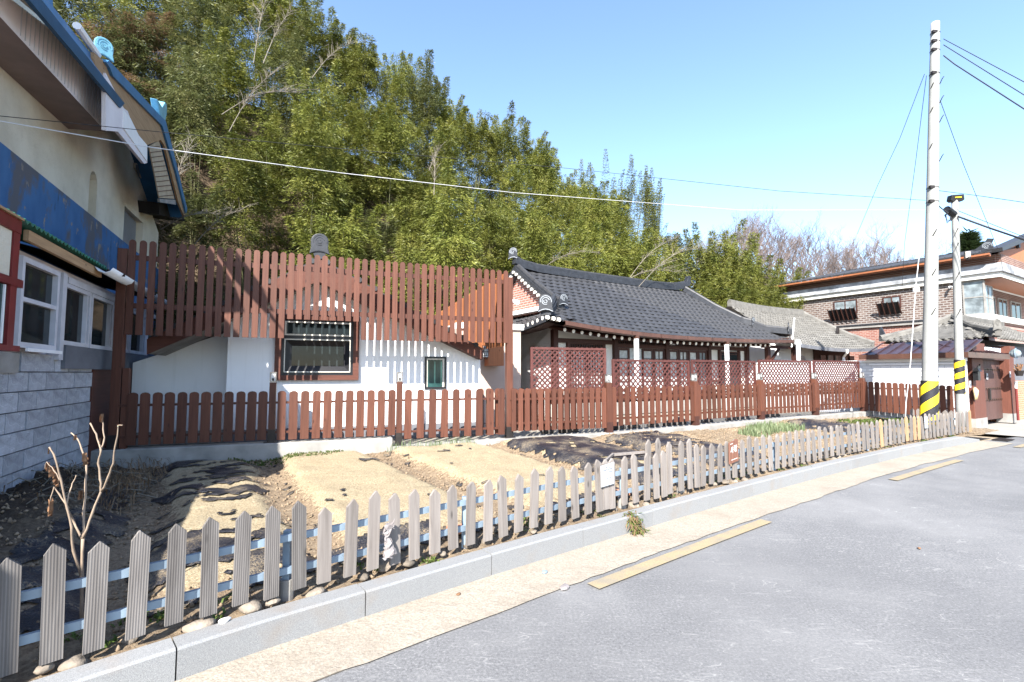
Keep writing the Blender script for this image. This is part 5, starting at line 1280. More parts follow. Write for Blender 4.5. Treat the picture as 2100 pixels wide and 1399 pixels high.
MB(O).box(9.31, 9.35, vb, va, zc - .11, zc + .03).build('fascia', M['brown_metal'], cn); MB(O).box(9.31, ue, vb - .04, vb, zc - .11, zc + .03).build('fascia', M['brown_metal'], cn)
# gate
VG = -4.75; ga, gzb = FH.uz(2003, 868, VG); gb = FH.uz(2058, 868, VG)[0]; gzt = FH.uz(2003, 738, VG)[1]
GZ = max(.12, gzb)
O = (ga, VG, GZ); gt = FH.root('gate', O, label='dark brown double plank gate with iron studs between heavy timber posts', cat='gate'); hw = (gb - ga) / 2
p0 = FH.uz(1980, 720, VG - .1)[0]
for side in range(2):
    a = ga + hw * side
    dr_ = empty('door_leaf', Vector((a, VG, GZ)) - Vector(O), 0, parent=gt)
    for i in range(4):
        w_ = hw / 4; MB((a, VG, GZ)).box(a + w_ * i + .004, a + w_ * (i + 1) - .004, VG, VG + .05, GZ + .04, gzt).build('plank', M['darkwood'] if False else M['gate_wood'], dr_, bevel=.004)
    mb = MB((a, VG, GZ))
    for z in (gzt - .28, GZ + .95, GZ + .62):
        mb.box(a + .02, a + hw - .02, VG - .012, VG, z - .03, z + .03)
    mb.build('iron_band', M['brown_metal'], dr_)
    mb = MB((a, VG, GZ))
    for z in (gzt - .28, GZ + .95, GZ + .62):
        for i in range(7): x = a + .08 + (hw - .16) * i / 6; mb.tube([(x, VG - .03, z), (x, VG - .012, z)], .016, 6)
    mb.build('stud', M['dark_metal'], dr_)
MB(O).box(ga + hw - .09, ga + hw - .02, VG - .06, VG - .012, GZ + .62, GZ + .95).build('lock', M['dark_metal'], gt)
for a, b in ((p0, ga), (gb, gb + .42)):
    MB(O).box(a, b, VG - .22, VG + .14, GZ, gzt + .22).build('post', M['gate_post'], gt, bevel=.01); MB(O).box(a - .03, b + .03, VG - .26, VG + .17, gzt + .22, gzt + .44).build('post_cap', M['gate_post'], gt, bevel=.01)
    MB(O).box(a - .01, b + .01, VG - .23, VG + .15, GZ - .1, GZ + .18).build('post_base', M['conc'], gt)
MB(O).box(ga, gb, VG - .12, VG + .1, gzt, gzt + .17).build('lintel', M['gate_wood'], gt, bevel=.006); MB(O).box(ga, gb, VG - .05, VG + .05, gzt + .17, gzt + .38).build('lintel_infill', M['white'], gt)
# things fixed on and by the gate
def small(px, py, v, name, lab, cat): u, z = FH.uz(px, py, v); return FH.root(name, (u, v, z), label=lab, cat=cat)
t = small(2000, 768, VG - .28, 'mailbox', 'black lantern-shaped mailbox with a bird figure on the left gate post', 'mailbox'); MB().box(-.09, .09, -.08, .02, -.16, .08).build('box', M['black'], t); MB().raw([(-.14, -.12, .08), (.14, -.12, .08), (.14, .04, .08), (-.14, .04, .08), (0, -.04, .2)], [(0, 1, 2, 3), (0, 1, 4), (1, 2, 4), (2, 3, 4), (3, 0, 4)]).build('lid', M['black'], t); MB().prism([(.02, .18), (.08, .24), (.17, .20), (.22, .28), (.2, .16), (.1, .14)], (-.06, -.03)).build('bird', M['black'], t)
t = small(1999, 800, VG - .26, 'gourd_mallets', 'pale dried gourds hanging from the left gate post', 'ornament')
for sx in (-.035, .035): MB().tube([(0, 0, .06), (sx * .7, -.02, -.02), (sx, -.02, -.12), (sx * 1.2, -.01, -.26)], [.03, .055, .04, .02], 8).build('gourd', M['cane_mallet'], t, smooth=True)
for px, py, lab in ((1989, 788, 'two small white doorbell plates on the left gate post'), (2024, 772, 'small pale notice pinned on the gate planks'), (2071, 768, 'small white house-shaped plaque on the right gate post')):
    t = small(px, py, VG - .235 if px != 2024 else VG - .02, 'plaque', lab, 'plaque'); MB().box(-.055, .055, -.012, 0, -.09, .09).build('plate', M['sign_white'], t); MB().box(-.035, .035, -.014, -.012, -.06, .02).build('print', M['sign_text'], t)
u, z = FH.uz(2082, 725, VG - .5); t = FH.root('globe_lamp', (u, VG - .5, z), label='round clear glass lamp on the right side of the gate', cat='lamp')
import bmesh
bm = bmesh.new(); bmesh.ops.create_uvsphere(bm, u_segments=16, v_segments=10, radius=.13); me = bpy.data.meshes.new('globe'); bm.to_mesh(me); bm.free(); me.materials.append(M['glass_pale']); me.polygons.foreach_set('use_smooth', [True] * len(me.polygons)); inst('globe', me, t)
MB().tube([(.15 * math.cos(a), -.02, .15 * math.sin(a)) for a in [i * math.pi / 9 for i in range(19)]], .012, 6).build('hoop', M['metal_lb'], t); MB().tube([(0, .1, -.05), (0, .3, -.1)], .02, 6).build('arm', M['dark_metal'], t)
u, z = FH.uz(2090, 760, VG - .5); t = FH.root('hanging_basket', (u, VG - .5, z), label='dark basket of dried brown flowers hanging below the round lamp', cat='basket')
for k in range(22):
    a = random.uniform(0, 6.28); r_ = random.uniform(.02, .13); MB().tube([(0, 0, -.1), (r_ * math.cos(a), r_ * math.sin(a), random.uniform(-.05, .2))], [.008, .02], 5).build('dried_flower', M['dead_leaf'], t)
MB().tube([(0, 0, -.16), (0, 0, .0)], [.07, .12], 12).build('pot', M['dark_metal'], t)
u, z = FH.uz(2084, 800, VG - .35); t = FH.root('pipe_stand', (u, VG - .35, GZ), label='red and white pipe standing beside the right gate post', cat='pipe'); MB().tube([(0, 0, 0), (0, 0, .95)], .03, 8).build('red_pipe', M['red_paint'], t); MB().tube([(0, 0, .95), (0, 0, 1.15)], .032, 8).build('white_pipe', M['white_paint'], t)
# house wall to the right of the gate
O = (gb + .5, VG, GZ); rw = FH.root('wall', O, label='grey and orange brick wall to the right of the gate posts', cat='wall')
MB(O).box(gb + .44, gb + 6, VG + .1, VG + .4, GZ - .2, GZ + 1.15).build('lower_wall', M['brick_gate'], rw); MB(O).box(gb + .44, gb + 6, VG + .1, VG + .4, GZ + 1.15, gzt + .5).build('upper_wall', M['conc_dark'], rw); MB(O).box(gb + .5, gb + .66, VG - .1, VG + .09, GZ - .1, GZ + 1.3).build('post', M['gate_post'], rw)

# near hip roof with big old tiles
O = (10.6, -3.5, 2.2); hr = FH.root('house', O, label='low gatehouse with a hipped roof of large weathered tiles above the maroon canopy', cat='house')
uE = 12.6; vN, zN = FH.vz(2048, 693, uE); vFa, zFa = FH.vz(1806, 708, uE); zE2 = (zN + zFa) / 2 + .06; uA = uE + 1.9
vA = FH.vz(1952, 650, uA)[0]; zA = FH.vz(1952, 652, uA)[1]
def Sh(a, b):
    va_ = vFa + (vN - vFa) * a; return Vector((uE + (uA - uE) * b, va_, zE2 + (zA - zE2) * (.75 * b + .25 * b * b) + .10 * abs(2 * a - 1) ** 2 * (1 - b)))
fA = (vA - vFa) / (vN - vFa)
roof_tiles(hr, O, Sh, lambda a, b: a > fA * b and a < 1 - (1 - fA) * b, 16, 9, abs(vN - vFa) / 16, .27, M['tile_grey'], 200, amp=.06)
MB(O).raw([(uE, vFa, zE2 + .03), (uE, vN, zE2 + .03), (uA, vA, zA - .07)], [(0, 1, 2)]).build('roof_deck', M['tile_grey'], hr, fix=False)
uB = uE + 7
def Sn(a, b): return Vector((uE + (uB - uE) * a, vN + (vA - vN) * b, zE2 + (zA - zE2) * (.75 * b + .25 * b * b)))
roof_tiles(hr, O, Sn, lambda a, b: a * (uB - uE) > (uA - uE) * b, 26, 8, 7 / 26, .27, M['tile_grey'], 150, lambda a, b: a, amp=.06)
MB(O).raw([(uE, vN, zE2 - .04), (uB, vN, zE2 - .04), (uB, vA, zA - .06), (uA, vA, zA - .06)], [(0, 1, 2, 3)]).build('roof_deck', M['tile_grey'], hr, fix=False)
MB(O).raw([(uE, vFa, zE2 - .04), (uB, vFa, zE2 - .04), (uB, vA, zA - .06), (uA, vA, zA - .06)], [(0, 3, 2, 1)]).build('roof_deck', M['tile_grey'], hr, fix=False)
gridge([(uA, vA, zA), (uE + .9, (vA + vN) / 2, zE2 + (zA - zE2) * .44), (uE, vN, zE2 + .10)], .16, .08, hr, O); gridge([(uA, vA, zA), (uE + .9, (vA + vFa) / 2, zE2 + (zA - zE2) * .44), (uE, vFa, zE2 + .10)], .16, .08, hr, O); gridge([(uA, vA, zA), (uB, vA, zA)], .18, .10, hr, O)
shield('ridge_end_tile', hr, O, (uE - .05, vN, zE2 + .18), -FH.rz + R(10), .32, M['tile_grey'], M['tile_grey']); 
MB(O).prism([(vFa - .1, zE2 + .15), (vFa + .05, zE2 + .55), (vFa + .1, zE2 + .5), (vFa + .12, zE2 + .12)], (uE + .2, uE + .3), ax=(0, 1, 0), az=(1, 0, 0)).build('ridge_end_tile', M['tile_trim'], hr)
MB(O).box(uE + .35, uB, vN + .9, vFa - .3, .3, zE2 + .05).build('wall', M['darkwood'], hr)

# ------------------------------------------------------------------ brick house
U = 19.4; O = (U, 1, .3); bh = FH.root('house', O, label='large two-storey brown brick house with white cornice and orange gutter', cat='house')
V0, V1 = -3.1, 4.78
MB(O).box(U, U + 12, V0 + .72, V1, 3.86, 5.32).build('upper_wall', M['brick_side'], bh); MB(O).box(U + 1.2, U + 12, V0 + .7, V0 + .715, 3.86, 5.32).build('balcony_wall', M['brick_front'], bh)
MB(O).box(U + .03, U + 12, V0, V1, 0, 3.80).build('lower_wall', M['brick_low'], bh)
MB(O).box(U - .12, U + 12, V0 + .6, V1 + .1, 3.80, 3.86).build('ledge', M['tile_trim'], bh); MB(O).box(U - .08, U, V0 + .6, V1 + .1, 3.68, 3.80).build('ledge', M['conc'], bh)
MB(O).box(U - .10, U + 12, V0 - .12, V0 + .62, 3.66, 3.90).build('balcony_slab', M['white'], bh)
# cornice: white band, stained band, dark frieze
MB(O).box(U - .18, U + 12, V0 - .5, V1 + .15, 5.32, 5.52).build('cornice', M['white_panel'], bh); MB(O).box(U - .28, U + 12, V0 - .6, V1 + .2, 5.522, 5.86).build('cornice', M['stained_cornice'], bh)
MB(O).box(U - .05, U + 12, V0 - .35, V1 + .05, 5.862, 6.25).build('frieze', M['brick_front'], bh); MB(O).box(U + .04, U + 11.9, V0 - .5, V0 - .35, 5.862, 6.25).build('frieze', M['brick_front'], bh)
MB(O).box(U - .62, U - .50, V0 - .35, V1 + .55, 6.10, 6.22).build('gutter', M['orange_metal'], bh); MB(O).box(U - .70, U - .62, V0 - .35, V1 + .57, 6.15, 6.22).build('gutter', M['orange_metal'], bh)
# roof: low dark slope in strips
zr = 6.95; P = []
for i in range(29):
    v = V0 - .4 + (V1 + .9 - V0) * i / 28
    P.append([(U - .66, v, 6.24), (U + 2.6, v - (.0 if i < 20 else (i - 20) * .25), zr - .12)])
o = MB(O).sheet(P).build('roof', M['tile_black'], bh, fix=False); o.modifiers.new('t', 'SOLIDIFY').thickness = -.06
for i in range(28):
    v = V0 - .4 + (V1 + .9 - V0) * (i + .5) / 28; v2 = v - (.0 if i < 20 else (i - 20) * .25); MB(O).tube([(U - .68, v, 6.27), (U + 2.5, v2, zr + .03)], .05, 6).build('cover_tile_row', M['tile_black'], bh)
MB(O).raw([(U + 2.6, V0 - .4, zr), (U + 2.6, V1 - 1.5, zr), (U + 6, V1 - 1, 6.2), (U + 6, V0 - .4, 6.2)], [(0, 1, 2, 3)]).build('back_slope', M['tile_black'], bh, fix=False)
MB(O).box(U + 2.5, U + 2.7, V0 - .5, V1 - 1.6, zr - .12, zr + .10).build('ridge', M['tile_trim'], bh)
MB(O).prism([(U + .1, 6.28), (U + 6, 7.9), (U + 12, 6.28)], (V0 - .40, V0 - .30)).build('gable', M['orangewood'], bh)
MB(O).prism([(U - .62, 6.22), (U + 6, 7.98), (U + 12.5, 6.3), (U + 12.5, 6.5), (U + 6, 8.22), (U - .68, 6.36)], (V0 - .72, V0 - .28)).build('gable_roof', M['tile_black'], bh)
shield('ridge_end_tile', bh, O, (U - .5, V0 - .25, 6.24), -math.pi / 2, .42, M['tile_trim'], M['emblem'])
MB(O).prism([(V0 + .6, zr - .3), (V0 + .2, zr - .2), (V0 + .05, zr + .25), (V0 + .22, zr + .3), (V0 + .35, zr + .1), (V0 + 1.0, zr - .35)], (U + 1.5, U + 1.62), ax=(0, 1, 0), az=(1, 0, 0)).build('finial', M['tile_trim'], bh)
# side windows with sloping planters
for (va_, vb_, z0, z1) in ((2.51, 1.47, 4.42, 5.10), (.42, -.28, 4.50, 5.04)):
    w = window(bh, O, vb_, va_, z0, z1, U - .05, .05, M['darkwood'], M['glass_pale'], mull=((va_ + vb_) / 2,), ax='v', recess=.02)
    mb = MB(O); n = 6 if va_ > 1 else 4
    pl = MB(O).hexa([(U - .10, vb_ - .04, z0 - .28), (U - .05, vb_ - .04, z0 - .28), (U - .05, va_ + .1, z0 - .28), (U - .10, va_ + .1, z0 - .28)], [(U - .42, vb_ - .02, z0 + .22), (U - .36, vb_ - .02, z0 + .22), (U - .36, va_ + .12, z0 + .22), (U - .42, va_ + .12, z0 + .22)]).build('window_guard', M['black'], w); pl.location = (0, 0, 0)
    for i in range(n + 1):
        v = vb_ - .04 + (va_ - vb_ + .14) * i / n; q = MB(O).beam((U - .46, v, z0 + .26), (U - .13, v, z0 - .32), .03, .03).build('guard_bar', M['darkwood'], w); q.location = (0, 0, 0)
# glazed corner bay and balcony
w = window(bh, O, V0 + .02, V0 + .70, 3.90, 5.30, U - .04, .05, M['conc'], M['glass_pale'], rails=(4.62,), ax='v', dep=.08)
w = window(bh, O, U + .04, U + .95, 3.90, 5.10, V0 + .02, .05, M['conc'], M['glass_pale'], rails=(4.6,), mull=(U + .45,), dep=.08)
for a, b in ((1.6, 2.6), (2.9, 3.8), (4.2, 5.4), (6.0, 7.5)): window(bh, O, U + a, U + b, 3.95, 4.98, V0 + .64, .06, M['conc'], M['glass_pale'] if a < 2.8 else M['glass_dark'], dep=.05, mull=(U + (a + b) / 2,))
MB(O).box(U + .02, U + 12, V0 - .45, V0 + .5, 5.29, 5.315).build('balcony_ceiling', M['orangewood'], bh)
# green canopy at the left, far end
MB(O).hexa([(U - 3.5, V1 - .3, 3.6), (U, V1 - .3, 4.3), (U, V1 + 3, 4.3), (U - 3.5, V1 + 3, 3.6)], [(U - 3.5, V1 - .3, 3.65), (U, V1 - .3, 4.5), (U, V1 + 3, 4.5), (U - 3.5, V1 + 3, 3.65)]).build('lean_to_roof', M['green_dark'], bh)
P = FH.w(U - .2, -2.05, 4.85) if False else None
v, z = FH.vz(1949, 590, U - .15); t = FH.root('camera', (U - .15, v, z), label='small white security camera on the brick wall left of the thin pole', cat='security camera'); MB().box(-.05, .1, -.04, .04, .02, .06).build('bracket', M['white_paint'], t); MB().tube([(-.12, -.05, -.02), (.02, .05, 0)], .045, 10).build('body', M['white_paint'], t); MB().tube([(-.15, -.07, -.025), (-.12, -.05, -.02)], .032, 10).build('lens', M['black'], t)
# ------------------------------------------------------------------ utility poles and wires
def pole(base, top, r0, r1, lab, wrap, stripes):
    t = empty('utility_pole', base, 0, lab, 'utility pole'); b = Vector(base); tp = Vector(top); ax = (tp - b)
    n = 12; pts = [b + ax * i / n - b for i in range(n + 1)]
    MB().tube(pts, [r0 + (r1 - r0) * i / n for i in range(n + 1)], 24).build('shaft', M['pole_conc'], t, smooth=True)
    L = ax.length; d = ax.normalized(); X = Vector((1, 0, 0)); X = (X - d * X.dot(d)).normalized(); Y = d.cross(X)
    rad = lambda h: r0 + (r1 - r0) * h / L
    def cyl(h, a, rr): return d * h + (X * math.cos(a) + Y * math.sin(a)) * rr
    h0, h1 = wrap; P = [[cyl(h0 + (h1 - h0) * i / 6, 2 * math.pi * k / 28, rad(h0) + .010) for k in range(29)] for i in range(7)]
    MB().sheet(P).build('black_wrap', M['black_wrap'], t, smooth=True, fix=True)
    # yellow diagonal bands wound round the wrap
    Hh = (h1 - h0); nb = 9; pitch, turn = stripes
    for s in range(nb):
        for clipc in (0,):
            P = []
            for k in range(41):
                a = 2 * math.pi * k / 40; base_h = h0 + (s - 3) * pitch + turn * k / 40; w = pitch * .5
                lo = min(max(base_h, h0), h1); hi = min(max(base_h + w, h0), h1)
                P.append([cyl(lo, a + math.pi / 2, rad(h0) + .016), cyl(hi, a + math.pi / 2, rad(h0) + .016)])
            segs = []; cur = []
            for r_ in P:
                if (r_[1] - r_[0]).length > 1e-4: cur.append(r_)
                else:
                    if len(cur) > 1: segs.append(cur)
                    cur = []
            if len(cur) > 1: segs.append(cur)
            for sg_ in segs: MB().sheet(sg_).build('yellow_band', M['yellow_wrap'], t, smooth=True)
    return t, b, d, X, Y, rad, L
t = NT('weathered_pole_concrete'); v = t.coord((1, 1, .35)); a = t.noise(v, 5, 6); b_ = t.noise(t.coord((1, 1, 14)), 1.2, 3)
k = t.ramp(a, [(.3, (.20, .205, .195)), (.7, (.27, .27, .258))]); k = t.mix(t.math('MULTIPLY', t.math('SUBTRACT', b_, .5, True), 1.2), k, (.17, .178, .172)); t.bump(t.noise(t.coord(), 60, 3), .3, .004); M['pole_conc'] = t.out(k, .85)
bp = at_depth(1903, 862, 10.9); bp.z = .2; tp = at_depth(1918, 47, 11.0)
PT, pb, pd, pX, pY, prad, pL = pole(bp, tp,   .150, .086, 'tall pale concrete utility pole with black and yellow warning wrap', (.22, 1.17), (.42, .84))
hh = lambda y: (at_depth(1905, y, 10.95).z - pb.z) / pd.z
for y in (66, 85, 103, 151, 386, 415):
    h = hh(y); MB().tube([pd * h + (pX * math.cos(a) + pY * math.sin(a)) * (prad(h) + .003) for a in [i * math.pi / 10 for i in range(21)]], .006, 5).build('steel_band', M['dark_metal'], PT)
    MB().box(-.05, .05, -.03, .03, -.03, .03).build('clamp', M['dark_metal'], PT).location = pd * h + Vector((-prad(h) * .8, -prad(h) * .7, 0))
for i, y in enumerate((168, 207, 247, 327, 480, 560, 640, 175, 225, 300)):
    h = hh(y); sx = .55 if i < 4 else (-.6 if i < 7 else -1); o_ = pd * h + Vector((prad(h) * sx, -prad(h) * math.sqrt(max(0, 1 - sx * sx)), 0))
    MB().tube([o_ + Vector((.06, -.05, .07)), o_ + Vector((-.02, -.10, .0)), o_ + Vector((.0, 0, -.08))], .009, 5).build('climbing_step', M['dark_metal'], PT)
b2 = at_depth(1970, 860, 11.95); b2.z = .25; t2 = at_depth(1958, 412, 12.0)
P2, qb, qd, qX, qY, qrad, qL = pole(b2, t2, .094, .068, 'shorter thin concrete pole with a yellow and black band, beside the gate', (.80, 1.62), (.27, .27))
h2 = lambda y: (at_depth(1962, y, 11.95).z - qb.z) / qd.z
for y in (500, 560, 470, 635): h = h2(y); MB().tube([qd * h + Vector((-.02, -qrad(h), 0)), qd * h + Vector((-.05, -qrad(h) - .06, 0)), qd * h + Vector((-.10, -qrad(h) - .02, -.14))], .008, 5).build('climbing_step', M['dark_metal'], P2)
def lampbox(px, py, Y, rz, tilt, lab, sc=1):
    P = at_depth(px, py, Y); t = empty('floodlight', P, rz, lab, 'floodlight'); o = MB().prism([(-.15, -.05), (-.10, -.09), (.10, -.09), (.15, -.05), (.13, .08), (-.13, .08)], (-.08, .10)).build('head', M['black'], t, bevel=.01); o.rotation_euler = (tilt, 0, 0)
    p_ = MB().box(-.07, .07, -.095, -.085, .0, .02).build('led_strip', M['yellow_wrap'], t); p_.rotation_euler = (tilt, 0, 0); MB().box(-.02, .02, -.02, .1, -.16, -.08).build('bracket', M['dark_metal'], t); return t
lampbox(1960, 407, 12.0, R(-10), R(8), 'black floodlight on top of the thin pole'); 
P = at_depth(1950, 434, 11.9); t = empty('splice_box', P, R(20), 'black cable closure strapped to the thin pole below its floodlight', 'cable box'); MB().tube([(-.16, 0, .05), (.13, .02, -.05)], [.075, .085], 12).build('case', M['black'], t)
mb = MB()
for k in range(3): mb.tube([(-.1, .0, -.02), (-.2 - .03 * k, 0, -.12), (-.14, .02, -.30 + .04 * k), (-.02 + .03 * k, .02, -.22), (.02, .02, -.06)], .008, 5)
mb.build('cable_loop', M['cable'], t)
P = at_depth(1984, 528, 12.1); t = empty('floodlight', P, R(60), 'grey floodlight on a bracket to the right of the thin pole', 'floodlight'); MB().box(-.07, .07, -.05, .05, -.02, .14).build('head', M['lamp_metal'], t); MB().box(-.2, .02, -.02, .02, -.06, -.02).build('bracket', M['dark_metal'], t)

def wire(pts, r, mat, lab, sag=0, n=22, name='cable', cat='cable', group=None):
    out = []
    for (a, b) in zip(pts, pts[1:]):
        for i in range(n + (b == pts[-1])):
            f = i / n; p = Vector(a).lerp(Vector(b), f); p.z -= sag * 4 * f * (1 - f) * (len(pts) == 2); out.append(p)
    mb = MB(out[0]); mb.tube(out, r, 5); o = mb.build(name, M[mat], None, smooth=True, fix=False); o.location = out[0]; setp(o, lab, cat, group); return o
A = lambda px, py, Y: at_depth(px, py, Y)
wire([A(-60, 238, 5.0), A(300, 301, 7.0), A(700, 355, 9.6), A(1050, 395, 12.0), A(1520, 431, 17), A(2150, 430, 30)], .007, 'cable_white', 'pale cable crossing the whole picture in front of the bamboo')
wire([A(-60, 232, 5.2), A(300, 268, 7.2), A(700, 305, 9.2), A(1160, 345, 10.6), A(1600, 392, 10.9), A(1898, 411, 10.9)], .005, 'cable', 'thin dark cable running from the left edge to the tall pole')
wire([A(1935, 80, 11), A(2160, 200, 9)], .008, 'cable', 'uppermost cable leaving the tall pole to the right', .0)
wire([A(1935, 92, 11), A(2160, 232, 9)], .009, 'cable', 'middle of the three cables leaving the tall pole top to the right')
wire([A(1935, 114, 11), A(1958, 132, 10.8), A(2160, 262, 9)], .012, 'cable', 'lowest and thickest of the three cables leaving the tall pole top')
wire([A(1896, 152, 11), A(1845, 285, 12.5), A(1800, 380, 14), A(1758, 480, 16)], .006, 'cable', 'dark cable hanging down left from the tall pole in a long bend')
wire([A(1900, 155, 11), A(1878, 330, 12.5), A(1855, 500, 15.5), A(1850, 590, 19)], .006, 'cable', 'dark cable dropping steeply left of the tall pole to the brick house')
wire([A(1928, 206, 11), A(1975, 335, 11.6), A(2050, 520, 15), A(2058, 560, 17)], .006, 'cable', 'dark cable dropping right of the tall pole to the brick house corner')
wire([A(1924, 391, 10.9), A(2010, 402, 12), A(2160, 424, 10)], .007, 'cable', 'upper of two thin parallel cables to the right of the poles')
wire([A(1924, 421, 10.9), A(1945, 436, 11.6)], .012, 'cable', 'short thick cable between the two poles', .02)
wire([A(1964, 432, 11.9), A(2160, 510, 10)], .007, 'cable', 'thin cable leaving the thin pole above the thick bundle')
wire([A(1964, 444, 11.9), A(2030, 468, 11.4), A(2160, 512, 10)], .022, 'cable', 'thick black cable bundle leaving the thin pole to the right')
wire([A(1888, 495, 10.8), A(1878, 590, 10.4), A(1866, 760, 10.0), A(1858, 826, 9.9), A(1856, 870, 9.85)], .009, 'cable_white', 'pale guy wire slanting to the ground left of the tall pole')
t = empty('wire_drum', A(1879, 594, 10.4), 0, 'small white insulator on the guy wire', 'insulator'); MB().tube([(0, 0, -.04), (0, 0, .04)], .06, 10).build('body', M['white_paint'], t)

# ------------------------------------------------------------------ sapling and litter in the garden
sb = ground(168, 1278, .2); sp = empty('sapling', sb, 0, 'bare branching sapling with a few curled dead leaves behind the grey fence', 'sapling')
Y0 = sb.y
def branch(pts, r0, r1, name='branch'):
    P = [at_depth(x, y, Y0 + dy) - sb for x, y, dy in pts]
    P2 = []
    for i in range(len(P) - 1):
        for k in range(3): q = P[i].lerp(P[i + 1], k / 3); P2.append(q + Vector((random.uniform(-1, 1), 0, random.uniform(-1, 1))) * .003)
    P2.append(P[-1]); n = len(P2)
    MB().tube(P2, [(r0 + (r1 - r0) * i / (n - 1)) * (.86 if i % 3 == 0 else .70) for i in range(n)], 7).build(name, M['twig'], sp, smooth=True)
branch([(168, 1282, 0), (167, 1180, 0), (170, 1105, .0)], .0125, .010, 'trunk')
branch([(168, 1182, 0), (150, 1130, -.03), (146, 1080, -.05), (138, 1040, -.06), (125, 985, -.08), (110, 932, -.1), (101, 917, -.1)], .0095, .005)
branch([(137, 1038, -.06), (122, 1013, -.07), (110, 1000, -.08), (103, 1028, -.08)], .006, .003)
branch([(137, 1036, -.06), (144, 1003, -.04), (151, 985, -.03), (156, 975, -.03)], .005, .003)
branch([(168, 1105, 0), (150, 1068, .03), (137, 1040, -.05)], .008, .006)
branch([(170, 1105, 0), (172, 1050, .03), (176, 1000, .05), (177, 950, .06), (168, 920, .07), (160, 900, .08), (146, 888, .1)], .009, .004)
branch([(171, 1103, 0), (190, 1050, .02), (207, 1008, .03), (206, 982, .03), (202, 950, .03), (207, 922, .03), (197, 890, .04), (185, 868, .05)], .009, .005)
branch([(206, 925, .03), (214, 905, .05), (212, 880, .06), (210, 850, .06)], .006, .004)
branch([(208, 1008, .03), (222, 980, .0), (232, 950, -.02), (238, 905, -.04), (243, 872, -.05), (251, 872, -.06)], .008, .003)
branch([(122, 985, -.08), (112, 965, -.06), (95, 948, -.05), (91, 962, -.05)], .004, .002)
def dead_leaf(px, py, dy, s, seed):
    rr = random.Random(seed); c = at_depth(px, py, Y0 + dy) - sb; P = []
    for i in range(5):
        row = []
        for j in range(5):
            a = i / 4 - .5; b = j / 4 - .5; w = 1 - 1.6 * a * a
            row.append(c + Vector((b * s * w * .42 + rr.uniform(-.1, .1) * s, math.sin(b * 5 + seed) * s * .4, a * s * 1.5 + rr.uniform(-.1, .1) * s)))
        P.append(row)
    MB().sheet(P).build('dead_leaf', M['dead_leaf'], sp, fix=False)
for k, (px, py, s) in enumerate([(106, 968, .035), (115, 985, .03), (98, 958, .03), (112, 972, .03), (104, 1035, .045), (172, 938, .032), (175, 946, .03), (166, 1015, .03), (209, 858, .03), (205, 905, .02), (100, 925, .02), (117, 992, .025), (154, 898, .018), (104, 1050, .03)]): dead_leaf(px, py, -.05 + .02 * (k % 4), s, k)

def rock(P, s, rz, mat, lab, grp, seed, name='stone', cat='stone', flat_=.6):
    rr = np.random.RandomState(seed); bm = bmesh.new(); bmesh.ops.create_icosphere(bm, subdivisions=2, radius=1)
    off = rr.rand() * 50
    for v_ in bm.verts:
        n_ = float(vnoise(v_.co.x * 1.3 + off, v_.co.y * 1.3 + v_.co.z * 1.9)) + .4 * float(vnoise(v_.co.x * 3 + off, v_.co.z * 3 + v_.co.y * 2)); v_.co *= (.72 + .42 * n_)
        v_.co.x *= s[0]; v_.co.y *= s[1]; v_.co.z *= s[2]
    me = bpy.data.meshes.new(name); bm.to_mesh(me); bm.free(); me.materials.append(M[mat]); me.polygons.foreach_set('use_smooth', [seed % 3 != 0] * len(me.polygons))
    o = inst(name, me, None, P, (0, 0, rz)); setp(o, lab, cat, grp); return o
def project_px(p): return 1050 + FPX * p.x / (p.y * _cp + (p.z - EYE) * _sp)
rr = random.Random(11)
for i in range(58):
    s_ = 2.2 + i * .225 + rr.uniform(-.07, .07); off = rr.uniform(.25, .46) if rr.random() < .7 else rr.uniform(.2, .3)
    if s_ > KTOT - .8: break
    p = K(s_, off, .15 + rr.uniform(-.01, .02))[0]; q = rr.uniform(.025, .062)
    rock(p, (q * rr.uniform(.9, 1.5), q, q * rr.uniform(.5, .8)), rr.uniform(0, 3), 'stone', 'field stone under the grey pickets, ' + ('left of the snagged plastic bag' if project_px(p) < 780 else 'between the plastic bag and the white notice' if project_px(p) < 1230 else 'between the white notice and the brown sign' if project_px(p) < 1500 else 'beyond the brown sign'), 'field stones along the grey picket fence, part %d' % (int(project_px(p) > 780) + int(project_px(p) > 1230) + int(project_px(p) > 1500)), i)
for i, (px, py, w) in enumerate([(1268, 883, .16), (1300, 880, .15), (1339, 876, .14), (1370, 872, .13), (1393, 868, .20), (1431, 868, .13), (1453, 866, .11), (1500, 862, .14), (1522, 859, .17), (1585, 855, .20), (1165, 886, .25), (1120, 887, .17)]):
    Yp = float(np.interp(px, [1040, 1245, 1420, 1553, 1665], [9.5, 10.1, 11.2, 12.4, 13.4])); P = at_depth(px, py, Yp); P.z = .42
    rock(P, (w, w * .8, w * .75), rr.uniform(0, 3), 'stone_dark', 'dark garden rock showing under the brown lattice fence', 'dark rocks under the lattice fence', 100 + i, 'rock', 'rock')
for (px, py, s, m_, lab) in ((1158, 1204, .05, 'bag', 'crumpled white paper scrap on the asphalt edge'), (1117, 1173, .03, 'metal_lb', 'flattened pale blue wrapper on the gutter sand'), (461, 1272, .035, 'white', 'pale greenish pebble on top of the kerb'), (940, 1218, .02, 'dead_leaf', 'curled brown leaf lying on the gutter sand'), (1885, 1124, .02, 'dead_leaf', 'single dry leaf on the open asphalt')):
    g = ground(px, py, .17 if px == 461 else .012); rock(g, (s, s * .7, s * .35), 1.0, m_, lab, None, px, 'litter', 'litter')
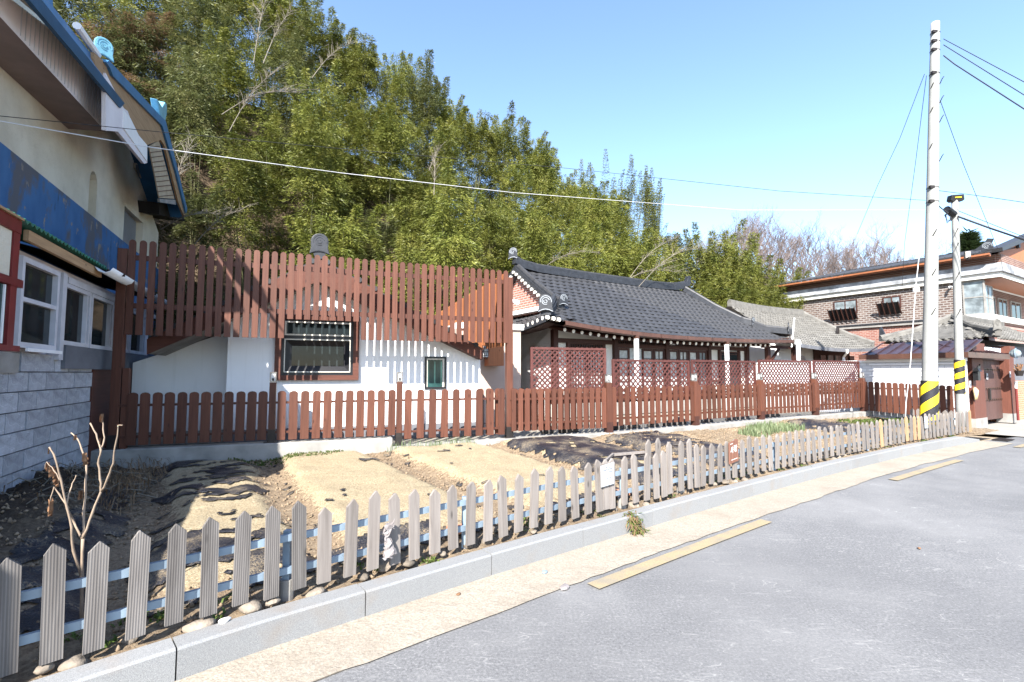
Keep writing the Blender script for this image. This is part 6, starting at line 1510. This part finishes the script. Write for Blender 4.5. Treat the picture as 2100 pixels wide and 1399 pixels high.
# torn plastic bag caught on a grey picket
s_ = float(np.interp(792, bx, bs_)); p, d, n = K(s_, .185, PB + .12); bg_ = empty('plastic_bag', p, math.atan2(d.y, d.x), 'crumpled white plastic bag caught between two grey pickets', 'plastic bag'); bg_.scale = (.8, .8, .8)
P = []; rr2 = random.Random(4)
for i in range(15):
    f = i / 14; w = .042 - .022 * math.exp(-((f - .66) / .10) ** 2) + .016 * math.sin(f * 9) * (1 - f); row = []
    for j in range(11):
        a = 2 * math.pi * j / 10; row.append(((w * math.cos(a) * rr2.uniform(.7, 1.2) + .014 * math.sin(f * 7)) * 1.1, -.02 + w * .6 * math.sin(a) + rr2.uniform(-.014, .010), -.07 + .29 * f + rr2.uniform(-.014, .014)))
    row[-1] = row[0]; P.append(row)
MB().sheet(P).build('film', M['bag'], bg_, fix=True); 
for sx in (-1, 1): MB().prism([(0, .19), (sx * .05, .26), (sx * .02, .20), (sx * .055, .17)], (-.035, -.03)).build('torn_corner', M['bag'], bg_)
# orange broken brick and boards in the garden
for px, py, lab in ((985, 1092, 'broken orange brick lying behind the grey pickets'), (1320, 985, 'pale orange plank lying behind the grey fence')):
    g = K(float(np.interp(px, bx, bs_)) , .52, .22)[0]; t = empty('rubble', g, .4, lab, 'rubble'); MB().box(-.10, .10, -.05, .05, -.03, .03).build('piece', M['rubble_orange'], t, bevel=.006)
# pale plank on the mulch film
g = ground(1290, 932, .36); t = empty('plank', g, .45, 'two short pale sticks weighing down the black mulch film', 'sticks'); MB().box(-.3, .3, -.03, .03, 0, .03).build('stick', M['picket_plain'], t); MB().beam((-.3, -.02, .03), (-.75, -.42, .02), .03, .03).build('stick', M['picket_plain'], t)

# grass, shoots and weeds --------------------------------------------------------
def blades(name, lab, pts, h, mat, w=.006, lean=.5, seed=1, kind='stuff', cat='grass', z=None):
    rr = np.random.RandomState(seed); N = len(pts); a = rr.rand(N) * 2 * np.pi; hh_ = h * (.5 + .8 * rr.rand(N)); ln = lean * rr.rand(N) * hh_
    V = np.zeros((N, 5, 3)); b = np.array(pts); ca, sa = np.cos(a), np.sin(a); ww = w * (.7 + .6 * rr.rand(N))
    for i, (fh, fw_) in enumerate(((0, 1), (0, -1), (.6, .8), (.6, -.8), (1, 0))):
        V[:, i, 0] = b[:, 0] - sa * ww * fw_ / 2 + ca * ln * fh ** 2; V[:, i, 1] = b[:, 1] + ca * ww * fw_ / 2 + sa * ln * fh ** 2; V[:, i, 2] = b[:, 2] + hh_ * fh * (1 - .3 * (fh * lean) ** 2)
    I = np.arange(N)[:, None] * 5; F = np.concatenate([I + [0, 1, 3], I + [0, 3, 2], I + [2, 3, 4]]); me = npmesh(name, V.reshape(-1, 3), F, M[mat]); o = inst(name, me); setp(o, lab, cat, None, kind); return o
def patch(cx, cy, rx, ry, n, seed, ang=0):
    rr = np.random.RandomState(seed); r_ = np.sqrt(rr.rand(n)); t = rr.rand(n) * 2 * np.pi; x = r_ * np.cos(t) * rx; y = r_ * np.sin(t) * ry
    X_ = cx + x * math.cos(ang) - y * math.sin(ang); Y_ = cy + x * math.sin(ang) + y * math.cos(ang); Z_ = garden_fields(X_[None], Y_[None])[0][0]; keep = garden_fields(X_[None], Y_[None])[4][0] > .12
    return np.stack([X_, Y_, Z_ - .005], 1)[keep]
def gpt(px, py, z=.3): g = ground(px, py, z); return g.x, g.y
x, y = gpt(1585, 882, .33); blades('grass', 'dense grey-green onion shoots on the far bed', patch(x, y, 1.1, .35, 1500, 1, .55), .16, 'onion', .012, .5, 2)
x, y = gpt(1800, 862, .33); blades('grass', 'yellow-green weeds near the corner of the brown fence', patch(x, y, 1.9, .5, 2600, 3, .55), .07, 'weed', .02, 1.2, 4)
x, y = gpt(890, 918, .31); blades('grass', 'thin young grass tufts in front of the concrete footing', patch(x, y, .8, .15, 260, 5, .33), .12, 'onion', .007, .4, 6)
x, y = gpt(590, 950, .2); blades('grass', 'scrappy weeds by the foot of the concrete footing', patch(x, y, .8, .3, 700, 7, .3), .06, 'weed', .015, 1.4, 8)
pts = []
rr = random.Random(21)
for i in range(46):
    s_ = rr.uniform(1.8, KTOT - 1); off = rr.choice((.20, .3, .45, .5)) + rr.uniform(-.04, .05); p = K(s_, off, .155)[0]
    for k in range(rr.randint(8, 40)): pts.append((p.x + rr.gauss(0, .035), p.y + rr.gauss(0, .035), .15))
blades('grass', 'small green weeds sprouting along the grey picket fence', pts, .045, 'weed', .014, 1.5, 9)
s_ = float(np.interp(1275, bx, bs_)) - .13; p, d, n = K(s_, .05, .14); wd = []
for k in range(420): f = rr.random(); q = p - n * (.02 + .12 * f) + d * (.05 + rr.gauss(0, .045)) ; wd.append((q.x, q.y, .17 - .17 * f + rr.uniform(-.01, .03)))
blades('weed', 'dry and green weed clump spilling over the kerb below the white sign', wd[:230], .04, 'dry_leaves', .012, 2.5, 10, kind='', cat='weed'); blades('weed', 'green tips of the weed clump on the kerb below the white sign', wd[230:], .04, 'weed', .012, 2.5, 11, kind='', cat='weed')
# dry stalks and debris heap by the block wall
pts = []
for k in range(1500):
    u = rr.uniform(4.6, 6.9); v_ = -rr.random() * 1.1 + .0; w_ = FW.w(u, v_); pts.append((w_.x, w_.y, gz(w_.x, w_.y) if k % 6 == 0 else pts[-1][2] if pts else .4))
blades('dry_stalks', 'heap of dry grey stalks and dead weeds against the block wall', pts, .10, 'dry_leaves', .010, 3.0, 12)
mb = MB((-5.2, 5.2, .4)); 
for k in range(70):
    u = rr.uniform(4.7, 6.6); v_ = -rr.uniform(.05, 1.1); w_ = FW.w(u, v_); z = gz(w_.x, w_.y); a = rr.uniform(0, 6.3); L = rr.uniform(.1, .35)
    mb.tube([(w_.x, w_.y, z + .01), (w_.x + L * .5 * math.cos(a), w_.y + L * .5 * math.sin(a), z + rr.uniform(.03, .10)), (w_.x + L * math.cos(a + .4), w_.y + L * math.sin(a + .4), z + .02)], .005, 4)
o = mb.build('dry_vines', M['culm_dead'], None, fix=False); o.location = (-5.2, 5.2, .4); setp(o, 'tangle of pale dry vines on the heap by the block wall', 'dry vines', None, 'stuff')
# scattered clods on the furrows
rs = np.random.RandomState(5); cl = []
oct_v = np.array([(1, 0, 0), (-1, 0, 0), (0, 1, 0), (0, -1, 0), (0, 0, 1), (0, 0, -1)], float); oct_f = np.array([(0, 2, 4), (2, 1, 4), (1, 3, 4), (3, 0, 4), (2, 0, 5), (1, 2, 5), (3, 1, 5), (0, 3, 5)])
Vs = []; Fs = []; n_ = 0; XX = rs.uniform(-5.5, 11, 40000); YY = rs.uniform(1, 14, 40000); ZZ, HU, HE, QQ, DKK, DFF = [a_[0] for a_ in garden_fields(XX[None], YY[None])]
ok = (DKK > .22) & (DFF < -.1) & (HU < .55) & (-((XX - FW.O.x) * FW.N.x + (YY - FW.O.y) * FW.N.y) > .05) & (((XX - PR[5].x) * FH.D.x + (YY - PR[5].y) * FH.D.y) < -.05)
idx = np.nonzero(ok)[0][:7500]
for i in idx:
    s = rs.uniform(.006, .022) if rs.rand() < .95 else rs.uniform(.018, .026)
    Vs.append(oct_v * (s * rs.uniform(.6, 1.3, (6, 1))) + (XX[i], YY[i], ZZ[i] + s * .4)); Fs.append(oct_f + n_); n_ += 6
o = inst('soil_clods', npmesh('soil_clods', np.concatenate(Vs), np.concatenate(Fs), M['clod'])); setp(o, 'loose soil clods and gravel strewn over the furrows', 'soil clods', None, 'stuff')
# ------------------------------------------------------------------ hillside with bamboo
SIL = [(-400, -260), (300, -190), (560, -90), (640, -20), (700, 15), (735, 30), (800, 60), (850, 95), (905, 160), (970, 205), (1010, 215), (1060, 240), (1100, 255), (1150, 310), (1200, 350), (1260, 362), (1330, 375), (1400, 400), (1445, 440), (1500, 465), (1560, 520), (1600, 575), (1640, 640)]
sx_, sy_ = zip(*SIL)
def topy(px): return float(np.interp(px, sx_, sy_))
FG = Frame((-8.5, 12.4), (.853, .522))       # front line of the grove
BACK = 9.5
def project(P):
    r = Vector(P) - Vector((0, 0, EYE)); f = r.y * _cp + r.z * _sp; return 1050 + FPX * r.x / f, 699.5 - FPX * (-r.y * _sp + r.z * _cp) / f
def topz(P):
    px = project((P.x, P.y, 8))[0]; return at_depth(px, topy(px), P.y).z
def hillz(u, v):
    p = FG.w(u, BACK); zt = min(max(topz(p) - 7.6, .6), 24); s = min(1, max(0, v - .6) / (BACK - .6)); return .35 + (zt - .35) * s ** 1.15
gu = np.arange(-16, 27.1, 1.0); gv = [-1.5, 0, .6, 2, 3.5, 5, 6.5, 8, 9.5, 11, 14, 20]
P = [[Vector((*FG.w(u, v)[:2], hillz(u, min(v, 11)) + (float(vnoise(u * .8, v * .8)) - .5) * .5 - (max(0, v - 11) * .3))) for v in gv] for u in gu]
o = MB().sheet(P).build('hillside', M['hill'], None, smooth=True, fix=False); o['kind'] = 'structure'; o['label'] = 'steep dark hillside under the bamboo'
if o.data.polygons[0].normal.z < 0: o.data.flip_normals()

def leaf_quads(Lp, Ld, rs, l0=.09, l1=.18):
    Lp = np.concatenate(Lp); Ld = np.concatenate(Ld); N = len(Lp); ln = rs.uniform(l0, l1, N)[:, None]; up = rs.normal(0, 1, (N, 3)) + np.array([0, 0, .6]); sd = np.cross(Ld, up); sd /= np.linalg.norm(sd, axis=1)[:, None]; w = rs.uniform(.010, .017, N)[:, None]
    V = np.stack([Lp, Lp + Ld * ln * .4 + sd * w, Lp + Ld * ln, Lp + Ld * ln * .4 - sd * w], 1).reshape(-1, 3); return npmesh('foliage', V, np.arange(N * 4).reshape(N, 4), M['bamboo'])
def unit(a): return a / np.linalg.norm(a, axis=1)[:, None]
def bamboo_mesh(seed, H=8.0, spread=1.0, np_=12, leaves=19000, low=.12, lumps=11):
    """culms that arch outward, each carrying hanging tufts of leaves: bright crowns with hollows under them"""
    rs = np.random.RandomState(seed); mb = MB(); Lp = []; Ld = []
    for c in range(lumps):
        a = rs.rand() * 6.28; t = low + (1 - low) * ((c + .5 * rs.rand()) / lumps) ** .8; hz = H * t * .93; rr_ = spread * rs.uniform(.15, .95) * (1.1 - .75 * t)
        cx = np.array([rr_ * math.cos(a), rr_ * math.sin(a), hz]); R_ = rs.uniform(.42, .82) * (1.05 - .45 * t); n = int(leaves * .72 / lumps * (R_ / .55) ** 2)
        # the lump itself is broken into smaller sprays
        sub = 26; sd_ = unit(rs.normal(0, 1, (sub, 3)) + np.array([0, 0, .55])); sc_ = cx + sd_ * np.array([R_, R_, R_ * 1.15]) * rs.uniform(.7, 1.1, (sub, 1))
        which = rs.randint(0, sub, n); az = np.arctan2(sd_[which, 1], sd_[which, 0]) + rs.normal(0, .7, n)
        s_ = rs.rand(n, 1) ** .7; outw = np.stack([np.cos(az), np.sin(az), -.55 - .5 * s_[:, 0]], 1); q = sc_[which] + outw * s_ * R_ * .48 + rs.normal(0, .05, (n, 3))
        Lp.append(q); Ld.append(unit(np.stack([np.cos(az), np.sin(az), rs.uniform(-1.3, .2, n)], 1) + rs.normal(0, .25, (n, 3))))
        if c % 3 == 0: mb.tube([Vector((cx[0] * .2, cx[1] * .2, 0)), Vector((cx[0] * .4, cx[1] * .4, hz * .55)), Vector((cx[0], cx[1], hz + R_ * .5))], [.022, .016, .006], 4, cap=False)
    for c in range(np_):                                   # pointed leading shoots
        a = rs.rand() * 6.28; h = H * rs.uniform(.80, 1.04); out = spread * rs.uniform(.1, .8); b = np.array([out * .3 * math.cos(a), out * .3 * math.sin(a), 0]); n = int(leaves * .28 / np_)
        t = 1 - rs.rand(n) ** 1.3 * 1.7 / h; p = b + np.stack([out * t ** 3 * math.cos(a), out * t ** 3 * math.sin(a), h * t], 1); wv = (1 - t) * h / 1.7; az = rs.rand(n) * 6.28
        q = p + np.stack([np.cos(az), np.sin(az), -.5 * np.ones(n)], 1) * (rs.rand(n) * (.05 + .40 * wv))[:, None]; Lp.append(q); Ld.append(unit(np.stack([np.cos(az), np.sin(az), rs.uniform(-.9, .5, n)], 1)))
    lm = leaf_quads(Lp, Ld, rs); cm = mb.mesh('culms', True); cm.materials.append(M['culm']); return lm, cm
def shoot_mesh(seed, H=8.0, n_c=4):
    rs = np.random.RandomState(seed); mb = MB(); Lp = []; Ld = []
    for c in range(n_c):
        a = rs.rand() * 6.28; b = np.array([.35 * math.cos(a), .35 * math.sin(a), 0]) * rs.rand(); h = H * (1 if c == 0 else rs.uniform(.72, .9)); ln_ = rs.uniform(2.6, 3.6); lean = rs.uniform(.15, .9); n = 620
        t = 1 - rs.rand(n) * ln_ / h; lv = np.floor(t * h / .16) * .16 / h; t = lv + rs.rand(n) * .04 / h; wv = np.clip((1 - t) * h / ln_, 0, 1); az = rs.rand(n) * 6.28
        p = b + np.stack([lean * t ** 3 * math.cos(a), lean * t ** 3 * math.sin(a), h * t], 1); r_ = (.03 + .42 * wv) * rs.rand(n) ** .7; q = p + np.stack([r_ * np.cos(az), r_ * np.sin(az), r_ * .45], 1)
        Lp.append(q); Ld.append(unit(np.stack([np.cos(az), np.sin(az), rs.uniform(-.5, .9, n)], 1))); mb.tube([Vector(b), Vector(b) + Vector((lean * math.cos(a), lean * math.sin(a), h))], [.02, .004], 4, cap=False)
    lm = leaf_quads(Lp, Ld, rs, .07, .14); cm = mb.mesh('culms', True); cm.materials.append(M['culm']); return lm, cm
protos = [bamboo_mesh(100 + i, 8.0, sp_, 10, lv, dl, lu) for i, (sp_, lv, dl, lu) in enumerate([(1.35, 20000, .15, 13), (1.2, 19000, .10, 12), (1.55, 23000, .2, 15), (1.25, 19000, .12, 12)])]
high = [bamboo_mesh(120 + i, 8.0, 1.45, 8, 15000, .50, 9) for i in range(2)]
spiky = shoot_mesh(140); spiky2 = shoot_mesh(141)
rr = random.Random(31); row_names = ['front', 'second', 'third', 'fourth', 'upper', 'topmost']
def bamboo(P, H, k, lab, grp, pr=None, w=None, dull=False):
    lm, cm = pr or protos[k % len(protos)]; t = empty('bamboo_clump', P, rr.uniform(0, 6.28), lab, 'bamboo', grp); s = H / 8.0; w = w or rr.uniform(.95, 1.25) * (.7 + .3 * s)
    t.rotation_euler = (rr.uniform(-.06, .06), rr.uniform(-.06, .06), rr.uniform(0, 6.28)); t.scale = (w, w, s)
    f = inst('foliage', lm, t); inst('culms', cm, t)
    if dull: f.material_slots[0].link = 'OBJECT'; f.material_slots[0].material = M['bamboo_dull']
    return t
rows = [0.6, 2.4, 4.4, 6.6, 9.0, 11.2]
def place(px): return 'beside the cream house' if px < 430 else 'above the left half of the tall screen' if px < 740 else 'above the right half of the tall screen' if px < 1040 else 'left half of charcoal roof' if px < 1280 else 'right half of charcoal roof' if px < 1480 else 'at its right end'
for ri, v in enumerate(rows):
    u = -13.0 + (.8 if ri % 2 else 0); u_end = 25.5 - ri * .3
    while u < u_end:
        uu = u + rr.uniform(-.35, .35); vv = v + rr.uniform(-.5, .5); p = FG.w(uu, vv); base = hillz(uu, vv); p.z = base - .1
        px = project((p.x, p.y, base + 4))[0]
        tz = topz(p); f = (ri + .25) / (len(rows) - .75)
        Hf = 6.2 + 1.2 * math.sin(u * 1.7 + ri) + rr.uniform(-1.5, 1.3)
        want = base + Hf
        lim = tz - .35 - rr.uniform(0, .5); 
        if ri >= 4: want = max(want, lim - rr.uniform(0, .8))
        want = min(want, lim); H = want - p.z
        # keep the dry gap right of the cream house and the open ground at the far left low
        if px < 460 and ri <= 1: H = min(H, 3.2 + ri * 1.5) if px > 300 else H
        if px < -260 or px > 1700 or H < 2.2: u += 1.75; continue
        if px > 1560: H = min(H, max(2.0, tz - base - .5))
        if H < 1.8: u += 1.75; continue
        bamboo(p, min(H, 10.5), rr.randrange(4), 'leafy bamboo clump, %s row, %s' % (row_names[ri], place(px)), 'bamboo clumps, %s row, %s' % (row_names[ri], place(px)), dull=(px < 430 and ri < 4) or rr.random() < .16, pr=high[rr.randrange(2)] if ri < 3 and rr.random() < .6 else None)
        u += 1.75 if ri < 2 else 1.6
# narrow tips standing up against the sky
for k, (px, py) in enumerate([q_ for q_ in [(1236, 312), (1262, 318), (1300, 322), (1352, 362), (1395, 338), (1420, 345), (1434, 362), (1240, 330), (860, 78), (965, 190), (1110, 262), (1135, 240), (830, 50), (1500, 432), (1012, 215), (905, 150), (1318, 345), (1375, 352), (925, 150), (1040, 220), (1185, 318), (1210, 325), (1285, 340), (1335, 352), (1455, 415), (1475, 425), (1530, 462), (1550, 480)] if q_[0] > 1080 or q_[0] in (860, 965)]):
    # find the point on the back row seen at px
    best = min([FG.w(u_ * .25, 9.0) for u_ in range(-40, 110)], key=lambda q: abs(project((q.x, q.y, 9))[0] - px)); u_ = FG.loc(best)[0]; base = hillz(u_, 9.0); z = at_depth(px, py + (30 if px < 1150 else 0), best.y).z
    best.z = base - .1; H = z - best.z
    if H > 2: bamboo(best, H, 0, 'slender feathery bamboo tip against the sky, ' + place(px), 'bamboo tips against the sky, ' + place(px), (spiky, spiky2)[k % 2], 1.0)
# low scrub right of the grove, in front of the brown wood
for k, (px, py, Y) in enumerate([(1540, 560, 25), (1575, 575, 25.5), (1600, 590, 26), (1470, 560, 24), (1500, 600, 23), (1560, 610, 24), (1350, 560, 22.5), (1400, 580, 22.5), (1430, 590, 23), (1290, 560, 21), (1600, 560, 27), (1470, 478, 26), (1500, 486, 26.5), (1532, 505, 27), (1562, 528, 27), (1590, 552, 27.5), (1448, 455, 25.5), (1515, 530, 25.5), (1485, 520, 25)]):
    P = at_depth(px, py, Y); zt = P.z; P.z = .3; bamboo(P, zt - .3, k, 'lower bamboo bush behind the roofs, near the right end of the grove', 'low bamboo bushes behind the roofs')
# dead canes
def dead_cane(name, lab, P0, P1, n, seed, grp='dead bamboo canes'):
    rs = random.Random(seed); P0 = Vector(P0); P1 = Vector(P1); t = empty(name, P0, 0, lab, 'dead bamboo', grp); d = P1 - P0; L = d.length
    pts = [P0.lerp(P1, i / 8) + Vector((0, 0, .12 * L * math.sin(math.pi * i / 8))) - P0 for i in range(9)]
    MB().tube(pts, [.013 - .0012 * i for i in range(9)], 6, cap=False).build('cane', M['culm_dead'], t, smooth=True, fix=False)
    mb = MB()
    for k in range(n):
        f = rs.uniform(.2, 1) * 7.99; i = int(f); p = pts[i].lerp(pts[i + 1], f - i); a = rs.uniform(0, 6.28); l = rs.uniform(.3, 1.0) * L * .26
        q = p + (d.normalized() * .8 + Vector((math.cos(a), math.sin(a), rs.uniform(-.3, .8))) * .7) * l; mb.tube([p, p.lerp(q, .5) + Vector((0, 0, .03)), q - Vector((0, 0, .08 * l))], [.006, .0045, .0025], 4, cap=False)
        for m in range(2):
            g_ = p.lerp(q, rs.uniform(.4, 1)); mb.tube([g_, g_ + Vector((rs.uniform(-1, 1), rs.uniform(-1, 1), rs.uniform(-.6, .6))) * l * .35], [.004, .002], 3, cap=False)
    mb.build('twigs', M['culm_dead'], t, fix=False)
dc = [((455, 235, 12.5), (610, 190, 12.3), 'pale fallen cane fanning out high on the left of the grove'), ((470, 270, 12.4), (560, 150, 12.4), 'bare cane slanting up among the left bamboo'), ((520, 130, 13.5), (545, 0, 14), 'tall bleached cane near the top of the left bamboo'), ((540, 130, 13.5), (600, 20, 13.8), 'bleached cane crossing another near the top left'),
      ((400, 500, 12.2), (500, 430, 12), 'dry cane tangled just above the tall brown fence'), ((330, 470, 12), (450, 440, 12.2), 'dry cane lying right of the cream house'), ((300, 440, 13.6), (360, 300, 13.8), 'bare cane behind the blue eave corner'), ((345, 420, 13), (395, 290, 13.4), 'thin bare cane right of the blue eave corner'),
      ((1310, 588, 17.5), (1440, 510, 18.5), 'long pale cane leaning over the ridge of the charcoal roof'), ((1290, 572, 18), (1385, 492, 18.6), 'shorter pale cane leaning above the charcoal roof'), ((1270, 585, 17.6), (1385, 558, 18), 'low pale cane lying just above the charcoal roof'), ((880, 350, 15.5), (905, 300, 15.6), 'short dead stem in the middle of the grove'), ((890, 400, 15.2), (893, 310, 15.3), 'upright dead stem in the middle of the grove'), ((640, 160, 14.5), (720, 90, 15), 'dead cane in the upper left bamboo'), ((1100, 560, 17), (1230, 520, 18), 'dark bare cane behind the ridge of the charcoal roof')]
for k, (a, b, lab) in enumerate(dc): dead_cane('dead_cane', lab, at_depth(*a), at_depth(*b), 34, k)
# dry brown foliage at the far upper left
tp_ = at_depth(250, 40, 16)
for k, (px, py, Y) in enumerate([(235, 60, 17), (290, 35, 17.5)]):
    P = at_depth(px, py, Y); zt = P.z; H = 3.2; P.z = zt - H; t = empty('dry_bush', P, k, 'withered tan bush among the bamboo at the upper left', 'bush', 'withered bushes at the upper left'); f = inst('foliage', protos[k % 2][0], t, scale=(1.05, 1.05, H / 8)); f.material_slots[0].link = 'OBJECT'; f.material_slots[0].material = M['dry_leaves']

# ------------------------------------------------------------------ far brown wood
def bare_tree(seed, H=9.0):
    rs = random.Random(seed); mb = MB(); tw = MB()
    def grow(p, d, L, r, lev):
        n = 3; pts = [p]; q = p
        for i in range(n):
            d = (d + Vector((rs.gauss(0, .16), rs.gauss(0, .16), rs.gauss(.05, .10)))).normalized(); q = q + d * L / n; pts.append(q)
        (mb if lev < 2 else tw).tube(pts, [r * (1 - .5 * i / n) for i in range(n + 1)], 5 if lev < 2 else 3, cap=False)
        if lev >= 5: return
        for k in range(rs.choice((3, 4)) if lev > 0 else 5):
            i = rs.uniform(.35, 1) if lev else rs.uniform(.4, 1.0); f = i * n - 1e-4; j = int(f); b = pts[j].lerp(pts[j + 1], f - j)
            a = rs.uniform(0, 6.28); s = Vector((math.cos(a), math.sin(a), rs.uniform(.1, .9))).normalized(); nd = (d * .62 + s * .62).normalized(); grow(b, nd, L * rs.uniform(.5, .72), r * .52, lev + 1)
    grow(Vector((0, 0, 0)), Vector((rs.gauss(0, .06), rs.gauss(0, .06), 1)).normalized(), H * .46, .13, 0)
    a = mb.mesh('trunk', False); a.materials.append(M['bark_far']); b = tw.mesh('crown', False); b.materials.append(M['bark_far']); return a, b
bt = [bare_tree(200 + i) for i in range(5)]
SF = [(1380, 500), (1440, 470), (1500, 425), (1560, 412), (1640, 445), (1700, 468), (1790, 462), (1850, 480), (1920, 500), (1980, 520), (2060, 560), (2200, 600)]
fx, fy = zip(*SF)
def farhill(px, Y):
    yt = float(np.interp(px, fx, fy)); zt = at_depth(px, yt, 58).z - 8.0; s = min(1, max(0, (Y - 34) / 24)); return .3 + (zt - .3) * s
P = []
for px in range(1150, 2500, 50):
    P.append([(lambda q, z: Vector((q.x, q.y, z)))(at_depth(px, 700, Y), farhill(px, Y) - (0 if Y < 60 else (Y - 60) * .2)) for Y in (33, 36, 40, 44, 48, 52, 56, 60, 80)])
o = MB().sheet(P).build('far_hill', M['hill_far'], None, smooth=True, fix=False); o['kind'] = 'structure'; o['label'] = 'brown wooded rise far behind the brick house'
if o.data.polygons[0].normal.z < 0: o.data.flip_normals()
rr = random.Random(77)
for Y, st_ in ((58, 17), (53, 19), (48, 22), (43, 28), (38.5, 34)):
    px = 1440 + rr.uniform(0, 20)
    while px < 2120:
        Yj = Y + rr.uniform(-1.5, 1.5); q = at_depth(px, 700, Yj); q.z = farhill(px, Yj) - .2; H = rr.uniform(6.4, 9.0) * (1 if Y > 45 else .8)
        a, b = rr.choice(bt); t = empty('bare_tree', q, rr.uniform(0, 6.28), 'leafless grey-brown tree in the far wood', 'tree', 'leafless trees in the far wood'); s = H / 9; t.scale = (s * 1.1, s * 1.1, s); inst('trunk', a, t); inst('crown', b, t)
        px += st_ * rr.uniform(.75, 1.25) * 1.25
# taller bare tree against the sky
for px, py, Y, lab in ((1530, 395, 42, 'tall bare tree standing out above the right end of the bamboo'),):
    q = at_depth(px, 640, Y); zt = at_depth(px, py, Y).z; q.z = farhill(px, Y); t = empty('bare_tree', q, 1.0, lab, 'tree'); s = (zt - q.z) / 9.4; t.scale = (s * .55, s * .55, s); inst('trunk', bt[2][0], t); inst('crown', bt[2][1], t)
# conifer
rs = np.random.RandomState(9); N = 9000; hgt = rs.rand(N) ** .8; rad_ = (1 - hgt) * 2.0 * (.35 + .65 * rs.rand(N)); lay = np.floor(hgt * 11) / 11; a = rs.rand(N) * 6.28; rad_ *= .75 + .35 * np.sin(a * 5 + lay * 40)
C = np.stack([rad_ * np.cos(a), rad_ * np.sin(a), 1.0 + (lay + .03 * rs.randn(N) - .09 * rad_ / 2) * 6.2], 1); D = np.stack([np.cos(a), np.sin(a), rs.uniform(-.3, .5, N)], 1) + rs.normal(0, .35, (N, 3)); D /= np.linalg.norm(D, axis=1)[:, None]; S_ = np.cross(D, rs.normal(0, 1, (N, 3))); S_ /= np.linalg.norm(S_, axis=1)[:, None]
V = np.stack([C - S_ * .03, C + S_ * .045, C + D * .40], 1).reshape(-1, 3); cme = npmesh('crown', V, np.arange(N * 3).reshape(N, 3), M['conifer'])
q = at_depth(1995, 640, 36); zt = at_depth(1996, 470, 36).z; q.z = zt - 7.3; t = empty('pine_tree', q, 0, 'dark green pine standing behind the roof of the brick house', 'tree'); inst('crown', cme, t, scale=(1.7, 1.7, 1)); MB().tube([(0, 0, -3), (0, 0, 6.5)], [.16, .03], 8).build('trunk', M['bark_far'], t)
